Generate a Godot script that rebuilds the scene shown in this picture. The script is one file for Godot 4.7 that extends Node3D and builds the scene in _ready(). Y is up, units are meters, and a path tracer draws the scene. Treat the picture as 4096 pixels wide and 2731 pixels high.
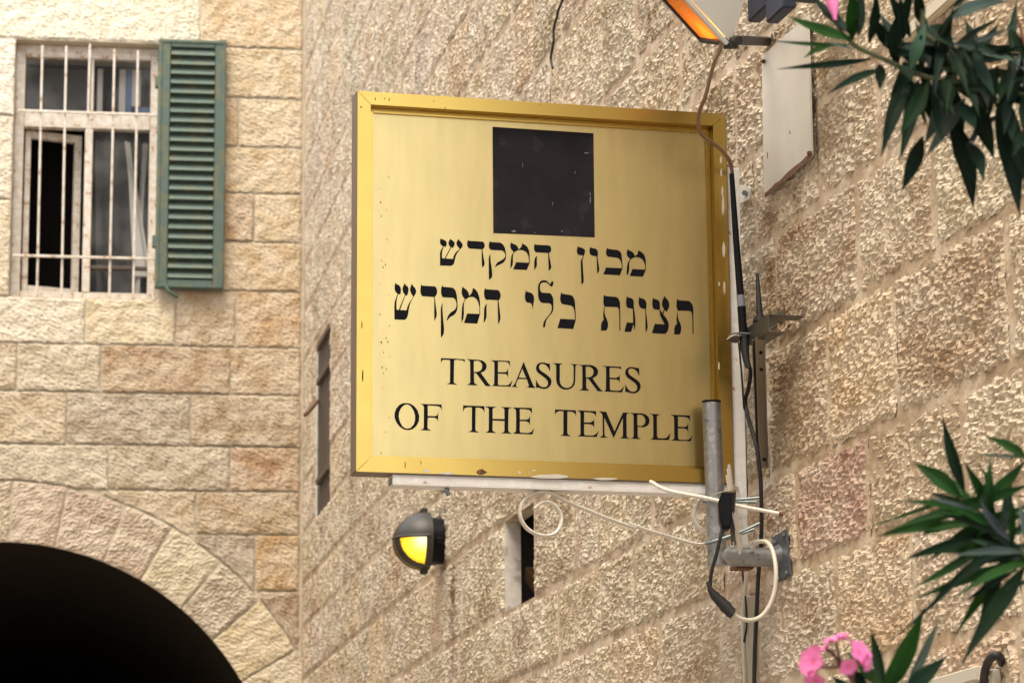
extends Node3D
# A stone lane: a gilded hanging sign on a rough-hewn wall, seen from below.

const ARCH := Vector2(-1.7408,2.2861)
const ARCH_IN := 1.622
const ARCH_OUT := 1.978

class MB:                                   # gathers triangles for one mesh
	var v := PackedVector3Array()
	var n := PackedVector3Array()
	var c := PackedColorArray()
	var uv := PackedVector2Array()
	var ix := PackedInt32Array()
	var col := Color.WHITE
	func vert(p: Vector3, nr: Vector3, t := Vector2.ZERO) -> int:
		v.append(p); n.append(nr); c.append(col); uv.append(t)
		return v.size() - 1
	func face(a: int, b: int, d: int) -> void:
		var g := (v[b] - v[a]).cross(v[d] - v[a])
		if g.dot(n[a] + n[b] + n[d]) > 0.0:
			ix.append_array(PackedInt32Array([a, d, b]))
		else:
			ix.append_array(PackedInt32Array([a, b, d]))
	func tri(a: Vector3, b: Vector3, d: Vector3, nr: Vector3) -> void:
		face(vert(a, nr), vert(b, nr), vert(d, nr))
	func quad(a: Vector3, b: Vector3, d: Vector3, e: Vector3, nr: Vector3) -> void:
		var i := vert(a, nr, Vector2(0,0)); var j := vert(b, nr, Vector2(1,0)); var k := vert(d, nr, Vector2(1,1)); var l := vert(e, nr, Vector2(0,1))
		face(i, j, k); face(i, k, l)
	func box(t: Transform3D, s: Vector3, ch := 0.0) -> void:      # a box with chamfered edges
		var h := s * 0.5
		var b := minf(ch, minf(h.x, minf(h.y, h.z)) * 0.45)
		var q := func(sg: Vector3, ax: int) -> Vector3:
			var p := Vector3((h.x - b) * sg.x, (h.y - b) * sg.y, (h.z - b) * sg.z)
			p[ax] = h[ax] * sg[ax]
			return t * p
		var bs := t.basis
		for ax in 3:
			var u := (ax + 1) % 3
			var w := (ax + 2) % 3
			for sa in [-1.0, 1.0]:
				var e := Vector3.ZERO
				e[ax] = sa
				var pts: Array[Vector3] = []
				for k in [[-1.0, -1.0], [1.0, -1.0], [1.0, 1.0], [-1.0, 1.0]]:
					var g := e
					g[u] = k[0]; g[w] = k[1]
					pts.append(q.call(g, ax))
				quad(pts[0], pts[1], pts[2], pts[3], (bs * e).normalized())
				if b > 0.0:
					for sb in [-1.0, 1.0]:
						var g1 := Vector3.ZERO
						g1[ax] = sa; g1[u] = sb
						var lo := g1; lo[w] = -1.0
						var hi := g1; hi[w] = 1.0
						quad(q.call(lo, ax), q.call(hi, ax), q.call(hi, u), q.call(lo, u), (bs * g1).normalized())
		if b > 0.0:
			for x in [-1.0, 1.0]:
				for y in [-1.0, 1.0]:
					for z in [-1.0, 1.0]:
						var g := Vector3(x, y, z)
						tri(q.call(g, 0), q.call(g, 1), q.call(g, 2), (bs * g).normalized())
	func bar(a: Vector3, b: Vector3, w: float, d: float, side: Vector3, ch := 0.0) -> void:   # a bar from a to b, w wide along side, d deep
		var y := (b - a).normalized()
		var z := side.cross(y).normalized()
		var x := y.cross(z).normalized()
		box(Transform3D(Basis(x, y, z), (a + b) * 0.5),Vector3(w, (b - a).length(), d), ch)
	func tube(p: PackedVector3Array, r0: float, sides := 10, radii := PackedFloat32Array(), caps := true, wide := 1.0, ref := Vector3.ZERO) -> void:
		var m := p.size()
		var t := (p[1] - p[0]).normalized()
		var a := t.cross(ref if ref != Vector3.ZERO else (Vector3.UP if absf(t.y) < 0.9 else Vector3.RIGHT)).normalized()
		var first := v.size()
		for i in m:
			t = (p[mini(i + 1, m - 1)] - p[maxi(i - 1, 0)]).normalized()
			a = (a - t * a.dot(t)).normalized()
			var b := t.cross(a)
			var r := radii[i] if radii.size() else r0
			for k in sides:
				var g := TAU * k / sides
				var d := a * cos(g) + b * sin(g) * wide
				vert(p[i] + d * r, (a * cos(g) * wide + b * sin(g)).normalized(),Vector2(float(k) / sides, float(i) / m))
		for i in m - 1:
			for k in sides:
				var q := first + i * sides + k
				var w := first + i * sides + (k + 1) % sides
				face(q, w, w + sides); face(q, w + sides, q + sides)
		if caps:
			for e in [0, m - 1]:
				var nr := (p[0] - p[1]).normalized() if e == 0 else (p[m - 1] - p[m - 2]).normalized()
				var mid := vert(p[e], nr)
				var f := v.size()
				for k in sides:
					vert(v[first + e * sides + k], nr)
				for k in sides:
					face(mid, f + k, f + (k + 1) % sides)
	func plate(pts: PackedVector2Array, t: Transform3D, z0: float, z1: float, side_faces := true) -> void:   # an outline extruded from z0 to z1
		var tr := Geometry2D.triangulate_polygon(pts)
		if tr.is_empty():
			printerr("outline cannot be filled: ", pts.size(), " ", pts[0])
		for z in [z0, z1]:
			var nr := t.basis.z.normalized() * (1.0 if z == z1 else -1.0)
			var f := v.size()
			for p in pts:
				vert(t * Vector3(p.x, p.y, z), nr, p)
			for k in range(0, tr.size(), 3):
				face(f + tr[k], f + tr[k + 1], f + tr[k + 2])
		if side_faces:
			var turn := 1.0 if Geometry2D.is_polygon_clockwise(pts) else -1.0
			for i in pts.size():
				var p := pts[i]
				var q := pts[(i + 1) % pts.size()]
				var o := (q - p).orthogonal().normalized() * turn
				if (q - p).length() > 1e-6:
					var mid := (p + q) * 0.5
					if Geometry2D.is_point_in_polygon(mid + o * 1e-5, pts):
						o = -o
					quad(t * Vector3(p.x, p.y, z0), t * Vector3(q.x, q.y, z0), t * Vector3(q.x, q.y, z1), t * Vector3(p.x, p.y, z1), (t.basis * Vector3(o.x, o.y, 0)).normalized())
	func mesh() -> ArrayMesh:
		var m := ArrayMesh.new()
		var ar := []
		ar.resize(Mesh.ARRAY_MAX)
		ar[Mesh.ARRAY_VERTEX] = v; ar[Mesh.ARRAY_NORMAL] = n; ar[Mesh.ARRAY_COLOR] = c; ar[Mesh.ARRAY_TEX_UV] = uv; ar[Mesh.ARRAY_INDEX] = ix
		m.add_surface_from_arrays(Mesh.PRIMITIVE_TRIANGLES, ar)
		return m

var mats := {}
var taken := {}
var rng := RandomNumberGenerator.new()
var pits := FastNoiseLite.new()
var pit_edges := FastNoiseLite.new()
var rough := FastNoiseLite.new()
var soft := FastNoiseLite.new()
var blotch := FastNoiseLite.new()

func thing(called: String, label: String, category: String, t := Transform3D(), group := "", kind := "") -> Node3D:
	var o := Node3D.new()
	name_it(o, called)
	add_child(o)
	o.transform = t
	return tag(o, label, category, group, kind)

func name_it(o: Node3D, called: String) -> void:
	var k: int = taken.get(called, 0)
	taken[called] = k + 1
	o.name = called if k == 0 else "%s_%03d" % [called, k]

func tag(o: Node3D, label: String, category: String, group := "", kind := "") -> Node3D:
	o.set_meta("label", label)
	o.set_meta("category", category)
	if group:
		o.set_meta("group", group)
	if kind:
		o.set_meta("kind", kind)
	return o

func part(called: String, m: Mesh, mat: Material, parent: Node3D, at := Transform3D()) -> MeshInstance3D:
	var o := MeshInstance3D.new()
	o.name = called
	o.mesh = m
	o.material_override = mat
	o.transform = at
	parent.add_child(o, true)
	return o

func lin(r: float, g: float, b: float) -> Color:               # real-world (linear) colour for albedo_color
	return Color(r, g, b).linear_to_srgb()

func mat(called: String, c: Color, roughness := 0.6, metal := 0.0) -> StandardMaterial3D:
	var m := StandardMaterial3D.new()
	m.resource_name = called
	m.albedo_color = c
	m.roughness = roughness
	m.metallic = metal
	mats[called] = m
	return m

func noise_tex(kind: int, freq: float, lo: float, hi: float, octaves := 4, size := 512, seed_no := 1, mid := -1.0) -> NoiseTexture2D:
	var f := FastNoiseLite.new()
	f.noise_type = kind
	f.frequency = freq
	f.fractal_octaves = octaves
	f.seed = seed_no
	var t := NoiseTexture2D.new()
	t.width = size; t.height = size
	t.seamless = true
	t.noise = f
	var g := Gradient.new()
	g.set_color(0, Color(lo, lo, lo)); g.set_color(1, Color(hi, hi, hi))
	if mid >= 0.0:
		g.add_point(0.5, Color(mid, mid, mid))
	t.color_ramp = g
	return t

func spotted(m: StandardMaterial3D, c0: Color, c1: Color, c2: Color, p1: float, p2: float, freq: float, scale: float, seed_no := 5) -> void:   # patchy wear: three tones by noise
	var f := FastNoiseLite.new()
	f.noise_type = FastNoiseLite.TYPE_SIMPLEX
	f.frequency = freq
	f.fractal_octaves = 5
	f.seed = seed_no
	var t := NoiseTexture2D.new()
	t.width = 512; t.height = 512; t.seamless = true; t.noise = f
	var g := Gradient.new()
	g.set_color(0, c0); g.set_offset(0, p1 - 0.04)
	g.set_color(1, c2); g.set_offset(1, p2 + 0.04)
	g.add_point(p1 + 0.02, c1); g.add_point(p2 - 0.02, c1)
	t.color_ramp = g
	m.albedo_color = Color.WHITE
	m.albedo_texture = t
	tri(m, scale)

func tri(m: StandardMaterial3D, scale: float) -> void:
	m.uv1_triplanar = true
	m.uv1_world_triplanar = true
	m.uv1_scale = Vector3.ONE * scale

func smooth(p: PackedVector3Array, per := 6) -> PackedVector3Array:   # a Catmull-Rom curve through the points
	var o := PackedVector3Array()
	for i in p.size() - 1:
		var a := p[maxi(i - 1, 0)]
		var d := p[mini(i + 2, p.size() - 1)]
		for k in per:
			o.append(p[i].cubic_interpolate(p[i + 1], a, d, float(k) / per))
	o.append(p[p.size() - 1])
	return o

func moved(p: PackedVector3Array, by: Vector3) -> PackedVector3Array:
	var o := PackedVector3Array()
	for q in p:
		o.append(q + by)
	return o

func cable(called: String, label: String, category: String, p: PackedVector3Array, r: float, m: Material, per := 6, group := "") -> Node3D:
	var b := MB.new()
	b.tube(smooth(moved(p, -p[0]), per), r, 10)
	var o := part(called, b.mesh(), m, self, Transform3D(Basis(), p[0]))
	var k: int = taken.get(called, 0)
	taken[called] = k + 1
	if k:
		o.name = "%s_%03d" % [called, k]
	tag(o, label, category, group)
	return o

# ---- the curving wall on the right: t is the distance ahead, y the height, out the distance in front of its face
func wall_x(t: float) -> float:
	var d := t - 7.3
	return 0.68900000 * 1.0 + -0.25236876 * d + 0.00802890 * d* d + -0.00031854 * d* d* d

func wall_slope(t: float) -> float:
	var d := t - 7.3
	return -0.25236876 + 2.0 * 0.00802890 * d + 3.0 * -0.00031854 * d * d

func wall_out(t: float) -> Vector3:
	return Vector3(-1, 0, -wall_slope(t)).normalized()

func wall_at(t: float, y: float, out := 0.0) -> Vector3:
	return Vector3(wall_x(t), y, -t) + wall_out(t) * out

func wall_frame(t: float, y: float, out := 0.0) -> Transform3D:       # x along the wall towards the camera, y up, z out of the wall
	var z := wall_out(t)
	return Transform3D(Basis(Vector3.UP.cross(z),Vector3.UP, z), wall_at(t, y, out))

# ---- one dressed stone: a grid of points on the wall's face, pitted and ragged, falling back to the joint at its rim
func stone(parent: Node3D, called: String, base: PackedVector3Array, nrm: PackedVector3Array, uvs: PackedVector2Array, rim: PackedFloat32Array, nx: int, ny: int, style: int, tone: Color, lift: float, stains: Array) -> MeshInstance3D:
	var off := Vector2(rng.randf() * 400.0, rng.randf() * 400.0)
	var ang := rng.randf_range(-0.35, 0.35)
	var ca := cos(ang)
	var sa := sin(ang)
	var deep := rng.randf_range(0.75, 1.2)
	var pitch := rng.randf_range(0.0185, 0.0225)
	var chisel := rng.randf() < 0.4
	var tilt := Vector2(rng.randf_range(-0.005, 0.005), rng.randf_range(-0.008, 0.008))
	var count := nx * ny
	var pos := PackedVector3Array(); pos.resize(count)
	var col := PackedColorArray(); col.resize(count)
	var mid := base[(ny / 2) * nx + nx / 2]
	var pale := tone.lerp(Color(0.83, 0.765, 0.655), 0.55)
	var dirt := tone * Color(0.72, 0.61, 0.49)
	var u0 := uvs[0]
	for i in count:
		var p := uvs[i]
		var u := p.x * ca + p.y * sa + off.x
		var w := -p.x * sa + p.y * ca + off.y
		var r := rim[i]
		var e := smoothstep(0.0, 0.016 if style == 0 else 0.010, r)
		var h := lift + soft.get_noise_2d(u * 9.0, w * 9.0) * 0.004 + tilt.x * (p.x - u0.x) + tilt.y * (p.y - u0.y)
		var grit := rough.get_noise_2d(u * 70.0, w * 70.0)
		if style == 0:                        # pecked with a point: rows of pits with sharp ridges between
			var wu := u + soft.get_noise_2d(w * 22.0, u * 22.0) * 0.005
			var ww := w + soft.get_noise_2d(u * 22.0 + 50.0, w * 22.0) * 0.004
			var d := pits.get_noise_2d(wu / pitch, ww / (pitch * 0.57)) + 1.0
			h += (minf(d, 0.74) / 0.74 - 0.66) * 0.0135 * deep * (0.3 + 0.7 * e) + grit * 0.0022
		else:                                 # hewn by strokes: ledges that run across
			var s := (0.45 if chisel else 0.8)
			var k := rough.get_noise_2d(u * 34.0 * s, w * 60.0)
			var d2 := pits.get_noise_2d(u / 0.030, w / 0.019) + 1.0
			h += (0.5 - absf(k) * 2.0) * 0.0036 * deep * e + (minf(d2, 0.8) - 0.5) * 0.0080 * e + grit * 0.0045
		h -= (1.0 - e) * (0.008 if style == 0 else 0.004)
		pos[i] = base[i] + nrm[i % nx] * h - mid
		var m1 := blotch.get_noise_2d(p.x * (1.6 if style == 0 else 4.0) + off.x, p.y * 4.0 + off.y)
		var m2 := blotch.get_noise_2d(u * 30.0, w * 60.0)
		var cc := tone.lerp(pale, clampf(0.64 + m1 * 0.55 + m2 * 0.25, 0.0, 1.0))
		cc = cc.lerp(dirt, clampf(((-m1 * 0.65 - m2 * 0.3 + grit * 0.25) - 0.20) * (1.0 if style == 0 else 0.45), 0.0, 0.8))
		for s in stains:                      # rust and soot that ran down from fittings: middle, top, bottom, half width, colour
			var wob: float = s[3] * (1.0 + soft.get_noise_2d(p.y * 14.0, s[0] * 9.0) * 0.9)
			var dx := absf(p.x - s[0] - soft.get_noise_2d(p.y * 5.0, s[0]) * 0.02) / wob
			if dx < 1.0 and p.y < s[1] and p.y > s[2]:
				var k2: float = (1.0 - dx * dx) * smoothstep(s[2], s[2] + (s[1] - s[2]) * 0.9, p.y) * smoothstep(0.0, 0.05, s[1] - p.y)
				cc = cc.lerp(s[4], k2 * (0.75 + 0.35 * m2))
		cc.a = 1.0
		col[i] = cc
	var ix := PackedInt32Array()
	ix.resize((nx - 1) * (ny - 1) * 6)
	var k3 := 0
	var gn := (base[nx - 1] - base[0]).cross(base[(ny - 1) * nx] - base[0])
	var flip := gn.dot(nrm[0]) > 0.0
	for j in ny - 1:
		for i in nx - 1:
			var a := j * nx + i
			var b := a + 1
			var d := a + nx
			if flip:
				ix[k3] = a; ix[k3 + 1] = d; ix[k3 + 2] = b; ix[k3 + 3] = b; ix[k3 + 4] = d; ix[k3 + 5] = d + 1
			else:
				ix[k3] = a; ix[k3 + 1] = b; ix[k3 + 2] = d; ix[k3 + 3] = b; ix[k3 + 4] = d + 1; ix[k3 + 5] = d
			k3 += 6
	var m := ArrayMesh.new()
	var ar := []
	ar.resize(Mesh.ARRAY_MAX)
	ar[Mesh.ARRAY_VERTEX] = pos; ar[Mesh.ARRAY_COLOR] = col; ar[Mesh.ARRAY_INDEX] = ix      # broken stone: each small facet stays flat
	m.add_surface_from_arrays(Mesh.PRIMITIVE_TRIANGLES, ar)
	return part(called, m, mats.stone, parent, Transform3D(Basis(), mid))

func right_stone(parent: Node3D, t0: float, t1: float, y0: float, y1: float, tone: Color, stains: Array) -> void:
	var tm := (t0 + t1) * 0.5
	var su := clampf(tm * 0.00085, 0.0054, 0.0100)
	var sv := clampf(tm * 0.00046, 0.0029, 0.0058)
	var nx := maxi(int((t1 - t0) / su), 6) + 1
	var ny := maxi(int((y1 - y0) / sv), 6) + 1
	var base := PackedVector3Array()
	var nrm := PackedVector3Array()
	var uvs := PackedVector2Array()
	var rim := PackedFloat32Array()
	for i in nx:
		nrm.append(wall_out(lerpf(t0, t1, float(i) / (nx - 1))))
	var j0 := rng.randf_range(-0.004, 0.004)
	for j in ny:
		var fy := float(j) / (ny - 1)
		for i in nx:
			var fx := float(i) / (nx - 1)
			var t := lerpf(t0, t1, fx)
			var y := lerpf(y0, y1, fy)
			y += soft.get_noise_2d(t * 16.0, y0 * 30.0 + fy * 40.0) * 0.005 + j0 * (fx - 0.5)
			t += soft.get_noise_2d(y * 16.0, t0 * 30.0 + fx * 40.0) * 0.004
			base.append(wall_at(t, y))
			uvs.append(Vector2(t, y))
			rim.append(minf(minf(fx, 1.0 - fx) * (t1 - t0), minf(fy, 1.0 - fy) * (y1 - y0)))
	stone(parent, "stone", base, nrm, uvs, rim, nx, ny, 0, tone, rng.randf_range(0.0005, 0.004), stains)

func arch_y(x: float, r: float) -> float:                      # height of the arch's curve of radius r at x
	var d := absf(x - ARCH.x)
	return ARCH.y + sqrt(maxf(r * r - d * d, 0.0)) if d < r else -100.0

func left_stone(parent: Node3D, x0: float, x1: float, y0: float, y1: float, tone: Color, style := 1) -> void:
	var nx := maxi(int((x1 - x0) / 0.0105), 5) + 1
	var ny := maxi(int((y1 - y0) / 0.0095), 5) + 1
	var base := PackedVector3Array()
	var nrm := PackedVector3Array()
	var uvs := PackedVector2Array()
	var rim := PackedFloat32Array()
	for i in nx:
		nrm.append(Vector3.BACK)
	for j in ny:
		var fy := float(j) / (ny - 1)
		for i in nx:
			var fx := float(i) / (nx - 1)
			var x := lerpf(x0, x1, fx)
			var lo := maxf(y0, arch_y(x, ARCH_OUT + 0.012))
			var y := lerpf(minf(lo, y1 - 0.004), y1, fy)
			y += soft.get_noise_2d(x * 16.0, y0 * 30.0 + fy * 40.0) * 0.004
			x += soft.get_noise_2d(y * 16.0, x0 * 30.0 + fx * 40.0) * 0.004
			base.append(Vector3(x, y, 0))
			uvs.append(Vector2(x, y))
			rim.append(minf(minf(fx, 1.0 - fx) * (x1 - x0), minf(fy, 1.0 - fy) * (y1 - lo)))
	stone(parent, "stone", base, nrm, uvs, rim, nx, ny, style, tone, rng.randf_range(0.0, 0.006), [])

func arch_stone(parent: Node3D, a0: float, a1: float, tone: Color, style := 1) -> void:
	var rm := (ARCH_IN + ARCH_OUT) * 0.5
	var nx := int(absf(a1 - a0) * rm / 0.0105) + 1
	var ny := int((ARCH_OUT - ARCH_IN) / 0.0095) + 1
	var base := PackedVector3Array()
	var nrm := PackedVector3Array()
	var uvs := PackedVector2Array()
	var rim := PackedFloat32Array()
	for i in nx:
		nrm.append(Vector3.BACK)
	for j in ny:
		var fy := float(j) / (ny - 1)
		for i in nx:
			var fx := float(i) / (nx - 1)
			var g := lerpf(a0, a1, fx)
			var r := lerpf(ARCH_IN, ARCH_OUT, fy)
			base.append(Vector3(ARCH.x + cos(g) * r, ARCH.y + sin(g) * r, 0))
			uvs.append(Vector2(g * rm, r))
			rim.append(minf(minf(fx, 1.0 - fx) * absf(a1 - a0) * rm, minf(fy, 1.0 - fy) * (ARCH_OUT - ARCH_IN)))
	stone(parent, "arch_stone", base, nrm, uvs, rim, nx, ny, style, tone, 0.002, [])

# ---- a blade-shaped leaf: folded along its midrib and bent along its length; two skins, so that it has a thickness
func leaf(parent: Node3D, a: Vector3, b: Vector3, width: float, bend: float, face_to: Vector3, m: Material) -> void:
	var y := (b - a).normalized()
	var x := y.cross(face_to).normalized()
	var z := x.cross(y).normalized()
	var len := (b - a).length()
	var mb := MB.new()
	var steps := 10
	var wav := rng.randf() * 6.0
	var tint := Color(rng.randf_range(0.75, 1.35), rng.randf_range(0.8, 1.2), rng.randf_range(0.7, 1.15))
	var burnt := rng.randf() < 0.22
	for skin in [1.0, -1.0]:
		var first := mb.v.size()
		for i in steps + 1:
			var f := float(i) / steps
			var w := width * 0.5 * pow(sin(PI * clampf(pow(f, 0.82), 0.0, 1.0)), 1.05) * (1.08 - 0.2 * f)
			if i == 0: w = 0.0012
			if i == steps: w = 0.0003
			var c: Vector3 = y * (len * f) + z * (bend * len * sin(PI * f)) + x * (sin(f * 3.0 + wav) * len * 0.018)
			var tz := (y + z * (bend * PI * cos(PI * f))).normalized()
			var nz := x.cross(tz).normalized()
			var fold := w * 0.34
			var rip := sin(f * 17.0 + wav) * w * 0.10
			var tone := tint * (0.85 + 0.2 * sin(f * 7.0 + wav))
			if burnt and f > 0.86:
				tone = Color(3.2, 1.1, 0.9)
			for k in 5:
				var h: float = [-1.0, -0.13, 0.0, 0.13, 1.0][k]
				mb.col = Color(tone.r * 2.4, tone.g * 2.0, tone.b * 1.9) if k == 2 else (tone if k == 0 or k == 1 else tone * 0.9)
				mb.col.a = 1.0
				mb.vert(c + x * (w * h) + nz * (fold * absf(h) + rip * h * h * signf(h) + skin * 0.0003), (nz * skin - x * 0.3 * skin * signf(h)).normalized())
		for i in steps:
			for k in 4:
				var q := first + i * 5 + k
				mb.face(q, q + 1, q + 6); mb.face(q, q + 6, q + 5)
	part("leaf", mb.mesh(), m, parent, Transform3D(Basis(), a - parent.position))

func blossom(parent: Node3D, at: Vector3, r: float, axis: Vector3, spin: float) -> void:
	var z := axis.normalized()
	var x := z.cross(Vector3.UP).normalized()
	var y := z.cross(x)
	for k in 5:
		var g := spin + TAU * k / 5.0
		var d := x * cos(g) + y * sin(g)
		var s := z.cross(d)
		var mb := MB.new()
		var n := 7
		for skin in [1.0, -1.0]:
			var first := mb.v.size()
			for i in n + 1:
				var f := float(i) / n
				var w := r * 0.52 * pow(sin(PI * (0.06 + 0.80 * f)), 0.8)
				if i == n: w = r * 0.16
				for j in 5:
					var h := float(j) / 4.0 * 2.0 - 1.0
					var p: Vector3 = d * (r * f) + s * (w * h + r * 0.10 * f * f) + z * (r * (0.55 * f - 0.42 * f * f) + r * 0.16 * h * h * f + r * 0.05 * sin(h * 5.0 + k) * f + skin * 0.0003)
					mb.col = Color(0.85, 0.45, 0.55).lerp(Color(1, 1, 1), smoothstep(0.0, 0.45, f + absf(h) * 0.1))
					mb.vert(p, (z * skin + d * -0.25 * skin).normalized())
			for i in n:
				for j in 4:
					var q := first + i * 5 + j
					mb.face(q, q + 1, q + 6); mb.face(q, q + 6, q + 5)
		part("petal", mb.mesh(), mats.petal, parent, Transform3D(Basis(), at - parent.position))


func _ready() -> void:
	rng.seed = 20
	for k in [[pits, FastNoiseLite.TYPE_CELLULAR, 3], [rough, FastNoiseLite.TYPE_SIMPLEX_SMOOTH, 7], [soft, FastNoiseLite.TYPE_SIMPLEX, 9], [blotch, FastNoiseLite.TYPE_SIMPLEX, 11]]:
		k[0].noise_type = k[1]; k[0].seed = k[2]; k[0].frequency = 1.0
		k[0].fractal_type = FastNoiseLite.FRACTAL_NONE
	rough.fractal_type = FastNoiseLite.FRACTAL_FBM; rough.fractal_octaves = 2
	blotch.fractal_type = FastNoiseLite.FRACTAL_FBM; blotch.fractal_octaves = 3
	pits.cellular_return_type = FastNoiseLite.RETURN_DISTANCE; pits.cellular_distance_function = FastNoiseLite.DISTANCE_EUCLIDEAN; pits.cellular_jitter = 0.52
	# camera
	var cam := Camera3D.new()
	cam.name = "camera"
	cam.transform = Transform3D(Basis(Vector3(1,-0.0086,-0.0018),Vector3(0.0087,0.9786,0.2055),Vector3(0,-0.2055,0.9787)),Vector3(0,1.6,0))
	var lens := CameraAttributesPhysical.new()
	lens.frustum_focal_length = 101.062
	lens.exposure_aperture = 9.5
	lens.frustum_focus_distance = 7.2
	lens.frustum_near = 0.05
	lens.frustum_far = 400.0
	cam.attributes = lens
	add_child(cam)
	# sky, sun, exposure
	var env := Environment.new()
	env.background_mode = Environment.BG_SKY
	var sky := ProceduralSkyMaterial.new()
	sky.sky_top_color = Color(0.86, 0.87, 0.90)
	sky.sky_horizon_color = Color(0.90, 0.92, 0.94)
	sky.sky_curve = 0.2
	sky.ground_bottom_color = Color(0.45, 0.42, 0.38)
	sky.ground_horizon_color = Color(0.62, 0.6, 0.57)
	sky.sky_energy_multiplier = 1.0
	env.sky = Sky.new()
	env.sky.sky_material = sky
	env.tonemap_mode = Environment.TONE_MAPPER_LINEAR
	env.tonemap_exposure = 4.55
	env.sdfgi_enabled = true; env.ssao_enabled = true; env.ssil_enabled = true
	var world := WorldEnvironment.new()
	world.name = "world_environment"
	world.environment = env
	add_child(world)
	var sun := DirectionalLight3D.new()
	sun.name = "sun"
	sun.light_color = Color(1.0, 0.95, 0.87)
	sun.light_energy = 0.38
	sun.light_angular_distance = 36.0
	sun.shadow_enabled = true
	sun.transform = Transform3D(Basis.looking_at(Vector3(0.18,-0.88,-0.44),Vector3.UP),Vector3(0,20,0))
	add_child(sun)
	make_materials()
	make_setting()
	make_right_wall()
	make_left_building()
	make_sign()
	make_bracket()
	make_wall_fittings()
	make_antennas()
	make_cables()
	make_plants()

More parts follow.
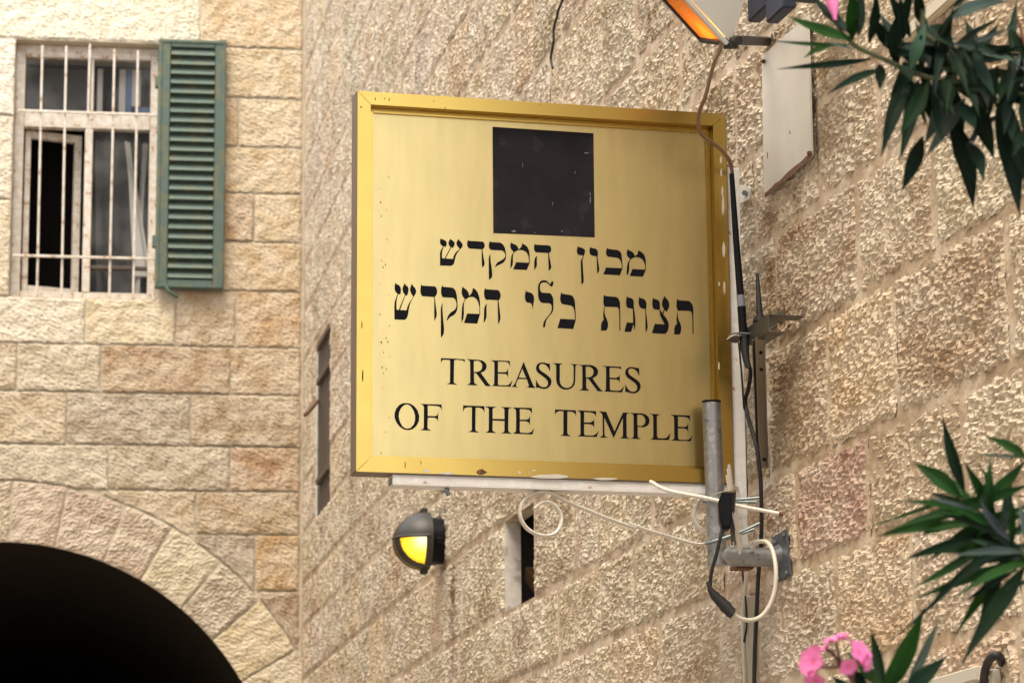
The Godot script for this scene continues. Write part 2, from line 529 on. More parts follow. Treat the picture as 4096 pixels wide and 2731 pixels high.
func make_materials() -> void:
	var m := mat("stone", Color.WHITE, 0.93)
	m.vertex_color_use_as_albedo = true
	m.albedo_texture = noise_tex(FastNoiseLite.TYPE_SIMPLEX, 0.03, 0.80, 1.0, 5, 512, 21)
	m.metallic_specular = 0.3
	tri(m, 3.1)
	m.heightmap_enabled = true
	m.heightmap_texture = noise_tex(FastNoiseLite.TYPE_SIMPLEX, 0.06, 0.0, 1.0, 4, 512, 22)
	m.heightmap_scale = 0.22
	m = mat("mortar", lin(0.43, 0.33, 0.23), 0.95)
	spotted(m, lin(0.34, 0.25, 0.165), lin(0.44, 0.335, 0.235), lin(0.52, 0.43, 0.33), 0.42, 0.60, 0.012, 0.9, 31)
	m.heightmap_enabled = true
	m.heightmap_texture = noise_tex(FastNoiseLite.TYPE_SIMPLEX, 0.05, 0.0, 1.0, 5, 512, 32)
	m.heightmap_scale = 0.35
	m = mat("mortar_pale", lin(0.50, 0.44, 0.35), 0.95)
	m.heightmap_enabled = true
	m.heightmap_texture = mats.mortar.heightmap_texture
	m.heightmap_scale = 0.3
	tri(m, 1.4)
	m = mat("rear_stone", Color.WHITE, 0.95)
	spotted(m, lin(0.12, 0.10, 0.08), lin(0.30, 0.26, 0.21), lin(0.52, 0.47, 0.40), 0.42, 0.60, 0.01, 0.16, 33)
	m = mat("paving", lin(0.36, 0.32, 0.26), 0.85)
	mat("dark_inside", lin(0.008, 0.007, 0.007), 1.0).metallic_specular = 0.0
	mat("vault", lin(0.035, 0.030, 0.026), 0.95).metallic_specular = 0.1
	mat("dark_wood", lin(0.03, 0.018, 0.010), 1.0).metallic_specular = 0.0
	m = mat("plaster", lin(0.62, 0.60, 0.58), 0.9)
	spotted(m, lin(0.40, 0.37, 0.33), lin(0.60, 0.58, 0.56), lin(0.68, 0.66, 0.64), 0.32, 0.62, 0.01, 2.2, 41)
	m = mat("brown_steel", lin(0.075, 0.055, 0.045), 0.6)
	m = mat("white_rusty", Color.WHITE, 0.5)
	spotted(m, lin(0.30, 0.15, 0.07), lin(0.56, 0.51, 0.45), lin(0.64, 0.61, 0.58), 0.21, 0.62, 0.012, 2.2, 51)
	m = mat("white_paint", Color.WHITE, 0.42)
	spotted(m, lin(0.30, 0.13, 0.05), lin(0.66, 0.65, 0.65), lin(0.72, 0.72, 0.74), 0.10, 0.62, 0.014, 2.4, 52)
	m.heightmap_enabled = true
	m.heightmap_texture = noise_tex(FastNoiseLite.TYPE_SIMPLEX, 0.02, 0.0, 1.0, 5, 512, 53)
	m.heightmap_scale = 0.12
	m = mat("plate_paint", lin(0.58, 0.55, 0.50), 0.38)
	m.albedo_texture = noise_tex(FastNoiseLite.TYPE_SIMPLEX, 0.006, 0.9, 1.0, 4, 512, 54)
	tri(m, 1.2)
	m = mat("rust", Color.WHITE, 0.9)
	spotted(m, lin(0.035, 0.016, 0.010), lin(0.10, 0.040, 0.017), lin(0.24, 0.12, 0.05), 0.4, 0.6, 0.04, 6.0, 55)
	m = mat("shutter_green", Color.WHITE, 0.5)
	spotted(m, lin(0.105, 0.12, 0.08), lin(0.065, 0.105, 0.092), lin(0.072, 0.115, 0.105), 0.36, 0.66, 0.006, 1.6, 61)
	m = mat("dark_metal", lin(0.035, 0.036, 0.04), 0.5, 0.3)
	m = mat("window_glass", Color(0.3, 0.35, 0.4, 0.04), 0.02)
	m.transparency = BaseMaterial3D.TRANSPARENCY_ALPHA
	mat("curtain_white", lin(0.55, 0.54, 0.52), 0.9)
	mat("curtain_blue", lin(0.05, 0.14, 0.36), 0.9)
	mat("curtain_grey", lin(0.05, 0.05, 0.052), 0.9)
	m = mat("gold_panel", lin(0.53, 0.42, 0.185), 0.36, 1.0)
	m.albedo_texture = noise_tex(FastNoiseLite.TYPE_SIMPLEX, 0.008, 0.955, 1.0, 4, 512, 71)
	m.roughness_texture = noise_tex(FastNoiseLite.TYPE_SIMPLEX, 0.006, 0.97, 1.0, 3, 512, 72)
	m.roughness = 0.32
	m.uv1_scale = Vector3(4,0.8,1)
	m = mat("gold", lin(0.45, 0.31, 0.08), 0.28, 1.0)
	m.roughness_texture = noise_tex(FastNoiseLite.TYPE_SIMPLEX, 0.006, 0.88, 1.0, 3, 512, 73)
	tri(m, 2.0)
	mat("casing", lin(0.17, 0.125, 0.085), 0.5, 0.5)
	m = mat("print_black", lin(0.005, 0.005, 0.008), 0.45)
	m.metallic_specular = 0.2
	m = mat("vinyl", lin(0.018, 0.016, 0.021), 0.55)
	m.metallic_specular = 0.25
	spotted(m, lin(0.010, 0.009, 0.012), lin(0.012, 0.011, 0.014), lin(0.022, 0.021, 0.026), 0.4, 0.80, 0.006, 2.0, 74)
	m.roughness = 0.5
	m = mat("galvanised", Color.WHITE, 0.42, 0.85)
	spotted(m, lin(0.12, 0.12, 0.13), lin(0.30, 0.31, 0.34), lin(0.42, 0.43, 0.46), 0.12, 0.66, 0.012, 3.0, 81)
	m = mat("grey_plate", lin(0.09, 0.10, 0.125), 0.45, 0.4)
	m = mat("zinc", lin(0.22, 0.26, 0.28), 0.42, 0.9)
	mat("steel_channel", lin(0.115, 0.11, 0.105), 0.42, 0.8)
	mat("strut_steel", lin(0.24, 0.22, 0.20), 0.33, 0.9)
	mat("black_plastic", lin(0.006, 0.0065, 0.009), 0.42).metallic_specular = 0.25
	mat("black_rubber", lin(0.009, 0.009, 0.010), 0.6)
	mat("grey_band", lin(0.15, 0.16, 0.19), 0.5)
	mat("brown_cap", lin(0.03, 0.017, 0.010), 0.22)
	mat("white_plastic", lin(0.50, 0.47, 0.41), 0.45)
	mat("cream_plastic", lin(0.55, 0.49, 0.38), 0.5)
	mat("cable_white", lin(0.54, 0.51, 0.45), 0.45)
	mat("cable_brown", lin(0.20, 0.115, 0.065), 0.5)
	m = mat("rod_white", Color.WHITE, 0.5)
	spotted(m, lin(0.30, 0.16, 0.08), lin(0.60, 0.57, 0.52), lin(0.66, 0.64, 0.60), 0.16, 0.6, 0.02, 6.0, 91)
	mat("grid_metal", lin(0.62, 0.58, 0.52), 0.4, 0.7)
	mat("flood_white", lin(0.60, 0.61, 0.60), 0.4)
	m = mat("amber_glass", lin(0.60, 0.30, 0.09), 0.35)
	m.heightmap_enabled = true
	m.heightmap_texture = noise_tex(FastNoiseLite.TYPE_SIMPLEX, 0.03, 0.0, 1.0, 3, 512, 95)
	m.heightmap_scale = 0.5
	tri(m, 4.0)
	m.backlight_enabled = true
	m.backlight = Color(1.0, 0.85, 0.6)
	m = mat("bulb", Color(1.0, 0.6, 0.2), 0.5)
	m.emission_enabled = true
	m.emission = Color(1.0, 0.6, 0.18)
	m.emission_energy_multiplier = 1.0
	mat("blue_paint", lin(0.006, 0.012, 0.034), 0.5, 0.0)
	mat("lamp_dark", lin(0.045, 0.043, 0.042), 0.48, 0.3)
	m = mat("lamp_glass", Color(0.9, 0.75, 0.3), 0.3)
	m.emission_enabled = true
	var g := GradientTexture2D.new()
	g.fill = GradientTexture2D.FILL_RADIAL
	g.fill_from = Vector2(0.78,0.30); g.fill_to = Vector2(0.78,0.95)
	g.gradient = Gradient.new()
	g.gradient.set_color(0, Color(1.0, 1.0, 0.9)); g.gradient.set_color(1, Color(0.95, 0.70, 0.08))
	g.gradient.add_point(0.3, Color(1.0, 0.96, 0.62)); g.gradient.add_point(0.6, Color(1.0, 0.86, 0.2))
	m.emission_texture = g
	m.emission = Color.WHITE
	m.emission_operator = BaseMaterial3D.EMISSION_OP_MULTIPLY
	m.emission_energy_multiplier = 0.3
	for k in [["leaf_dark", lin(0.007, 0.019, 0.011), 0.55], ["leaf_green", lin(0.014, 0.053, 0.011), 0.5], ["leaf_pale", lin(0.055, 0.085, 0.08), 0.65], ["leaf_brown", lin(0.075, 0.038, 0.025), 0.7]]:
		m = mat(k[0], k[1], k[2])
		m.vertex_color_use_as_albedo = true
		m.backlight_enabled = true
		m.metallic_specular = 0.18
		m.backlight = Color(0.12, 0.18, 0.06)
	mat("twig", lin(0.05, 0.062, 0.022), 0.7)
	mat("twig_red", lin(0.10, 0.03, 0.02), 0.6)
	m = mat("petal", lin(0.76, 0.19, 0.46), 0.6)
	m.vertex_color_use_as_albedo = true
	m.backlight_enabled = true
	m.backlight = Color(0.5, 0.25, 0.35)
	mat("bud_red", lin(0.45, 0.02, 0.06), 0.5)

func make_setting() -> void:
	var b := MB.new()
	b.quad(Vector3(-150,0,-150),Vector3(150,0,-150),Vector3(150,0,150),Vector3(-150,0,150),Vector3.UP)
	var o := part("ground", b.mesh(), mats.paving, self)
	o.set_meta("kind", "structure")
	for k in [[Vector3(-6.1,3.25,-14.0),Vector3(1.0,6.5,13.0)], [Vector3(-5.1,6.5,-0.49),Vector3(1.0,13.0,13.9)], [Vector3(-2.0,8.0,7.5),Vector3(12.0,16.0,0.98)]]:
		b = MB.new()
		b.box(Transform3D(Basis(), k[0]), k[1])
		o = part("opposite_building", b.mesh(), mats.rear_stone if k[0].z > 5.0 else mats.mortar_pale, self)
		o.set_meta("kind", "structure")

func make_right_wall() -> void:
	var wall := thing("stone_wall", "long curving wall of rough pecked limestone blocks behind the gold sign", "wall", Transform3D(), "", "thing")
	var slits := [[9.96, 10.446, 2.786, 3.117], [15.39, 16.07, 3.92, 4.932]]
	# the core with its pointed joints, split round the two slit windows
	var b := MB.new()
	var cuts: Array[float] = [3.4, 3.9, 4.4, 5.0]
	for k in 51:
		cuts.append(5.2 + 0.22 * k)
	cuts.append_array([16.45, 16.7, 17.2])
	for s in slits:
		cuts.append(s[0]); cuts.append(s[1])
	cuts.sort()
	for k in cuts.size() - 1:
		var t0 := cuts[k]
		var t1 := cuts[k + 1]
		if t1 - t0 < 0.0005:
			continue
		var spans := [[0.0, 8.6]]
		for s in slits:
			if t0 > s[0] - 0.001 and t1 < s[1] + 0.001:
				spans = [[0.0, s[2]], [s[3], 8.6]]
		for y in spans:
			b.quad(wall_at(t0, y[0], -0.004), wall_at(t1, y[0], -0.004), wall_at(t1, y[1], -0.004), wall_at(t0, y[1], -0.004), wall_out((t0 + t1) * 0.5))
			b.quad(wall_at(t0, y[0], -0.6), wall_at(t1, y[0], -0.6), wall_at(t1, y[1], -0.6), wall_at(t0, y[1], -0.6), -wall_out((t0 + t1) * 0.5))
		b.quad(wall_at(t0, 8.6, -0.004), wall_at(t1, 8.6, -0.004), wall_at(t1, 8.6, -0.6), wall_at(t0, 8.6, -0.6),Vector3.UP)
	b.quad(wall_at(3.4, 0, -0.004), wall_at(3.4, 8.6, -0.004), wall_at(3.4, 8.6, -0.6), wall_at(3.4, 0, -0.6),Vector3.BACK)
	part("mortar_bed", b.mesh(), mats.mortar, wall)
	var stains := [[11.475, 3.088, 2.768, 0.035, Color(0.13, 0.085, 0.05)], [11.455, 3.138, 2.338, 0.075, Color(0.24, 0.15, 0.085)], [7.356, 3.520, 3.240, 0.050, Color(0.30, 0.19, 0.10)], [7.137, 3.529, 3.329, 0.070, Color(0.32, 0.22, 0.13)], [7.329, 3.378, 2.878, 0.060, Color(0.33, 0.21, 0.12)], [7.561, 2.571, 2.321, 0.035, Color(0.32, 0.16, 0.07)], [7.229, 3.089, 2.639, 0.120, Color(0.30, 0.20, 0.11)], [8.362, 4.415, 4.115, 0.120, Color(0.34,0.25,0.15)], [6.921, 3.775, 3.425, 0.140, Color(0.36,0.24,0.13)], [15.292, 3.746, 3.646, 0.020, Color(0.1,0.08,0.06)]]
	for s in right_stones():
		right_stone(wall, s[0] + 0.009, s[1] - 0.009, s[2] + 0.009, s[3] - 0.009, s[4], stains)
	# slit windows: plastered reveals, something dark behind
	for i in 2:
		var s: Array = slits[i]
		var depth: float = [0.0531, 0.0323][i]
		var win := Node3D.new()
		win.name = "slit_window"
		wall.add_child(win, true)
		var t0: float = s[0]
		var t1: float = s[1]
		var y0: float = s[2]
		var y1: float = s[3]
		b = MB.new()
		var n0 := (wall_at(t1, 0) - wall_at(t0, 0)).normalized()
		b.quad(wall_at(t1, y0, -0.003), wall_at(t1, y1, -0.003), wall_at(t1, y1, -0.55), wall_at(t1, y0, -0.55), -n0)
		part("reveal", b.mesh(), mats.plaster, win)
		b = MB.new()
		b.quad(wall_at(t0, y0, -0.003), wall_at(t0, y1, -0.003), wall_at(t0, y1, -0.55), wall_at(t0, y0, -0.55), n0)
		part("reveal", b.mesh(), mats.plaster, win)
		b = MB.new()
		b.quad(wall_at(t0, y1, -0.003), wall_at(t1, y1, -0.003), wall_at(t1, y1, -0.55), wall_at(t0, y1, -0.55),Vector3.DOWN)
		part("lintel_face", b.mesh(), mats.mortar, win)
		b = MB.new()
		b.quad(wall_at(t0, y0, -0.003), wall_at(t1, y0, -0.003), wall_at(t1, y0, -0.55), wall_at(t0, y0, -0.55),Vector3.UP)
		part("sill", b.mesh(), mats.mortar, win)
		b = MB.new()
		b.box(Transform3D(wall_frame((t0 + t1) * 0.5, (y0 + y1) * 0.5, -depth - 0.02).basis, wall_at((t0 + t1) * 0.5, (y0 + y1) * 0.5, -depth - 0.02)),Vector3((t1 - t0) * 1.06, y1 - y0 - 0.002, 0.02))
		part("dark_panel", b.mesh(), mats.brown_steel if i == 1 else mats.dark_inside, win)
		if i == 0:
			b = MB.new()
			b.bar(wall_at(t0 + 0.05, y0 + 0.01, -depth * 0.9), wall_at(t0 + 0.30, y0 + 0.12, -depth * 0.95), 0.05, 0.03, Vector3.UP, 0.004)
			part("loose_board", b.mesh(), mats.dark_wood, win)
		else:
			for k in 6:
				var t := lerpf(t0, t1, (k + 0.5) / 6.0)
				b = MB.new()
				b.bar(wall_at(t, y0 + 0.002, -depth * 0.75), wall_at(t, y1 - 0.002, -depth * 0.75), 0.045, 0.03, n0, 0.004)
				part("grate_bar", b.mesh(), mats.brown_steel, win)
			for y in [4.7204, 4.1522, 4.9253]:
				b = MB.new()
				b.bar(wall_at(t0 + 0.002, y, -depth * 0.42), wall_at(t1 - 0.12, y, -depth * 0.42), 0.035, 0.05, Vector3.UP, 0.004)
				part("grate_bar", b.mesh(), mats.brown_steel, win)

func right_stones() -> Array:
	var all := []
	all.append([5.435, 5.958, 1.960, 2.245, Color(0.556, 0.464, 0.341)])
	all.append([5.958, 6.456, 1.960, 2.245, Color(0.622, 0.450, 0.328)])
	all.append([6.456, 6.760, 1.960, 2.245, Color(0.646, 0.517, 0.414)])
	all.append([6.760, 7.189, 1.960, 2.245, Color(0.506, 0.406, 0.296)])
	all.append([7.189, 7.762, 1.960, 2.245, Color(0.631, 0.529, 0.413)])
	all.append([7.762, 8.169, 1.960, 2.245, Color(0.592, 0.493, 0.343)])
	all.append([5.100, 5.633, 2.245, 2.528, Color(0.572, 0.463, 0.357)])
	all.append([5.633, 5.926, 2.245, 2.528, Color(0.575, 0.415, 0.300)])
	all.append([5.926, 6.479, 2.245, 2.528, Color(0.645, 0.520, 0.410)])
	all.append([6.479, 6.944, 2.245, 2.528, Color(0.636, 0.461, 0.310)])
	all.append([6.944, 7.521, 2.245, 2.528, Color(0.554, 0.453, 0.365)])
	all.append([7.521, 7.821, 2.245, 2.528, Color(0.580, 0.476, 0.369)])
	all.append([7.821, 8.390, 2.245, 2.528, Color(0.572, 0.461, 0.345)])
	all.append([8.390, 8.851, 2.245, 2.528, Color(0.609, 0.450, 0.293)])
	all.append([8.851, 9.254, 2.245, 2.528, Color(0.635, 0.531, 0.383)])
	all.append([9.254, 9.740, 2.245, 2.528, Color(0.621, 0.514, 0.396)])
	all.append([9.740, 10.232, 2.245, 2.528, Color(0.551, 0.452, 0.352)])
	all.append([10.232, 10.556, 2.245, 2.528, Color(0.663, 0.493, 0.330)])
	all.append([10.556, 11.101, 2.245, 2.528, Color(0.546, 0.452, 0.334)])
	all.append([11.101, 11.463, 2.245, 2.528, Color(0.638, 0.520, 0.401)])
	all.append([5.437, 5.875, 2.528, 2.782, Color(0.616, 0.503, 0.386)])
	all.append([5.875, 6.181, 2.528, 2.782, Color(0.625, 0.501, 0.365)])
	all.append([6.181, 6.710, 2.528, 2.782, Color(0.541, 0.403, 0.271)])
	all.append([6.710, 6.719, 2.528, 2.782, Color(0.542, 0.435, 0.315)])
	all.append([6.719, 7.198, 2.528, 2.782, Color(0.470, 0.265, 0.215)])
	all.append([7.198, 7.769, 2.528, 2.782, Color(0.603, 0.440, 0.314)])
	all.append([7.769, 8.260, 2.528, 2.782, Color(0.551, 0.450, 0.320)])
	all.append([8.260, 8.649, 2.528, 2.782, Color(0.510, 0.421, 0.295)])
	all.append([8.649, 9.037, 2.528, 2.782, Color(0.602, 0.505, 0.387)])
	all.append([9.037, 9.607, 2.528, 2.782, Color(0.612, 0.499, 0.357)])
	all.append([9.607, 10.037, 2.528, 2.782, Color(0.665, 0.558, 0.415)])
	all.append([10.037, 10.319, 2.528, 2.782, Color(0.504, 0.406, 0.313)])
	all.append([10.319, 10.832, 2.528, 2.782, Color(0.610, 0.510, 0.368)])
	all.append([10.832, 11.332, 2.528, 2.782, Color(0.553, 0.465, 0.334)])
	all.append([11.332, 11.668, 2.528, 2.782, Color(0.604, 0.490, 0.398)])
	all.append([11.668, 12.086, 2.528, 2.782, Color(0.558, 0.469, 0.343)])
	all.append([12.086, 12.436, 2.528, 2.782, Color(0.524, 0.433, 0.320)])
	all.append([12.436, 12.975, 2.528, 2.782, Color(0.643, 0.515, 0.397)])
	all.append([12.975, 13.410, 2.528, 2.782, Color(0.635, 0.515, 0.377)])
	all.append([13.410, 13.742, 2.528, 2.782, Color(0.553, 0.457, 0.339)])
	all.append([13.742, 14.197, 2.528, 2.782, Color(0.629, 0.506, 0.402)])
	all.append([14.197, 14.619, 2.528, 2.782, Color(0.560, 0.455, 0.346)])
	all.append([5.100, 5.556, 2.782, 3.115, Color(0.537, 0.393, 0.277)])
	all.append([5.556, 5.923, 2.782, 3.115, Color(0.621, 0.508, 0.370)])
	all.append([5.923, 5.931, 2.782, 3.115, Color(0.528, 0.433, 0.327)])
	all.append([5.931, 6.524, 2.782, 3.115, Color(0.530, 0.393, 0.273)])
	all.append([6.524, 6.527, 2.782, 3.115, Color(0.642, 0.481, 0.323)])
	all.append([6.527, 6.947, 2.782, 3.115, Color(0.668, 0.506, 0.339)])
	all.append([6.947, 7.388, 2.782, 3.115, Color(0.519, 0.385, 0.262)])
	all.append([7.388, 7.709, 2.782, 3.115, Color(0.553, 0.463, 0.323)])
	all.append([7.709, 8.221, 2.782, 3.115, Color(0.531, 0.395, 0.244)])
	all.append([8.221, 8.442, 2.782, 3.115, Color(0.516, 0.414, 0.321)])
	all.append([8.442, 8.718, 2.782, 3.115, Color(0.527, 0.431, 0.315)])
	all.append([8.718, 9.063, 2.782, 3.115, Color(0.662, 0.540, 0.380)])
	all.append([9.063, 9.364, 2.782, 3.115, Color(0.610, 0.501, 0.398)])
	all.append([9.364, 9.751, 2.782, 3.115, Color(0.548, 0.451, 0.325)])
	all.append([9.751, 9.960, 2.782, 3.115, Color(0.526, 0.426, 0.318)])
	all.append([10.446, 10.614, 2.782, 3.115, Color(0.661, 0.557, 0.411)])
	all.append([10.614, 10.941, 2.782, 3.115, Color(0.525, 0.433, 0.311)])
	all.append([10.941, 11.263, 2.782, 3.115, Color(0.592, 0.502, 0.364)])
	all.append([11.263, 11.686, 2.782, 3.115, Color(0.561, 0.480, 0.381)])
	all.append([11.686, 12.004, 2.782, 3.115, Color(0.667, 0.497, 0.344)])
	all.append([12.004, 12.559, 2.782, 3.115, Color(0.564, 0.456, 0.338)])
	all.append([12.559, 12.910, 2.782, 3.115, Color(0.569, 0.458, 0.367)])
	all.append([12.910, 13.352, 2.782, 3.115, Color(0.577, 0.482, 0.356)])
	all.append([13.352, 13.792, 2.782, 3.115, Color(0.628, 0.462, 0.291)])
	all.append([13.792, 14.193, 2.782, 3.115, Color(0.541, 0.461, 0.357)])
	all.append([14.193, 14.581, 2.782, 3.115, Color(0.583, 0.488, 0.365)])
	all.append([14.581, 15.075, 2.782, 3.115, Color(0.521, 0.420, 0.304)])
	all.append([15.075, 15.394, 2.782, 3.115, Color(0.652, 0.526, 0.386)])
	all.append([15.394, 15.810, 2.782, 3.115, Color(0.552, 0.403, 0.271)])
	all.append([15.810, 16.309, 2.782, 3.115, Color(0.566, 0.475, 0.358)])
	all.append([16.309, 16.660, 2.782, 3.115, Color(0.663, 0.534, 0.418)])
	all.append([5.100, 5.534, 3.115, 3.414, Color(0.635, 0.519, 0.364)])
	all.append([5.534, 5.830, 3.115, 3.414, Color(0.591, 0.433, 0.274)])
	all.append([5.830, 6.283, 3.115, 3.414, Color(0.622, 0.531, 0.384)])
	all.append([6.283, 6.734, 3.115, 3.414, Color(0.571, 0.458, 0.338)])
	all.append([6.734, 7.298, 3.115, 3.414, Color(0.492, 0.354, 0.249)])
	all.append([7.298, 7.667, 3.115, 3.414, Color(0.606, 0.507, 0.376)])
	all.append([7.667, 8.060, 3.115, 3.414, Color(0.595, 0.499, 0.371)])
	all.append([8.060, 8.524, 3.115, 3.414, Color(0.507, 0.417, 0.311)])
	all.append([8.524, 8.921, 3.115, 3.414, Color(0.609, 0.505, 0.397)])
	all.append([8.921, 9.407, 3.115, 3.414, Color(0.681, 0.562, 0.425)])
	all.append([9.407, 9.940, 3.115, 3.414, Color(0.672, 0.514, 0.346)])
	all.append([9.940, 10.251, 3.115, 3.414, Color(0.545, 0.438, 0.332)])
	all.append([10.251, 10.667, 3.115, 3.414, Color(0.514, 0.426, 0.295)])
	all.append([10.667, 11.122, 3.115, 3.414, Color(0.567, 0.456, 0.345)])
	all.append([11.122, 11.513, 3.115, 3.414, Color(0.597, 0.500, 0.376)])
	all.append([11.513, 12.022, 3.115, 3.414, Color(0.578, 0.482, 0.364)])
	all.append([12.022, 12.445, 3.115, 3.414, Color(0.622, 0.504, 0.400)])
	all.append([12.445, 12.767, 3.115, 3.414, Color(0.515, 0.416, 0.306)])
	all.append([12.767, 13.207, 3.115, 3.414, Color(0.546, 0.416, 0.291)])
	all.append([13.207, 13.713, 3.115, 3.414, Color(0.526, 0.429, 0.340)])
	all.append([13.713, 14.189, 3.115, 3.414, Color(0.575, 0.479, 0.373)])
	all.append([14.189, 14.559, 3.115, 3.414, Color(0.602, 0.452, 0.306)])
	all.append([14.559, 14.945, 3.115, 3.414, Color(0.533, 0.442, 0.325)])
	all.append([14.945, 15.472, 3.115, 3.414, Color(0.524, 0.426, 0.342)])
	all.append([15.472, 15.716, 3.115, 3.414, Color(0.578, 0.481, 0.378)])
	all.append([15.716, 16.152, 3.115, 3.414, Color(0.640, 0.525, 0.443)])
	all.append([16.152, 16.660, 3.115, 3.414, Color(0.668, 0.536, 0.416)])
	all.append([5.100, 5.572, 3.414, 3.666, Color(0.537, 0.448, 0.322)])
	all.append([5.572, 6.028, 3.414, 3.666, Color(0.609, 0.456, 0.294)])
	all.append([6.028, 6.585, 3.414, 3.666, Color(0.639, 0.526, 0.416)])
	all.append([6.585, 6.974, 3.414, 3.666, Color(0.556, 0.454, 0.341)])
	all.append([6.974, 7.448, 3.414, 3.666, Color(0.669, 0.558, 0.437)])
	all.append([7.448, 7.829, 3.414, 3.666, Color(0.594, 0.495, 0.358)])
	all.append([7.829, 8.337, 3.414, 3.666, Color(0.592, 0.432, 0.273)])
	all.append([8.337, 8.736, 3.414, 3.666, Color(0.602, 0.500, 0.382)])
	all.append([8.736, 9.251, 3.414, 3.666, Color(0.550, 0.456, 0.317)])
	all.append([9.251, 9.592, 3.414, 3.666, Color(0.665, 0.556, 0.420)])
	all.append([9.592, 10.051, 3.414, 3.666, Color(0.607, 0.491, 0.374)])
	all.append([10.051, 10.470, 3.414, 3.666, Color(0.668, 0.494, 0.323)])
	all.append([10.470, 11.050, 3.414, 3.666, Color(0.534, 0.442, 0.348)])
	all.append([11.050, 11.462, 3.414, 3.666, Color(0.569, 0.458, 0.360)])
	all.append([11.462, 11.902, 3.414, 3.666, Color(0.567, 0.474, 0.334)])
	all.append([11.902, 12.296, 3.414, 3.666, Color(0.609, 0.509, 0.356)])
	all.append([12.296, 12.693, 3.414, 3.666, Color(0.542, 0.435, 0.336)])
	all.append([12.693, 13.082, 3.414, 3.666, Color(0.626, 0.512, 0.381)])
	all.append([13.082, 13.653, 3.414, 3.666, Color(0.555, 0.450, 0.346)])
	all.append([13.653, 14.026, 3.414, 3.666, Color(0.509, 0.410, 0.316)])
	all.append([14.026, 14.377, 3.414, 3.666, Color(0.536, 0.442, 0.337)])
	all.append([14.377, 14.842, 3.414, 3.666, Color(0.514, 0.422, 0.332)])
	all.append([14.842, 15.267, 3.414, 3.666, Color(0.647, 0.535, 0.423)])
	all.append([15.267, 15.825, 3.414, 3.666, Color(0.645, 0.529, 0.374)])
	all.append([15.825, 16.299, 3.414, 3.666, Color(0.520, 0.377, 0.260)])
	all.append([16.299, 16.660, 3.414, 3.666, Color(0.628, 0.523, 0.403)])
	all.append([5.953, 6.430, 3.666, 3.970, Color(0.554, 0.446, 0.339)])
	all.append([6.430, 6.687, 3.666, 3.970, Color(0.658, 0.537, 0.392)])
	all.append([6.687, 7.102, 3.666, 3.970, Color(0.637, 0.524, 0.380)])
	all.append([7.102, 7.590, 3.666, 3.970, Color(0.591, 0.474, 0.359)])
	all.append([7.590, 7.939, 3.666, 3.970, Color(0.516, 0.419, 0.299)])
	all.append([7.939, 8.398, 3.666, 3.970, Color(0.595, 0.437, 0.311)])
	all.append([8.398, 8.861, 3.666, 3.970, Color(0.679, 0.554, 0.466)])
	all.append([8.861, 9.309, 3.666, 3.970, Color(0.579, 0.483, 0.376)])
	all.append([9.309, 9.783, 3.666, 3.970, Color(0.573, 0.491, 0.376)])
	all.append([9.783, 10.227, 3.666, 3.970, Color(0.584, 0.499, 0.397)])
	all.append([10.227, 10.534, 3.666, 3.970, Color(0.570, 0.474, 0.347)])
	all.append([10.534, 11.027, 3.666, 3.970, Color(0.612, 0.455, 0.281)])
	all.append([11.027, 11.485, 3.666, 3.970, Color(0.573, 0.479, 0.369)])
	all.append([11.485, 11.885, 3.666, 3.970, Color(0.672, 0.503, 0.349)])
	all.append([11.885, 12.268, 3.666, 3.970, Color(0.575, 0.483, 0.379)])
	all.append([12.268, 12.791, 3.666, 3.970, Color(0.550, 0.450, 0.327)])
	all.append([12.791, 13.181, 3.666, 3.970, Color(0.532, 0.436, 0.307)])
	all.append([13.181, 13.671, 3.666, 3.970, Color(0.653, 0.528, 0.373)])
	all.append([13.671, 14.068, 3.666, 3.970, Color(0.605, 0.487, 0.358)])
	all.append([14.068, 14.588, 3.666, 3.970, Color(0.509, 0.411, 0.310)])
	all.append([14.588, 15.017, 3.666, 3.970, Color(0.567, 0.471, 0.331)])
	all.append([15.017, 15.283, 3.666, 3.970, Color(0.622, 0.500, 0.361)])
	all.append([15.283, 15.846, 3.666, 3.970, Color(0.566, 0.464, 0.352)])
	all.append([15.846, 16.270, 3.666, 3.970, Color(0.600, 0.486, 0.371)])
	all.append([16.270, 16.660, 3.666, 3.970, Color(0.585, 0.485, 0.334)])
	all.append([6.729, 7.241, 3.970, 4.264, Color(0.569, 0.477, 0.340)])
	all.append([7.241, 7.582, 3.970, 4.264, Color(0.527, 0.429, 0.324)])
	all.append([7.582, 8.075, 3.970, 4.264, Color(0.580, 0.466, 0.335)])
	all.append([8.075, 8.496, 3.970, 4.264, Color(0.667, 0.541, 0.396)])
	all.append([8.496, 8.863, 3.970, 4.264, Color(0.548, 0.457, 0.343)])
	all.append([8.863, 9.343, 3.970, 4.264, Color(0.545, 0.442, 0.354)])
	all.append([9.343, 9.800, 3.970, 4.264, Color(0.534, 0.430, 0.307)])
	all.append([9.800, 10.267, 3.970, 4.264, Color(0.506, 0.406, 0.326)])
	all.append([10.267, 10.746, 3.970, 4.264, Color(0.511, 0.421, 0.296)])
	all.append([10.746, 11.070, 3.970, 4.264, Color(0.643, 0.477, 0.363)])
	all.append([11.070, 11.528, 3.970, 4.264, Color(0.619, 0.498, 0.357)])
	all.append([11.528, 11.991, 3.970, 4.264, Color(0.654, 0.543, 0.377)])
	all.append([11.991, 12.461, 3.970, 4.264, Color(0.556, 0.471, 0.355)])
	all.append([12.461, 12.891, 3.970, 4.264, Color(0.631, 0.519, 0.411)])
	all.append([12.891, 13.327, 3.970, 4.264, Color(0.573, 0.473, 0.404)])
	all.append([13.327, 13.626, 3.970, 4.264, Color(0.563, 0.453, 0.343)])
	all.append([13.626, 14.028, 3.970, 4.264, Color(0.533, 0.430, 0.328)])
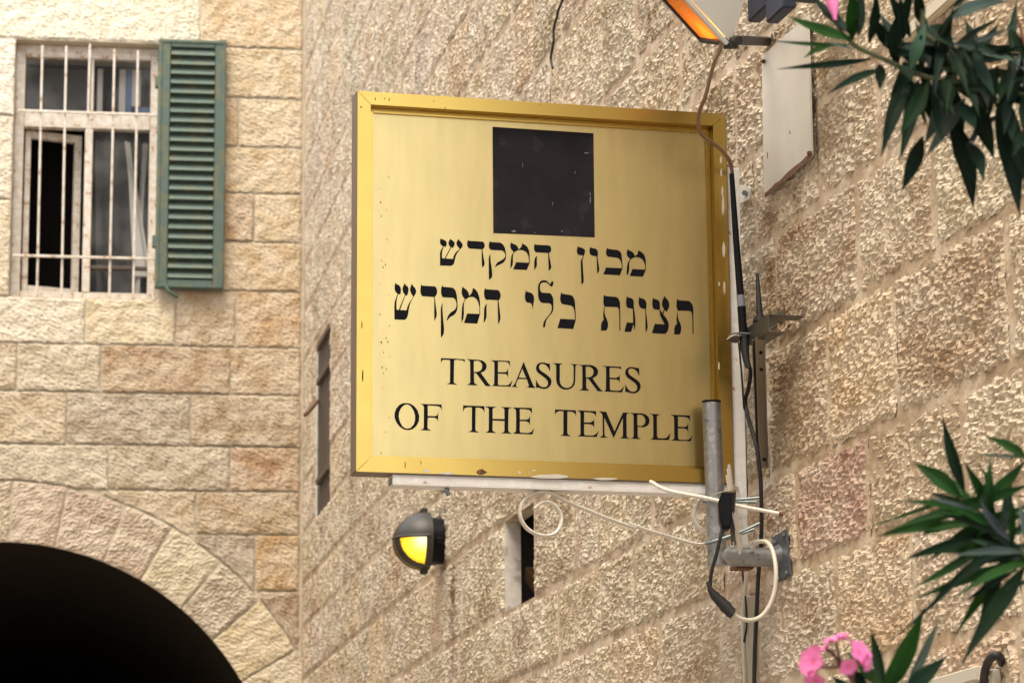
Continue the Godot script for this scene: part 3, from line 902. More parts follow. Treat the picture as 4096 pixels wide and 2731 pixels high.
	all.append([14.028, 14.601, 3.970, 4.264, Color(0.600, 0.503, 0.350)])
	all.append([14.601, 14.868, 3.970, 4.264, Color(0.594, 0.497, 0.368)])
	all.append([14.868, 15.390, 3.970, 4.264, Color(0.636, 0.477, 0.303)])
	all.append([16.070, 16.237, 3.970, 4.264, Color(0.564, 0.472, 0.335)])
	all.append([16.237, 16.660, 3.970, 4.264, Color(0.705, 0.578, 0.484)])
	all.append([7.645, 8.120, 4.264, 4.650, Color(0.574, 0.465, 0.329)])
	all.append([8.120, 8.522, 4.264, 4.650, Color(0.522, 0.429, 0.341)])
	all.append([8.522, 8.918, 4.264, 4.650, Color(0.553, 0.468, 0.345)])
	all.append([8.918, 9.243, 4.264, 4.650, Color(0.670, 0.551, 0.408)])
	all.append([9.243, 9.633, 4.264, 4.650, Color(0.667, 0.546, 0.393)])
	all.append([9.633, 10.098, 4.264, 4.650, Color(0.568, 0.469, 0.371)])
	all.append([10.098, 10.519, 4.264, 4.650, Color(0.593, 0.478, 0.341)])
	all.append([10.519, 10.910, 4.264, 4.650, Color(0.578, 0.485, 0.360)])
	all.append([10.910, 11.341, 4.264, 4.650, Color(0.629, 0.510, 0.385)])
	all.append([11.341, 11.902, 4.264, 4.650, Color(0.558, 0.460, 0.380)])
	all.append([11.902, 12.280, 4.264, 4.650, Color(0.672, 0.487, 0.314)])
	all.append([12.280, 12.804, 4.264, 4.650, Color(0.645, 0.549, 0.405)])
	all.append([12.804, 13.086, 4.264, 4.650, Color(0.602, 0.439, 0.290)])
	all.append([13.086, 13.568, 4.264, 4.650, Color(0.525, 0.436, 0.315)])
	all.append([13.568, 13.981, 4.264, 4.650, Color(0.586, 0.490, 0.383)])
	all.append([13.981, 14.564, 4.264, 4.650, Color(0.651, 0.525, 0.396)])
	all.append([14.564, 14.971, 4.264, 4.650, Color(0.557, 0.469, 0.382)])
	all.append([14.971, 15.390, 4.264, 4.650, Color(0.663, 0.539, 0.429)])
	all.append([16.070, 16.148, 4.264, 4.650, Color(0.645, 0.534, 0.387)])
	all.append([16.148, 16.660, 4.264, 4.650, Color(0.624, 0.515, 0.400)])
	all.append([8.454, 8.897, 4.650, 4.988, Color(0.567, 0.467, 0.362)])
	all.append([8.897, 9.471, 4.650, 4.988, Color(0.545, 0.405, 0.303)])
	all.append([9.471, 9.876, 4.650, 4.988, Color(0.506, 0.421, 0.294)])
	all.append([9.876, 10.188, 4.650, 4.988, Color(0.639, 0.471, 0.315)])
	all.append([10.188, 10.728, 4.650, 4.988, Color(0.633, 0.523, 0.408)])
	all.append([10.728, 11.123, 4.650, 4.988, Color(0.647, 0.534, 0.370)])
	all.append([11.123, 11.501, 4.650, 4.988, Color(0.538, 0.389, 0.258)])
	all.append([11.501, 11.978, 4.650, 4.988, Color(0.519, 0.420, 0.296)])
	all.append([11.978, 12.327, 4.650, 4.988, Color(0.626, 0.511, 0.366)])
	all.append([12.327, 12.764, 4.650, 4.988, Color(0.620, 0.502, 0.376)])
	all.append([12.764, 13.143, 4.650, 4.988, Color(0.508, 0.416, 0.325)])
	all.append([13.143, 13.692, 4.650, 4.988, Color(0.619, 0.514, 0.401)])
	all.append([13.692, 14.106, 4.650, 4.988, Color(0.574, 0.475, 0.361)])
	all.append([14.106, 14.565, 4.650, 4.988, Color(0.578, 0.467, 0.347)])
	all.append([14.565, 14.948, 4.650, 4.988, Color(0.633, 0.512, 0.391)])
	all.append([14.948, 15.390, 4.650, 4.988, Color(0.520, 0.386, 0.251)])
	all.append([16.070, 16.276, 4.650, 4.988, Color(0.535, 0.396, 0.280)])
	all.append([16.276, 16.660, 4.650, 4.988, Color(0.596, 0.501, 0.385)])
	all.append([9.460, 9.830, 4.988, 5.284, Color(0.572, 0.466, 0.370)])
	all.append([9.830, 10.245, 4.988, 5.284, Color(0.618, 0.448, 0.305)])
	all.append([10.245, 10.604, 4.988, 5.284, Color(0.658, 0.544, 0.377)])
	all.append([10.604, 11.080, 4.988, 5.284, Color(0.613, 0.504, 0.392)])
	all.append([11.080, 11.511, 4.988, 5.284, Color(0.617, 0.450, 0.294)])
	all.append([11.511, 12.011, 4.988, 5.284, Color(0.660, 0.536, 0.382)])
	all.append([12.011, 12.328, 4.988, 5.284, Color(0.519, 0.422, 0.305)])
	all.append([12.328, 12.768, 4.988, 5.284, Color(0.521, 0.435, 0.312)])
	all.append([12.768, 13.294, 4.988, 5.284, Color(0.650, 0.522, 0.384)])
	all.append([13.294, 13.582, 4.988, 5.284, Color(0.642, 0.527, 0.386)])
	all.append([13.582, 14.098, 4.988, 5.284, Color(0.600, 0.491, 0.377)])
	all.append([14.098, 14.466, 4.988, 5.284, Color(0.576, 0.464, 0.351)])
	all.append([14.466, 14.979, 4.988, 5.284, Color(0.565, 0.466, 0.352)])
	all.append([14.979, 15.393, 4.988, 5.284, Color(0.627, 0.503, 0.364)])
	all.append([15.393, 15.727, 4.988, 5.284, Color(0.515, 0.414, 0.323)])
	all.append([15.727, 16.275, 4.988, 5.284, Color(0.510, 0.417, 0.298)])
	all.append([16.275, 16.660, 4.988, 5.284, Color(0.590, 0.492, 0.381)])
	all.append([10.305, 10.760, 5.284, 5.576, Color(0.580, 0.471, 0.333)])
	all.append([10.760, 11.024, 5.284, 5.576, Color(0.545, 0.447, 0.339)])
	all.append([11.024, 11.569, 5.284, 5.576, Color(0.635, 0.516, 0.381)])
	all.append([11.569, 11.993, 5.284, 5.576, Color(0.661, 0.530, 0.406)])
	all.append([11.993, 12.371, 5.284, 5.576, Color(0.512, 0.414, 0.337)])
	all.append([12.371, 12.765, 5.284, 5.576, Color(0.581, 0.465, 0.337)])
	all.append([12.765, 13.173, 5.284, 5.576, Color(0.556, 0.406, 0.256)])
	all.append([13.173, 13.646, 5.284, 5.576, Color(0.628, 0.527, 0.405)])
	all.append([13.646, 14.172, 5.284, 5.576, Color(0.532, 0.432, 0.307)])
	all.append([14.172, 14.501, 5.284, 5.576, Color(0.586, 0.470, 0.350)])
	all.append([14.501, 14.901, 5.284, 5.576, Color(0.627, 0.520, 0.409)])
	all.append([14.901, 15.398, 5.284, 5.576, Color(0.600, 0.487, 0.344)])
	all.append([15.398, 15.792, 5.284, 5.576, Color(0.524, 0.421, 0.310)])
	all.append([15.792, 16.253, 5.284, 5.576, Color(0.586, 0.489, 0.373)])
	all.append([16.253, 16.660, 5.284, 5.576, Color(0.570, 0.464, 0.357)])
	all.append([11.039, 11.602, 5.576, 5.862, Color(0.596, 0.479, 0.379)])
	all.append([11.602, 11.879, 5.576, 5.862, Color(0.592, 0.494, 0.353)])
	all.append([11.879, 12.396, 5.576, 5.862, Color(0.614, 0.499, 0.365)])
	all.append([12.396, 12.845, 5.576, 5.862, Color(0.612, 0.493, 0.374)])
	all.append([12.845, 13.279, 5.576, 5.862, Color(0.521, 0.437, 0.298)])
	all.append([13.279, 13.661, 5.576, 5.862, Color(0.509, 0.413, 0.298)])
	all.append([13.661, 14.161, 5.576, 5.862, Color(0.548, 0.455, 0.373)])
	all.append([14.161, 14.544, 5.576, 5.862, Color(0.542, 0.440, 0.353)])
	all.append([14.544, 14.983, 5.576, 5.862, Color(0.585, 0.480, 0.341)])
	all.append([14.983, 15.296, 5.576, 5.862, Color(0.584, 0.480, 0.373)])
	all.append([15.296, 15.745, 5.576, 5.862, Color(0.511, 0.420, 0.322)])
	all.append([15.745, 16.225, 5.576, 5.862, Color(0.566, 0.467, 0.354)])
	all.append([16.225, 16.660, 5.576, 5.862, Color(0.623, 0.517, 0.395)])
	all.append([12.300, 12.859, 5.862, 6.200, Color(0.665, 0.499, 0.343)])
	all.append([12.859, 13.263, 5.862, 6.200, Color(0.657, 0.552, 0.419)])
	all.append([13.263, 13.670, 5.862, 6.200, Color(0.593, 0.491, 0.372)])
	all.append([13.670, 14.146, 5.862, 6.200, Color(0.667, 0.547, 0.410)])
	all.append([14.146, 14.587, 5.862, 6.200, Color(0.543, 0.464, 0.350)])
	all.append([14.587, 14.881, 5.862, 6.200, Color(0.536, 0.449, 0.319)])
	all.append([14.881, 15.373, 5.862, 6.200, Color(0.545, 0.451, 0.338)])
	all.append([15.373, 15.825, 5.862, 6.200, Color(0.593, 0.441, 0.307)])
	all.append([15.825, 16.269, 5.862, 6.200, Color(0.529, 0.430, 0.338)])
	all.append([16.269, 16.660, 5.862, 6.200, Color(0.579, 0.479, 0.390)])
	all.append([13.280, 13.722, 6.200, 6.533, Color(0.670, 0.496, 0.320)])
	all.append([13.722, 13.998, 6.200, 6.533, Color(0.591, 0.484, 0.354)])
	all.append([13.998, 14.483, 6.200, 6.533, Color(0.589, 0.499, 0.375)])
	all.append([14.483, 14.941, 6.200, 6.533, Color(0.544, 0.458, 0.340)])
	all.append([14.941, 15.453, 6.200, 6.533, Color(0.654, 0.493, 0.339)])
	all.append([15.453, 15.881, 6.200, 6.533, Color(0.524, 0.428, 0.299)])
	all.append([15.881, 16.166, 6.200, 6.533, Color(0.543, 0.442, 0.334)])
	all.append([16.166, 16.660, 6.200, 6.533, Color(0.585, 0.470, 0.338)])
	all.append([14.022, 14.604, 6.533, 6.786, Color(0.669, 0.544, 0.437)])
	all.append([14.604, 15.016, 6.533, 6.786, Color(0.626, 0.503, 0.373)])
	all.append([15.016, 15.372, 6.533, 6.786, Color(0.618, 0.496, 0.372)])
	all.append([15.372, 15.876, 6.533, 6.786, Color(0.542, 0.445, 0.327)])
	all.append([15.876, 16.194, 6.533, 6.786, Color(0.703, 0.591, 0.482)])
	all.append([16.194, 16.660, 6.533, 6.786, Color(0.652, 0.524, 0.383)])
	all.append([14.921, 15.337, 6.786, 7.100, Color(0.589, 0.483, 0.372)])
	all.append([15.337, 15.766, 6.786, 7.100, Color(0.578, 0.481, 0.378)])
	all.append([15.766, 16.252, 6.786, 7.100, Color(0.637, 0.528, 0.374)])
	all.append([16.252, 16.660, 6.786, 7.100, Color(0.538, 0.454, 0.347)])
	all.append([15.344, 15.894, 7.100, 7.400, Color(0.618, 0.519, 0.418)])
	all.append([15.894, 16.262, 7.100, 7.400, Color(0.522, 0.430, 0.326)])
	all.append([16.262, 16.660, 7.100, 7.400, Color(0.647, 0.544, 0.398)])
	return all

func make_left_building() -> void:
	var house := thing("stone_building", "sandy limestone building with a green shuttered window above a dark archway", "building", Transform3D(Basis(Vector3(0.9903,0,-0.1386),Vector3(0,1,0),Vector3(0.1386,0,0.9903)),Vector3(-1.2456,0,-16.739)))
	var b := MB.new()
	var pts := PackedVector2Array([Vector2(-9,0),Vector2(-9,5.367),Vector2(0.4,5.367),Vector2(0.4,0),Vector2(ARCH.x + ARCH_IN + 0.006, 0)])
	for k in 41:
		var g := PI * k / 40.0
		pts.append(ARCH + Vector2(cos(g), sin(g)) * (ARCH_IN + 0.006))
	pts.append(Vector2(ARCH.x - ARCH_IN - 0.006, 0))
	b.plate(pts, Transform3D(), -0.5, -0.010)
	for r in [[-9.0, -1.733, 5.367, 6.948], [-0.878, 0.4, 5.367, 6.948], [-9.0, 0.4, 6.948, 9.8]]:
		b.plate(PackedVector2Array([Vector2(r[0], r[2]),Vector2(r[1], r[2]),Vector2(r[1], r[3]),Vector2(r[0], r[3])]), Transform3D(), -0.5, -0.010)
	part("mortar_bed", b.mesh(), mats.mortar_pale, house)
	b = MB.new()
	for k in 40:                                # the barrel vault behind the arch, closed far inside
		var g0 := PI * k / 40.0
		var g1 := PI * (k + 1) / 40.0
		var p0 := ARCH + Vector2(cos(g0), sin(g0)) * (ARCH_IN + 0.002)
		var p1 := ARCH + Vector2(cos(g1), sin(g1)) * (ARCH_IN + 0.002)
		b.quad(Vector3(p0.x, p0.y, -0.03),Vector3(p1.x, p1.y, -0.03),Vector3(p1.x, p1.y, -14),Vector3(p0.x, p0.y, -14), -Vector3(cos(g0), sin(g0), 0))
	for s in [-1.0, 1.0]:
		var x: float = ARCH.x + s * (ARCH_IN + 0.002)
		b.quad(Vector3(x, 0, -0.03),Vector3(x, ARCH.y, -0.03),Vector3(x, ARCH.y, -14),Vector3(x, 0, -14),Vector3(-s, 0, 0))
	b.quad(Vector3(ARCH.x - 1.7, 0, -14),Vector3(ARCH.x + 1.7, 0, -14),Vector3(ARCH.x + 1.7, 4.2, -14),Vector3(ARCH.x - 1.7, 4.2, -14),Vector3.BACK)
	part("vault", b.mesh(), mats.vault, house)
	for s in left_stones():
		left_stone(house, s[0] + 0.006, s[1] - 0.006, s[2] + 0.007, s[3] - 0.007, s[4], s[5])

	arch_stone(house, 2.1841, 2.3371, Color(0.523, 0.434, 0.332), 0)
	arch_stone(house, 2.0241, 2.1771, Color(0.523, 0.434, 0.332), 0)
	arch_stone(house, 1.8641, 2.0171, Color(0.523, 0.434, 0.332), 0)
	arch_stone(house, 1.7041, 1.8571, Color(0.523, 0.434, 0.332), 0)
	arch_stone(house, 1.5441, 1.6971, Color(0.523, 0.434, 0.332), 0)
	arch_stone(house, 1.3837, 1.5371, Color(0.521, 0.408, 0.338), 1)
	arch_stone(house, 1.2035, 1.3767, Color(0.510, 0.398, 0.337), 0)
	arch_stone(house, 1.0547, 1.1965, Color(0.524, 0.426, 0.347), 0)
	arch_stone(house, 0.8762, 1.0477, Color(0.576, 0.507, 0.364), 0)
	arch_stone(house, 0.7164, 0.8692, Color(0.456, 0.382, 0.302), 0)
	arch_stone(house, 0.5363, 0.7094, Color(0.630, 0.520, 0.339), 1)
	arch_stone(house, 0.3713, 0.5293, Color(0.588, 0.510, 0.381), 1)
	arch_stone(house, 0.2063, 0.3643, Color(0.459, 0.347, 0.266), 0)
	arch_stone(house, 0.0413, 0.1993, Color(0.523, 0.434, 0.332), 0)
	arch_stone(house, -0.1237, 0.0343, Color(0.523, 0.434, 0.332), 0)
	# the barred window
	var win := Node3D.new(); win.name = "window"; house.add_child(win)
	b = MB.new(); b.box(Transform3D(Basis(),Vector3(-1.7035,6.1575,-0.13)),Vector3(0.055,1.575,0.06), 0.003); part("frame", b.mesh(), mats.white_rusty, win)
	b = MB.new(); b.box(Transform3D(Basis(),Vector3(-0.9025,6.1575,-0.13)),Vector3(0.045,1.575,0.06), 0.003); part("frame", b.mesh(), mats.white_rusty, win)
	b = MB.new(); b.box(Transform3D(Basis(),Vector3(-1.3005,6.9075,-0.13)),Vector3(0.749,0.075,0.06), 0.003); part("frame", b.mesh(), mats.white_rusty, win)
	b = MB.new(); b.box(Transform3D(Basis(),Vector3(-1.3005,5.395,-0.13)),Vector3(0.749,0.05,0.06), 0.003); part("frame", b.mesh(), mats.white_rusty, win)
	b = MB.new(); b.box(Transform3D(Basis(),Vector3(-1.3005,6.4829,-0.1275)),Vector3(0.749,0.1069,0.065), 0.003); part("frame", b.mesh(), mats.white_rusty, win)
	b = MB.new(); b.box(Transform3D(Basis(),Vector3(-1.2879,5.9247,-0.1275)),Vector3(0.0464,1.0074,0.065), 0.003); part("frame", b.mesh(), mats.white_rusty, win)
	b = MB.new(); b.box(Transform3D(Basis(),Vector3(-1.2747,6.7032,-0.13)),Vector3(0.0172,0.3316,0.05), 0.003); part("frame", b.mesh(), mats.white_rusty, win)
	b = MB.new(); b.box(Transform3D(Basis(),Vector3(-1.0948,5.5781,-0.13)),Vector3(0.3357,0.0202,0.04), 0.003); part("frame", b.mesh(), mats.brown_steel, win)
	b = MB.new(); b.box(Transform3D(Basis(),Vector3(-1.3055,5.3465,-0.096)),Vector3(0.851,0.043,0.168), 0.003); part("sill", b.mesh(), mats.white_rusty, win)
	b = MB.new(); b.box(Transform3D(Basis(),Vector3(-1.4791,6.7032,-0.133)),Vector3(0.3897,0.3316,0.004), 0); part("pane", b.mesh(), mats.window_glass, win)
	b = MB.new(); b.box(Transform3D(Basis(),Vector3(-1.096,6.7032,-0.133)),Vector3(0.338,0.3316,0.004), 0); part("pane", b.mesh(), mats.window_glass, win)
	b = MB.new(); b.box(Transform3D(Basis(),Vector3(-1.0953,5.9247,-0.133)),Vector3(0.3367,1.0074,0.004), 0); part("pane", b.mesh(), mats.window_glass, win)
	var sash := Node3D.new(); sash.name = "casement"; win.add_child(sash)
	var sw := Transform3D(Basis(Vector3.UP, 0.30),Vector3(-1.671,0,-0.17))
	b = MB.new(); b.box(sw * Transform3D(Basis(),Vector3(0.0175,5.9252,0)),Vector3(0.035,1.0004,0.04), 0.003); part("sash_rail", b.mesh(), mats.white_rusty, sash)
	b = MB.new(); b.box(sw * Transform3D(Basis(),Vector3(0.3299,5.9252,0)),Vector3(0.04,1.0004,0.04), 0.003); part("sash_rail", b.mesh(), mats.white_rusty, sash)
	b = MB.new(); b.box(sw * Transform3D(Basis(),Vector3(0.1725,6.4024,0)),Vector3(0.2729,0.046,0.04), 0.003); part("sash_rail", b.mesh(), mats.white_rusty, sash)
	b = MB.new(); b.box(sw * Transform3D(Basis(),Vector3(0.1725,5.4475,0)),Vector3(0.2729,0.045,0.04), 0.003); part("sash_rail", b.mesh(), mats.white_rusty, sash)
	b = MB.new(); b.box(Transform3D(Basis(),Vector3(-1.2306,6.7007,-0.295)),Vector3(0.0321,0.3286,0.01), 0); part("curtain", b.mesh(), mats.curtain_white, win)
	b = MB.new(); b.box(Transform3D(Basis(),Vector3(-1.0954,6.7007,-0.295)),Vector3(0.0383,0.3286,0.01), 0); part("curtain", b.mesh(), mats.curtain_white, win)
	b = MB.new(); b.box(Transform3D(Basis(),Vector3(-1.0565,6.7007,-0.3085)),Vector3(0.0346,0.3286,0.007), 0); part("curtain", b.mesh(), mats.curtain_blue, win)
	b = MB.new(); b.box(Transform3D(Basis(),Vector3(-1.0107,6.7507,-0.295)),Vector3(0.052,0.2286,0.01), 0); part("curtain", b.mesh(), mats.curtain_white, win)
	b = MB.new(); b.box(Transform3D(Basis(),Vector3(-0.9715,6.5864,-0.3165)),Vector3(0.0926,0.1,0.007), 0); part("curtain", b.mesh(), mats.curtain_blue, win)
	b = MB.new(); b.box(Transform3D(Basis(),Vector3(-1.4899,6.7007,-0.325)),Vector3(0.3683,0.3286,0.01), 0); part("curtain", b.mesh(), mats.curtain_grey, win)
	b = MB.new()
	for k in 32:
		var f0 := float(k) / 32.0; var f1 := float(k + 1) / 32.0
		var a0 := Vector3(lerpf(-1.2547, -1.02, f0), 6.4294, -0.36 + sin(f0 * 25.132) * 0.035); var a1 := Vector3(lerpf(-1.2547, -1.02, f1), 6.4294, -0.36 + sin(f1 * 25.132) * 0.035)
		var d0 := Vector3(0.03,-1.0094,0) * (1.0 + 0.5 * sin(f0 * 9.0)); var d1 := Vector3(0.03,-1.0094,0) * (1.0 + 0.5 * sin(f1 * 9.0))
		d0.y = -1.0094; d1.y = -1.0094
		b.quad(a0, a1, a1 + d1, a0 + d0, Vector3.BACK)
	part("curtain", b.mesh(), mats.curtain_grey, win)
	b = MB.new()
	for k in 24:
		var f0 := float(k) / 24.0; var f1 := float(k + 1) / 24.0
		var a0 := Vector3(lerpf(-0.9632, -0.93, f0), 6.4094, -0.33 + sin(f0 * 18.849) * 0.025); var a1 := Vector3(lerpf(-0.9632, -0.93, f1), 6.4094, -0.33 + sin(f1 * 18.849) * 0.025)
		var d0 := Vector3(-0.04,-0.9894,0) * (1.0 + 0.5 * sin(f0 * 9.0)); var d1 := Vector3(-0.04,-0.9894,0) * (1.0 + 0.5 * sin(f1 * 9.0))
		d0.y = -0.9894; d1.y = -0.9894
		b.quad(a0, a1, a1 + d1, a0 + d0, Vector3.BACK)
	part("curtain", b.mesh(), mats.curtain_white, win)
	b = MB.new()
	for k in 16:
		var f0 := float(k) / 16.0; var f1 := float(k + 1) / 16.0
		var a0 := Vector3(lerpf(-1.2402, -1.1424, f0), 5.73, -0.28 + sin(f0 * 12.566) * 0.02); var a1 := Vector3(lerpf(-1.2402, -1.1424, f1), 5.73, -0.28 + sin(f1 * 12.566) * 0.02)
		var d0 := Vector3(0.12,-0.31,0) * (1.0 + 0.5 * sin(f0 * 9.0)); var d1 := Vector3(0.12,-0.31,0) * (1.0 + 0.5 * sin(f1 * 9.0))
		d0.y = -0.31; d1.y = -0.31
		b.quad(a0, a1, a1 + d1, a0 + d0, Vector3.BACK)
	part("curtain", b.mesh(), mats.curtain_grey, win)
	b = MB.new()
	for k in 8:
		var f0 := float(k) / 8.0; var f1 := float(k + 1) / 8.0
		var a0 := Vector3(lerpf(-1.0739, -1.0431, f0), 6.4094, -0.3 + sin(f0 * 6.283) * 0.012); var a1 := Vector3(lerpf(-1.0739, -1.0431, f1), 6.4094, -0.3 + sin(f1 * 6.283) * 0.012)
		var d0 := Vector3(0.1,-0.8394,0) * (1.0 + 0.5 * sin(f0 * 9.0)); var d1 := Vector3(0.1,-0.8394,0) * (1.0 + 0.5 * sin(f1 * 9.0))
		d0.y = -0.8394; d1.y = -0.8394
		b.quad(a0, a1, a1 + d1, a0 + d0, Vector3.BACK)
	part("curtain", b.mesh(), mats.curtain_white, win)
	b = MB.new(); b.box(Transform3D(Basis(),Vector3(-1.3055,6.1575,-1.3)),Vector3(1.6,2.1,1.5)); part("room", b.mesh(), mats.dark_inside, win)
	b = MB.new(); b.bar(Vector3(-1.5759,6.9147,-0.012),Vector3(-1.5701,5.3712,-0.012), 0.014, 0.012, Vector3.RIGHT, 0.003); part("bar", b.mesh(), mats.white_rusty, win)
	b = MB.new(); b.bar(Vector3(-1.4339,6.9158,-0.012),Vector3(-1.427,5.3745,-0.012), 0.014, 0.012, Vector3.RIGHT, 0.003); part("bar", b.mesh(), mats.white_rusty, win)
	b = MB.new(); b.bar(Vector3(-1.2934,6.9379,-0.012),Vector3(-1.2954,6.439,-0.012), 0.014, 0.012, Vector3.RIGHT, 0.003); part("bar", b.mesh(), mats.white_rusty, win)
	b = MB.new(); b.bar(Vector3(-1.1462,6.9039,-0.012),Vector3(-1.147,5.3744,-0.012), 0.014, 0.012, Vector3.RIGHT, 0.003); part("bar", b.mesh(), mats.white_rusty, win)
	b = MB.new(); b.bar(Vector3(-1.0054,6.9024,-0.012),Vector3(-1.0068,5.3688,-0.012), 0.014, 0.012, Vector3.RIGHT, 0.003); part("bar", b.mesh(), mats.white_rusty, win)
	b = MB.new(); b.bar(Vector3(-1.709,6.4993,0.004),Vector3(-0.8537,6.4959,0.004), 0.015, 0.012, Vector3.UP, 0.003); part("bar", b.mesh(), mats.white_rusty, win)
	b = MB.new(); b.bar(Vector3(-1.7181,5.61,0.004),Vector3(-0.8536,5.6089,0.004), 0.015, 0.012, Vector3.UP, 0.003); part("bar", b.mesh(), mats.white_rusty, win)
	# the louvred shutter, folded back against the wall
	var shut := Node3D.new(); shut.name = "shutter"; house.add_child(shut)
	b = MB.new(); b.box(Transform3D(Basis(),Vector3(-0.8458,6.1863,0.0525)),Vector3(0.0715,1.5369,0.045), 0.004); part("stile", b.mesh(), mats.shutter_green, shut)
	b = MB.new(); b.box(Transform3D(Basis(),Vector3(-0.5096,6.1863,0.0525)),Vector3(0.0651,1.5369,0.045), 0.004); part("stile", b.mesh(), mats.shutter_green, shut)
	b = MB.new(); b.box(Transform3D(Basis(),Vector3(-0.6762,6.9304,0.052)),Vector3(0.2659,0.0487,0.044), 0.004); part("rail", b.mesh(), mats.shutter_green, shut)
	b = MB.new(); b.box(Transform3D(Basis(),Vector3(-0.6762,5.4442,0.052)),Vector3(0.2659,0.0526,0.044), 0.004); part("rail", b.mesh(), mats.shutter_green, shut)
	b = MB.new(); b.box(Transform3D(Basis(),Vector3(-0.6762,6.1883,0.035)),Vector3(0.2659,1.4335,0.006), 0); part("back_board", b.mesh(), mats.shutter_green, shut)
	b = MB.new(); b.box(Transform3D(Basis(),Vector3(-0.6793,6.9408,0.0783)),Vector3(0.3965,0.016,0.0055), 0.002); part("moulding", b.mesh(), mats.shutter_green, shut)
	b = MB.new(); b.box(Transform3D(Basis(),Vector3(-0.6793,5.4319,0.0783)),Vector3(0.3965,0.016,0.0055), 0.002); part("moulding", b.mesh(), mats.shutter_green, shut)
	b = MB.new(); b.box(Transform3D(Basis(),Vector3(-0.8696,6.1863,0.0783)),Vector3(0.016,1.4889,0.0055), 0.002); part("moulding", b.mesh(), mats.shutter_green, shut)
	b = MB.new(); b.box(Transform3D(Basis(),Vector3(-0.4891,6.1863,0.0783)),Vector3(0.016,1.4889,0.0055), 0.002); part("moulding", b.mesh(), mats.shutter_green, shut)
	b = MB.new(); b.box(Transform3D(Basis(Vector3.RIGHT, -0.62),Vector3(-0.6762,6.8762,0.063)),Vector3(0.2639,0.052,0.008), 0.002); part("slat", b.mesh(), mats.shutter_green, shut)
	b = MB.new(); b.box(Transform3D(Basis(Vector3.RIGHT, -0.62),Vector3(-0.6762,6.8164,0.063)),Vector3(0.2639,0.052,0.008), 0.002); part("slat", b.mesh(), mats.shutter_green, shut)
	b = MB.new(); b.box(Transform3D(Basis(Vector3.RIGHT, -0.62),Vector3(-0.6762,6.7565,0.063)),Vector3(0.2639,0.052,0.008), 0.002); part("slat", b.mesh(), mats.shutter_green, shut)
	b = MB.new(); b.box(Transform3D(Basis(Vector3.RIGHT, -0.62),Vector3(-0.6762,6.6967,0.063)),Vector3(0.2639,0.052,0.008), 0.002); part("slat", b.mesh(), mats.shutter_green, shut)
	b = MB.new(); b.box(Transform3D(Basis(Vector3.RIGHT, -0.62),Vector3(-0.6762,6.6369,0.063)),Vector3(0.2639,0.052,0.008), 0.002); part("slat", b.mesh(), mats.shutter_green, shut)
	b = MB.new(); b.box(Transform3D(Basis(Vector3.RIGHT, -0.62),Vector3(-0.6762,6.5771,0.063)),Vector3(0.2639,0.052,0.008), 0.002); part("slat", b.mesh(), mats.shutter_green, shut)
	b = MB.new(); b.box(Transform3D(Basis(Vector3.RIGHT, -0.62),Vector3(-0.6762,6.5173,0.063)),Vector3(0.2639,0.052,0.008), 0.002); part("slat", b.mesh(), mats.shutter_green, shut)
	b = MB.new(); b.box(Transform3D(Basis(Vector3.RIGHT, -0.62),Vector3(-0.6762,6.4575,0.063)),Vector3(0.2639,0.052,0.008), 0.002); part("slat", b.mesh(), mats.shutter_green, shut)
	b = MB.new(); b.box(Transform3D(Basis(Vector3.RIGHT, -0.62),Vector3(-0.6762,6.3977,0.063)),Vector3(0.2639,0.052,0.008), 0.002); part("slat", b.mesh(), mats.shutter_green, shut)
	b = MB.new(); b.box(Transform3D(Basis(Vector3.RIGHT, -0.62),Vector3(-0.6762,6.3378,0.063)),Vector3(0.2639,0.052,0.008), 0.002); part("slat", b.mesh(), mats.shutter_green, shut)
	b = MB.new(); b.box(Transform3D(Basis(Vector3.RIGHT, -0.62),Vector3(-0.6762,6.278,0.063)),Vector3(0.2639,0.052,0.008), 0.002); part("slat", b.mesh(), mats.shutter_green, shut)
	b = MB.new(); b.box(Transform3D(Basis(Vector3.RIGHT, -0.62),Vector3(-0.6762,6.2182,0.063)),Vector3(0.2639,0.052,0.008), 0.002); part("slat", b.mesh(), mats.shutter_green, shut)
	b = MB.new(); b.box(Transform3D(Basis(Vector3.RIGHT, -0.62),Vector3(-0.6762,6.1584,0.063)),Vector3(0.2639,0.052,0.008), 0.002); part("slat", b.mesh(), mats.shutter_green, shut)
	b = MB.new(); b.box(Transform3D(Basis(Vector3.RIGHT, -0.62),Vector3(-0.6762,6.0986,0.063)),Vector3(0.2639,0.052,0.008), 0.002); part("slat", b.mesh(), mats.shutter_green, shut)
	b = MB.new(); b.box(Transform3D(Basis(Vector3.RIGHT, -0.62),Vector3(-0.6762,6.0388,0.063)),Vector3(0.2639,0.052,0.008), 0.002); part("slat", b.mesh(), mats.shutter_green, shut)
	b = MB.new(); b.box(Transform3D(Basis(Vector3.RIGHT, -0.62),Vector3(-0.6762,5.979,0.063)),Vector3(0.2639,0.052,0.008), 0.002); part("slat", b.mesh(), mats.shutter_green, shut)
	b = MB.new(); b.box(Transform3D(Basis(Vector3.RIGHT, -0.62),Vector3(-0.6762,5.9191,0.063)),Vector3(0.2639,0.052,0.008), 0.002); part("slat", b.mesh(), mats.shutter_green, shut)
	b = MB.new(); b.box(Transform3D(Basis(Vector3.RIGHT, -0.62),Vector3(-0.6762,5.8593,0.063)),Vector3(0.2639,0.052,0.008), 0.002); part("slat", b.mesh(), mats.shutter_green, shut)
	b = MB.new(); b.box(Transform3D(Basis(Vector3.RIGHT, -0.62),Vector3(-0.6762,5.7995,0.063)),Vector3(0.2639,0.052,0.008), 0.002); part("slat", b.mesh(), mats.shutter_green, shut)
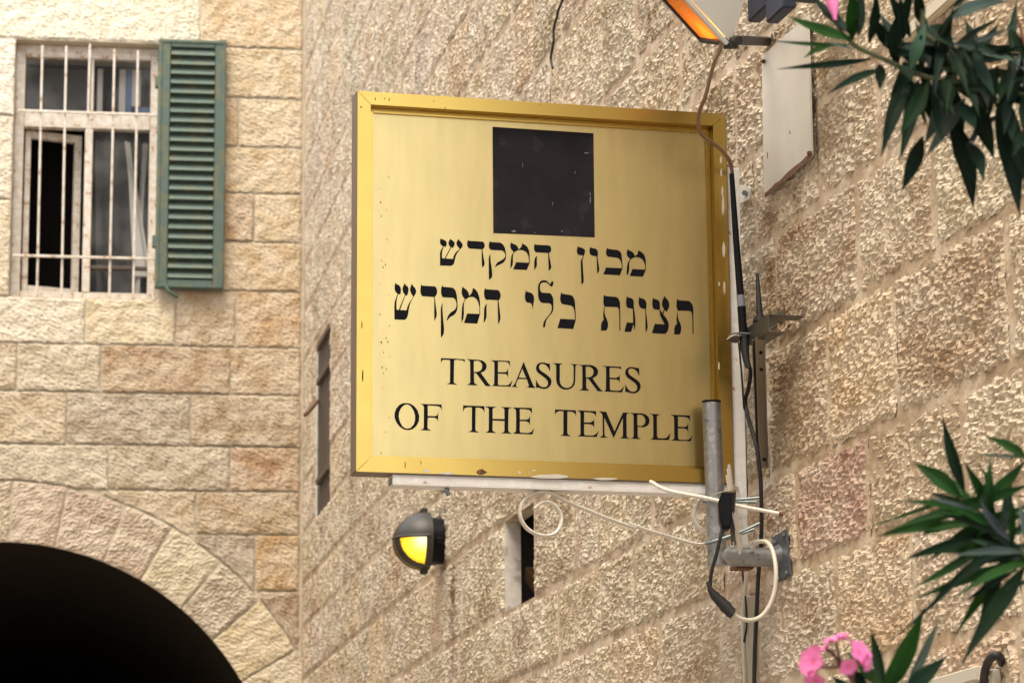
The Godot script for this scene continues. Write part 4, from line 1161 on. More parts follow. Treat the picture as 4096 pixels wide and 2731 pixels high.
	b = MB.new(); b.box(Transform3D(Basis(Vector3.RIGHT, -0.62),Vector3(-0.6762,5.7397,0.063)),Vector3(0.2639,0.052,0.008), 0.002); part("slat", b.mesh(), mats.shutter_green, shut)
	b = MB.new(); b.box(Transform3D(Basis(Vector3.RIGHT, -0.62),Vector3(-0.6762,5.6799,0.063)),Vector3(0.2639,0.052,0.008), 0.002); part("slat", b.mesh(), mats.shutter_green, shut)
	b = MB.new(); b.box(Transform3D(Basis(Vector3.RIGHT, -0.62),Vector3(-0.6762,5.6201,0.063)),Vector3(0.2639,0.052,0.008), 0.002); part("slat", b.mesh(), mats.shutter_green, shut)
	b = MB.new(); b.box(Transform3D(Basis(Vector3.RIGHT, -0.62),Vector3(-0.6762,5.5603,0.063)),Vector3(0.2639,0.052,0.008), 0.002); part("slat", b.mesh(), mats.shutter_green, shut)
	b = MB.new(); b.box(Transform3D(Basis(Vector3.RIGHT, -0.62),Vector3(-0.6762,5.5004,0.063)),Vector3(0.2639,0.052,0.008), 0.002); part("slat", b.mesh(), mats.shutter_green, shut)
	b = MB.new(); b.tube(smooth(PackedVector3Array([Vector3(-0.8196,5.4348,0.085),Vector3(-0.7945,5.3887,0.09),Vector3(-0.7452,5.3646,0.07)])), 0.011, 8); part("hook", b.mesh(), mats.shutter_green, shut)
	b = MB.new(); b.box(Transform3D(Basis(),Vector3(-0.8896,5.7029,0.045)),Vector3(0.024,0.07,0.05), 0.003); part("hinge", b.mesh(), mats.shutter_green, shut)
	b = MB.new(); b.box(Transform3D(Basis(),Vector3(-0.8896,6.6898,0.045)),Vector3(0.024,0.07,0.05), 0.003); part("hinge", b.mesh(), mats.shutter_green, shut)

func left_stones() -> Array:
	var all := []
	all.append([-2.300, -0.636, 6.952, 7.482, Color(0.800, 0.780, 0.639), 1])
	all.append([-0.636, -0.012, 6.939, 7.482, Color(0.626, 0.471, 0.287), 1])
	all.append([-0.878, -0.012, 6.625, 6.939, Color(0.626, 0.498, 0.323), 1])
	all.append([-0.878, -0.397, 6.317, 6.625, Color(0.562, 0.418, 0.263), 1])
	all.append([-0.397, -0.012, 6.317, 6.625, Color(0.645, 0.528, 0.363), 1])
	all.append([-0.878, -0.012, 6.029, 6.317, Color(0.611, 0.476, 0.303), 1])
	all.append([-0.878, -0.298, 5.728, 6.029, Color(0.478, 0.322, 0.186), 1])
	all.append([-0.298, -0.012, 5.728, 6.029, Color(0.614, 0.487, 0.321), 1])
	all.append([-0.878, -0.012, 5.428, 5.728, Color(0.567, 0.422, 0.254), 1])
	all.append([-2.300, -1.733, 6.470, 6.948, Color(0.787, 0.742, 0.645), 1])
	all.append([-2.300, -1.733, 5.950, 6.470, Color(0.700, 0.625, 0.502), 1])
	all.append([-2.300, -1.733, 5.367, 5.950, Color(0.672, 0.580, 0.420), 1])
	all.append([-2.300, -1.288, 5.085, 5.365, Color(0.724, 0.665, 0.548), 1])
	all.append([-1.288, -0.755, 5.085, 5.365, Color(0.689, 0.581, 0.394), 1])
	all.append([-0.755, -0.402, 5.085, 5.428, Color(0.487, 0.366, 0.232), 1])
	all.append([-0.402, -0.012, 5.085, 5.428, Color(0.508, 0.328, 0.174), 1])
	all.append([-2.300, -1.678, 4.799, 5.085, Color(0.518, 0.421, 0.296), 1])
	all.append([-1.678, -1.190, 4.799, 5.085, Color(0.551, 0.475, 0.360), 1])
	all.append([-1.190, -0.431, 4.799, 5.085, Color(0.423, 0.279, 0.160), 1])
	all.append([-0.431, -0.012, 4.799, 5.085, Color(0.470, 0.334, 0.196), 1])
	all.append([-2.300, -1.380, 4.486, 4.799, Color(0.503, 0.400, 0.266), 1])
	all.append([-1.380, -0.656, 4.486, 4.799, Color(0.359, 0.289, 0.218), 1])
	all.append([-0.656, -0.012, 4.486, 4.799, Color(0.378, 0.276, 0.166), 1])
	all.append([-2.300, -1.134, 4.222, 4.486, Color(0.531, 0.475, 0.375), 1])
	all.append([-1.134, -0.425, 4.222, 4.486, Color(0.409, 0.333, 0.242), 1])
	all.append([-0.425, -0.012, 4.222, 4.486, Color(0.417, 0.247, 0.132), 1])
	all.append([-1.169, -0.622, 3.965, 4.222, Color(0.569, 0.466, 0.338), 1])
	all.append([-0.622, -0.012, 3.965, 4.222, Color(0.406, 0.289, 0.169), 1])
	all.append([-0.626, -0.270, 3.636, 3.965, Color(0.370, 0.299, 0.237), 1])
	all.append([-0.270, -0.012, 3.636, 3.965, Color(0.455, 0.267, 0.103), 1])
	all.append([-0.251, -0.012, 3.304, 3.636, Color(0.325, 0.201, 0.119), 1])
	return all

func make_sign() -> void:
	var sign := thing("hanging_sign", "square gold framed sign with black Hebrew and English lettering and a black square", "sign", Transform3D(Basis(Vector3(0.9711,-0.0012,-0.2388),Vector3(0.0015,1,0.0011),Vector3(0.2388,-0.0014,0.9711)),Vector3(-0.3918,2.7594,-7.0811)))
	var b := MB.new()
	b.box(Transform3D(Basis(),Vector3(0.4941,0.4938,-0.052)),Vector3(0.9867,0.9859,0.031), 0.001); part("casing", b.mesh(), mats.casing, sign)
	b = MB.new(); b.plate(PackedVector2Array([Vector2(0.0007,0),Vector2(0.9876,0),Vector2(0.9534,0.0341),Vector2(0.0348,0.0341)]), Transform3D(), -0.036, 0); part("frame_rail", b.mesh(), mats.gold, sign)
	b = MB.new(); b.plate(PackedVector2Array([Vector2(0.9883,0.0007),Vector2(0.9883,0.9868),Vector2(0.9541,0.9527),Vector2(0.9541,0.0348)]), Transform3D(), -0.036, 0); part("frame_rail", b.mesh(), mats.gold, sign)
	b = MB.new(); b.plate(PackedVector2Array([Vector2(0.9876,0.9875),Vector2(0.0007,0.9875),Vector2(0.0348,0.9534),Vector2(0.9534,0.9534)]), Transform3D(), -0.036, 0); part("frame_rail", b.mesh(), mats.gold, sign)
	b = MB.new(); b.plate(PackedVector2Array([Vector2(0,0.9868),Vector2(0,0.0007),Vector2(0.0341,0.0348),Vector2(0.0341,0.9527)]), Transform3D(), -0.036, 0); part("frame_rail", b.mesh(), mats.gold, sign)
	b = MB.new(); b.plate(PackedVector2Array([Vector2(0.0354,0.0347),Vector2(0.9528,0.0347),Vector2(0.9408,0.0467),Vector2(0.0474,0.0467)]), Transform3D(), -0.0362, -0.029); part("bead", b.mesh(), mats.gold, sign)
	b = MB.new(); b.plate(PackedVector2Array([Vector2(0.9535,0.0354),Vector2(0.9535,0.9521),Vector2(0.9415,0.9401),Vector2(0.9415,0.0474)]), Transform3D(), -0.0362, -0.029); part("bead", b.mesh(), mats.gold, sign)
	b = MB.new(); b.plate(PackedVector2Array([Vector2(0.9528,0.9528),Vector2(0.0354,0.9528),Vector2(0.0474,0.9408),Vector2(0.9408,0.9408)]), Transform3D(), -0.0362, -0.029); part("bead", b.mesh(), mats.gold, sign)
	b = MB.new(); b.plate(PackedVector2Array([Vector2(0.0347,0.9521),Vector2(0.0347,0.0354),Vector2(0.0467,0.0474),Vector2(0.0467,0.9401)]), Transform3D(), -0.0362, -0.029); part("bead", b.mesh(), mats.gold, sign)
	for s in [[-0.0012, 0.4938, 0.0012, 0.9855], [0.9895, 0.4938, 0.0012, 0.9855]]:
		b = MB.new(); b.box(Transform3D(Basis(),Vector3(s[0], s[1], -0.034)),Vector3(0.0022, s[3], 0.066)); part("side_strip", b.mesh(), mats.casing, sign)
	b = MB.new(); b.box(Transform3D(Basis(),Vector3(0.4941,-0.0012,-0.034)),Vector3(0.9883,0.0022,0.066)); part("side_strip", b.mesh(), mats.casing, sign)
	b = MB.new(); b.quad(Vector3(0.0341,0.0341,-0.0355),Vector3(0.9541,0.0341,-0.0355),Vector3(0.9541,0.9534,-0.0355),Vector3(0.0341,0.9534,-0.0355),Vector3.BACK); part("panel", b.mesh(), mats.gold_panel, sign)
	b = MB.new(); b.plate(PackedVector2Array([Vector2(0.3636,0.9238),Vector2(0.6358,0.9228),Vector2(0.6355,0.642),Vector2(0.364,0.6393)]), Transform3D(), -0.0353, -0.0343); part("black_square", b.mesh(), mats.vinyl, sign)
	b = MB.new(); b.plate(PackedVector2Array([Vector2(0.2249,0.6186),Vector2(0.227,0.6163),Vector2(0.2353,0.6142),Vector2(0.2392,0.6109),Vector2(0.2409,0.6061),Vector2(0.2402,0.6011),Vector2(0.2388,0.5964),Vector2(0.2329,0.5975),Vector2(0.2297,0.5873),Vector2(0.2283,0.5802),Vector2(0.2283,0.5662),Vector2(0.2349,0.5655),Vector2(0.2507,0.5968),Vector2(0.2468,0.6008),Vector2(0.2451,0.6063),Vector2(0.2462,0.6113),Vector2(0.2504,0.6185),Vector2(0.2535,0.6152),Vector2(0.2591,0.6119),Vector2(0.2619,0.6065),Vector2(0.2607,0.6008),Vector2(0.2567,0.594),Vector2(0.2528,0.5962),Vector2(0.238,0.5656),Vector2(0.2569,0.5655),Vector2(0.259,0.5733),Vector2(0.2639,0.5827),Vector2(0.2751,0.5931),Vector2(0.2696,0.5991),Vector2(0.2664,0.6046),Vector2(0.2668,0.6109),Vector2(0.2714,0.6186),Vector2(0.2745,0.6148),Vector2(0.2801,0.6095),Vector2(0.283,0.6033),Vector2(0.2814,0.5976),Vector2(0.2758,0.5917),Vector2(0.2688,0.5822),Vector2(0.2646,0.5736),Vector2(0.2625,0.5651),Vector2(0.261,0.558),Vector2(0.2589,0.5523),Vector2(0.2554,0.5486),Vector2(0.2512,0.5467),Vector2(0.2231,0.5468),Vector2(0.2231,0.5799),Vector2(0.2255,0.5871),Vector2(0.2314,0.5975),Vector2(0.2255,0.6011),Vector2(0.2232,0.6066),Vector2(0.2232,0.6122)]), Transform3D(), -0.0352, -0.0345); part("letter", b.mesh(), mats.print_black, sign)
	b = MB.new(); b.plate(PackedVector2Array([Vector2(0.2976,0.6181),Vector2(0.2997,0.6154),Vector2(0.3334,0.6153),Vector2(0.3376,0.6139),Vector2(0.3404,0.6098),Vector2(0.3411,0.6035),Vector2(0.3397,0.5985),Vector2(0.3347,0.5943),Vector2(0.3368,0.5786),Vector2(0.3402,0.5605),Vector2(0.3404,0.5563),Vector2(0.3387,0.5506),Vector2(0.3338,0.5469),Vector2(0.3332,0.5602),Vector2(0.3328,0.5945),Vector2(0.3018,0.5951),Vector2(0.2983,0.5964),Vector2(0.2955,0.6005),Vector2(0.2944,0.6067),Vector2(0.2951,0.6124)]), Transform3D(), -0.0352, -0.0345); part("letter", b.mesh(), mats.print_black, sign)
	b = MB.new(); b.plate(PackedVector2Array([Vector2(0.355,0.6179),Vector2(0.3573,0.6152),Vector2(0.3813,0.615),Vector2(0.3862,0.6128),Vector2(0.3911,0.6081),Vector2(0.3946,0.6013),Vector2(0.3964,0.5915),Vector2(0.3977,0.5817),Vector2(0.3972,0.5746),Vector2(0.3944,0.5674),Vector2(0.3894,0.5616),Vector2(0.3809,0.5569),Vector2(0.3725,0.5523),Vector2(0.3682,0.5483),Vector2(0.3697,0.555),Vector2(0.3746,0.5622),Vector2(0.3824,0.5668),Vector2(0.3909,0.5722),Vector2(0.3944,0.5766),Vector2(0.3959,0.5816),Vector2(0.3938,0.5885),Vector2(0.3903,0.5926),Vector2(0.3847,0.5944),Vector2(0.3572,0.5944),Vector2(0.3537,0.5971),Vector2(0.3519,0.6026),Vector2(0.3521,0.6097),Vector2(0.3534,0.6147)]), Transform3D(), -0.0352, -0.0345); b.plate(PackedVector2Array([Vector2(0.3567,0.5841),Vector2(0.3557,0.5782),Vector2(0.3561,0.5669),Vector2(0.3584,0.5502),Vector2(0.3607,0.5306),Vector2(0.3601,0.5236),Vector2(0.3568,0.5185),Vector2(0.3519,0.5152),Vector2(0.3515,0.5274),Vector2(0.3515,0.5723),Vector2(0.3529,0.578)]), Transform3D(), -0.0352, -0.0345); part("letter", b.mesh(), mats.print_black, sign)
	b = MB.new(); b.plate(PackedVector2Array([Vector2(0.4121,0.6177),Vector2(0.4145,0.6143),Vector2(0.4222,0.6118),Vector2(0.4278,0.6072),Vector2(0.4303,0.6017),Vector2(0.4309,0.5996),Vector2(0.4363,0.6041),Vector2(0.4394,0.6092),Vector2(0.4402,0.6156),Vector2(0.4477,0.6124),Vector2(0.4547,0.6064),Vector2(0.4589,0.5975),Vector2(0.4602,0.5862),Vector2(0.4603,0.5651),Vector2(0.4525,0.5459),Vector2(0.4161,0.546),Vector2(0.424,0.5651),Vector2(0.458,0.5652),Vector2(0.4584,0.5749),Vector2(0.4566,0.5846),Vector2(0.4518,0.5929),Vector2(0.4433,0.5974),Vector2(0.4355,0.598),Vector2(0.4277,0.5966),Vector2(0.4206,0.592),Vector2(0.4171,0.5869),Vector2(0.4156,0.5812),Vector2(0.4155,0.5643),Vector2(0.414,0.5557),Vector2(0.409,0.5466),Vector2(0.4091,0.5527),Vector2(0.4099,0.5696),Vector2(0.4121,0.5824),Vector2(0.4178,0.5919),Vector2(0.4108,0.5993),Vector2(0.4088,0.6069),Vector2(0.4099,0.6133)]), Transform3D(), -0.0352, -0.0345); part("letter", b.mesh(), mats.print_black, sign)
	b = MB.new(); b.plate(PackedVector2Array([Vector2(0.4746,0.6171),Vector2(0.4767,0.6142),Vector2(0.5101,0.6142),Vector2(0.5144,0.613),Vector2(0.5172,0.6096),Vector2(0.5181,0.6047),Vector2(0.5171,0.5983),Vector2(0.5127,0.5942),Vector2(0.5113,0.5939),Vector2(0.5133,0.5818),Vector2(0.5167,0.565),Vector2(0.5178,0.558),Vector2(0.5166,0.5523),Vector2(0.5108,0.5461),Vector2(0.5106,0.5633),Vector2(0.5096,0.5938),Vector2(0.478,0.5939),Vector2(0.4745,0.5961),Vector2(0.4724,0.601),Vector2(0.472,0.608),Vector2(0.4729,0.613)]), Transform3D(), -0.0352, -0.0345); b.plate(PackedVector2Array([Vector2(0.48,0.5847),Vector2(0.4793,0.5787),Vector2(0.4794,0.5618),Vector2(0.4786,0.5561),Vector2(0.4719,0.5462),Vector2(0.4725,0.5671),Vector2(0.4736,0.5756),Vector2(0.4757,0.5807)]), Transform3D(), -0.0352, -0.0345); part("letter", b.mesh(), mats.print_black, sign)
	b = MB.new(); b.plate(PackedVector2Array([Vector2(0.5899,0.6169),Vector2(0.5923,0.6136),Vector2(0.6025,0.6117),Vector2(0.6068,0.6086),Vector2(0.6092,0.6038),Vector2(0.6081,0.5985),Vector2(0.6056,0.5916),Vector2(0.6016,0.5794),Vector2(0.6028,0.5577),Vector2(0.6043,0.529),Vector2(0.6041,0.5222),Vector2(0.6023,0.5178),Vector2(0.5983,0.5141),Vector2(0.5977,0.5267),Vector2(0.597,0.5652),Vector2(0.5972,0.5772),Vector2(0.6042,0.5915),Vector2(0.5906,0.5933),Vector2(0.5882,0.5965),Vector2(0.587,0.6013),Vector2(0.587,0.6061),Vector2(0.5884,0.612)]), Transform3D(), -0.0352, -0.0345); part("letter", b.mesh(), mats.print_black, sign)
	b = MB.new(); b.plate(PackedVector2Array([Vector2(0.6236,0.6164),Vector2(0.6258,0.6134),Vector2(0.6375,0.6116),Vector2(0.6414,0.6089),Vector2(0.6434,0.6036),Vector2(0.6436,0.5964),Vector2(0.6421,0.591),Vector2(0.6434,0.581),Vector2(0.6456,0.5656),Vector2(0.6468,0.558),Vector2(0.6459,0.5521),Vector2(0.641,0.545),Vector2(0.6407,0.5577),Vector2(0.6399,0.5909),Vector2(0.6285,0.5928),Vector2(0.6236,0.5949),Vector2(0.6213,0.5996),Vector2(0.6207,0.6059),Vector2(0.6217,0.6112)]), Transform3D(), -0.0352, -0.0345); part("letter", b.mesh(), mats.print_black, sign)
	b = MB.new(); b.plate(PackedVector2Array([Vector2(0.669,0.6161),Vector2(0.6712,0.6131),Vector2(0.696,0.6111),Vector2(0.7014,0.609),Vector2(0.7052,0.6053),Vector2(0.7074,0.5996),Vector2(0.7081,0.59),Vector2(0.7092,0.5755),Vector2(0.7098,0.563),Vector2(0.7019,0.5438),Vector2(0.6572,0.5445),Vector2(0.6651,0.5629),Vector2(0.708,0.5629),Vector2(0.7067,0.5754),Vector2(0.7049,0.5821),Vector2(0.7016,0.5877),Vector2(0.6957,0.5903),Vector2(0.6699,0.5924),Vector2(0.6675,0.5952),Vector2(0.6656,0.6004),Vector2(0.6657,0.6072),Vector2(0.6672,0.6121)]), Transform3D(), -0.0352, -0.0345); part("letter", b.mesh(), mats.print_black, sign)
	b = MB.new(); b.plate(PackedVector2Array([Vector2(0.7247,0.6155),Vector2(0.7269,0.6124),Vector2(0.7352,0.6092),Vector2(0.7405,0.6047),Vector2(0.7428,0.5985),Vector2(0.7433,0.5975),Vector2(0.7488,0.6007),Vector2(0.7518,0.6057),Vector2(0.7529,0.613),Vector2(0.7597,0.6105),Vector2(0.7665,0.605),Vector2(0.7708,0.5975),Vector2(0.7729,0.5874),Vector2(0.7729,0.5622),Vector2(0.7646,0.5431),Vector2(0.7282,0.5434),Vector2(0.7364,0.5624),Vector2(0.7709,0.5623),Vector2(0.7713,0.5718),Vector2(0.769,0.5814),Vector2(0.7643,0.5889),Vector2(0.7565,0.5938),Vector2(0.7487,0.5954),Vector2(0.7418,0.5941),Vector2(0.7339,0.5893),Vector2(0.7294,0.5833),Vector2(0.7278,0.5764),Vector2(0.7273,0.559),Vector2(0.7254,0.5502),Vector2(0.7204,0.5437),Vector2(0.7205,0.55),Vector2(0.7218,0.5694),Vector2(0.7244,0.5792),Vector2(0.7309,0.5894),Vector2(0.7251,0.5937),Vector2(0.7218,0.5994),Vector2(0.7214,0.6052),Vector2(0.723,0.611)]), Transform3D(), -0.0352, -0.0345); part("letter", b.mesh(), mats.print_black, sign)
	b = MB.new(); b.plate(PackedVector2Array([Vector2(0.1061,0.4958),Vector2(0.108,0.4927),Vector2(0.1156,0.4897),Vector2(0.1197,0.4847),Vector2(0.121,0.479),Vector2(0.1205,0.4726),Vector2(0.1191,0.4658),Vector2(0.1138,0.4666),Vector2(0.1106,0.4556),Vector2(0.1091,0.4453),Vector2(0.1096,0.4256),Vector2(0.1151,0.4252),Vector2(0.1313,0.4655),Vector2(0.1268,0.4716),Vector2(0.1249,0.4786),Vector2(0.1261,0.4857),Vector2(0.13,0.4955),Vector2(0.1334,0.4905),Vector2(0.1385,0.4869),Vector2(0.1408,0.4806),Vector2(0.1401,0.4723),Vector2(0.136,0.4625),Vector2(0.1324,0.4649),Vector2(0.1186,0.4251),Vector2(0.1354,0.4251),Vector2(0.1385,0.4364),Vector2(0.1436,0.4469),Vector2(0.1532,0.4616),Vector2(0.1474,0.4701),Vector2(0.1446,0.4776),Vector2(0.1453,0.4853),Vector2(0.1496,0.4955),Vector2(0.1525,0.4895),Vector2(0.1583,0.4834),Vector2(0.1604,0.4764),Vector2(0.1592,0.47),Vector2(0.1551,0.4627),Vector2(0.1474,0.4496),Vector2(0.143,0.4379),Vector2(0.1411,0.4264),Vector2(0.1398,0.4161),Vector2(0.1373,0.4071),Vector2(0.1335,0.4018),Vector2(0.1303,0.3998),Vector2(0.1039,0.3999),Vector2(0.1039,0.4349),Vector2(0.1045,0.4451),Vector2(0.1068,0.4528),Vector2(0.1122,0.4669),Vector2(0.1068,0.4726),Vector2(0.1045,0.4789),Vector2(0.1045,0.4872)]), Transform3D(), -0.0352, -0.0345); part("letter", b.mesh(), mats.print_black, sign)
	b = MB.new(); b.plate(PackedVector2Array([Vector2(0.1742,0.4947),Vector2(0.1768,0.4913),Vector2(0.2087,0.4909),Vector2(0.2125,0.4885),Vector2(0.2151,0.4822),Vector2(0.2153,0.4758),Vector2(0.2138,0.4693),Vector2(0.2089,0.4631),Vector2(0.2105,0.45),Vector2(0.2137,0.4245),Vector2(0.2143,0.4169),Vector2(0.213,0.4105),Vector2(0.2079,0.4),Vector2(0.2077,0.4243),Vector2(0.2078,0.4629),Vector2(0.178,0.4638),Vector2(0.1742,0.4662),Vector2(0.1719,0.4738),Vector2(0.1717,0.4814),Vector2(0.1727,0.4892)]), Transform3D(), -0.0352, -0.0345); part("letter", b.mesh(), mats.print_black, sign)
	b = MB.new(); b.plate(PackedVector2Array([Vector2(0.2283,0.4946),Vector2(0.2311,0.4909),Vector2(0.2535,0.49),Vector2(0.2586,0.4881),Vector2(0.2637,0.4819),Vector2(0.2665,0.4718),Vector2(0.2681,0.4552),Vector2(0.269,0.4424),Vector2(0.2674,0.4308),Vector2(0.2636,0.423),Vector2(0.2584,0.4176),Vector2(0.2494,0.4127),Vector2(0.2405,0.4021),Vector2(0.2411,0.4079),Vector2(0.2443,0.417),Vector2(0.2508,0.4249),Vector2(0.261,0.4318),Vector2(0.2651,0.4384),Vector2(0.2665,0.4461),Vector2(0.2649,0.455),Vector2(0.2611,0.4613),Vector2(0.2573,0.4633),Vector2(0.231,0.4635),Vector2(0.2276,0.4668),Vector2(0.2255,0.475),Vector2(0.2256,0.484),Vector2(0.2269,0.4904)]), Transform3D(), -0.0352, -0.0345); b.plate(PackedVector2Array([Vector2(0.2301,0.4487),Vector2(0.2291,0.4406),Vector2(0.2293,0.4278),Vector2(0.2309,0.4061),Vector2(0.2334,0.3795),Vector2(0.2327,0.3705),Vector2(0.2302,0.3634),Vector2(0.2251,0.3574),Vector2(0.2248,0.374),Vector2(0.2249,0.4327),Vector2(0.2265,0.4417)]), Transform3D(), -0.0352, -0.0345); part("letter", b.mesh(), mats.print_black, sign)
	b = MB.new(); b.plate(PackedVector2Array([Vector2(0.2821,0.4944),Vector2(0.285,0.4906),Vector2(0.292,0.4865),Vector2(0.2971,0.4796),Vector2(0.2997,0.4708),Vector2(0.3042,0.4755),Vector2(0.3077,0.4827),Vector2(0.309,0.4915),Vector2(0.3158,0.4882),Vector2(0.3222,0.4795),Vector2(0.326,0.4681),Vector2(0.3279,0.4528),Vector2(0.3277,0.4239),Vector2(0.3203,0.3984),Vector2(0.2855,0.3987),Vector2(0.2937,0.4239),Vector2(0.3262,0.424),Vector2(0.3265,0.4399),Vector2(0.324,0.4526),Vector2(0.3189,0.4627),Vector2(0.3119,0.4675),Vector2(0.3048,0.4682),Vector2(0.2977,0.4662),Vector2(0.29,0.4607),Vector2(0.2861,0.4534),Vector2(0.2852,0.4457),Vector2(0.2854,0.4252),Vector2(0.284,0.4098),Vector2(0.2789,0.3997),Vector2(0.2789,0.4096),Vector2(0.2803,0.4378),Vector2(0.2822,0.4481),Vector2(0.2881,0.4612),Vector2(0.2817,0.4693),Vector2(0.2794,0.4775),Vector2(0.2802,0.4865)]), Transform3D(), -0.0352, -0.0345); part("letter", b.mesh(), mats.print_black, sign)
	b = MB.new(); b.plate(PackedVector2Array([Vector2(0.3413,0.4933),Vector2(0.3442,0.4896),Vector2(0.3745,0.4893),Vector2(0.379,0.4867),Vector2(0.3819,0.4797),Vector2(0.3824,0.4733),Vector2(0.3808,0.4668),Vector2(0.3765,0.4621),Vector2(0.3781,0.45),Vector2(0.3812,0.4231),Vector2(0.3815,0.4141),Vector2(0.3798,0.4077),Vector2(0.3755,0.3982),Vector2(0.3751,0.419),Vector2(0.3743,0.4623),Vector2(0.344,0.4625),Vector2(0.3408,0.4663),Vector2(0.3389,0.4739),Vector2(0.3386,0.4816),Vector2(0.3396,0.4881)]), Transform3D(), -0.0352, -0.0345); b.plate(PackedVector2Array([Vector2(0.3455,0.4523),Vector2(0.3448,0.4407),Vector2(0.3448,0.4202),Vector2(0.3437,0.4125),Vector2(0.3373,0.4004),Vector2(0.338,0.4199),Vector2(0.3387,0.4379),Vector2(0.3407,0.4457)]), Transform3D(), -0.0352, -0.0345); part("letter", b.mesh(), mats.print_black, sign)
	b = MB.new(); b.plate(PackedVector2Array([Vector2(0.4497,0.4924),Vector2(0.4519,0.4882),Vector2(0.4631,0.4858),Vector2(0.4679,0.4822),Vector2(0.4708,0.476),Vector2(0.4709,0.4663),Vector2(0.4668,0.4429),Vector2(0.4662,0.4506),Vector2(0.4647,0.4564),Vector2(0.4623,0.459),Vector2(0.4516,0.4606),Vector2(0.4483,0.4643),Vector2(0.4467,0.472),Vector2(0.4469,0.4797),Vector2(0.4483,0.4866)]), Transform3D(), -0.0352, -0.0345); part("letter", b.mesh(), mats.print_black, sign)
	b = MB.new(); b.plate(PackedVector2Array([Vector2(0.482,0.4794),Vector2(0.4817,0.5017),Vector2(0.4838,0.5105),Vector2(0.4872,0.5165),Vector2(0.4917,0.5201),Vector2(0.5005,0.521),Vector2(0.5063,0.5189),Vector2(0.5111,0.5143),Vector2(0.515,0.5111),Vector2(0.517,0.517),Vector2(0.52,0.5191),Vector2(0.5229,0.5182),Vector2(0.5231,0.5153),Vector2(0.5213,0.5075),Vector2(0.5189,0.5052),Vector2(0.5164,0.5051),Vector2(0.514,0.5071),Vector2(0.5092,0.5127),Vector2(0.5043,0.5154),Vector2(0.4965,0.5152),Vector2(0.4906,0.5128),Vector2(0.4876,0.5078),Vector2(0.4869,0.5),Vector2(0.488,0.4923),Vector2(0.4923,0.4877),Vector2(0.5128,0.4875),Vector2(0.5167,0.4849),Vector2(0.5206,0.4783),Vector2(0.5224,0.4697),Vector2(0.5224,0.4484),Vector2(0.5212,0.4415),Vector2(0.5172,0.4336),Vector2(0.5093,0.4245),Vector2(0.5043,0.4176),Vector2(0.5018,0.4107),Vector2(0.4998,0.4),Vector2(0.4978,0.396),Vector2(0.4953,0.3959),Vector2(0.4942,0.3988),Vector2(0.4955,0.4085),Vector2(0.498,0.4144),Vector2(0.5034,0.4214),Vector2(0.5133,0.4334),Vector2(0.5172,0.4413),Vector2(0.5183,0.4491),Vector2(0.5174,0.4559),Vector2(0.5145,0.4596),Vector2(0.5116,0.4606),Vector2(0.493,0.4608),Vector2(0.4882,0.4632),Vector2(0.4839,0.4698)]), Transform3D(), -0.0352, -0.0345); part("letter", b.mesh(), mats.print_black, sign)
	b = MB.new(); b.plate(PackedVector2Array([Vector2(0.5437,0.4913),Vector2(0.5461,0.4875),Vector2(0.5696,0.485),Vector2(0.5744,0.4818),Vector2(0.5783,0.4752),Vector2(0.5801,0.4665),Vector2(0.5809,0.451),Vector2(0.5817,0.4336),Vector2(0.582,0.4205),Vector2(0.5747,0.3955),Vector2(0.5324,0.3961),Vector2(0.5405,0.4211),Vector2(0.5804,0.4207),Vector2(0.5793,0.4354),Vector2(0.5779,0.446),Vector2(0.5751,0.4537),Vector2(0.5702,0.4573),Vector2(0.5458,0.4601),Vector2(0.5424,0.4648),Vector2(0.5407,0.4734),Vector2(0.5411,0.4802),Vector2(0.5422,0.4861)]), Transform3D(), -0.0352, -0.0345); part("letter", b.mesh(), mats.print_black, sign)
	b = MB.new(); b.plate(PackedVector2Array([Vector2(0.6593,0.4905),Vector2(0.6622,0.4865),Vector2(0.6905,0.4858),Vector2(0.6953,0.4833),Vector2(0.6994,0.477),Vector2(0.7013,0.4687),Vector2(0.7014,0.445),Vector2(0.7012,0.3988),Vector2(0.6997,0.3958),Vector2(0.6988,0.3987),Vector2(0.6987,0.433),Vector2(0.6984,0.452),Vector2(0.6961,0.4572),Vector2(0.6925,0.4588),Vector2(0.661,0.4586),Vector2(0.659,0.4502),Vector2(0.6592,0.4407),Vector2(0.6615,0.4326),Vector2(0.665,0.4256),Vector2(0.6676,0.4175),Vector2(0.6683,0.4092),Vector2(0.667,0.4021),Vector2(0.664,0.3966),Vector2(0.6609,0.3949),Vector2(0.6474,0.3947),Vector2(0.6492,0.3977),Vector2(0.6494,0.4084),Vector2(0.651,0.4155),Vector2(0.6535,0.4204),Vector2(0.6569,0.4241),Vector2(0.6558,0.4311),Vector2(0.6556,0.4382),Vector2(0.6565,0.4477),Vector2(0.6598,0.4591),Vector2(0.6577,0.462),Vector2(0.6563,0.469),Vector2(0.6567,0.4785),Vector2(0.6578,0.4857)]), Transform3D(), -0.0352, -0.0345); part("letter", b.mesh(), mats.print_black, sign)
	b = MB.new(); b.plate(PackedVector2Array([Vector2(0.7204,0.4895),Vector2(0.7224,0.4863),Vector2(0.7326,0.4842),Vector2(0.7368,0.4805),Vector2(0.7385,0.474),Vector2(0.7385,0.4586),Vector2(0.741,0.4421),Vector2(0.742,0.4302),Vector2(0.7417,0.4136),Vector2(0.7397,0.3984),Vector2(0.7366,0.4152),Vector2(0.7297,0.3944),Vector2(0.7119,0.3942),Vector2(0.7189,0.4194),Vector2(0.7358,0.4189),Vector2(0.736,0.4347),Vector2(0.7358,0.4561),Vector2(0.7214,0.4584),Vector2(0.719,0.4624),Vector2(0.7176,0.4695),Vector2(0.7181,0.479)]), Transform3D(), -0.0352, -0.0345); part("letter", b.mesh(), mats.print_black, sign)
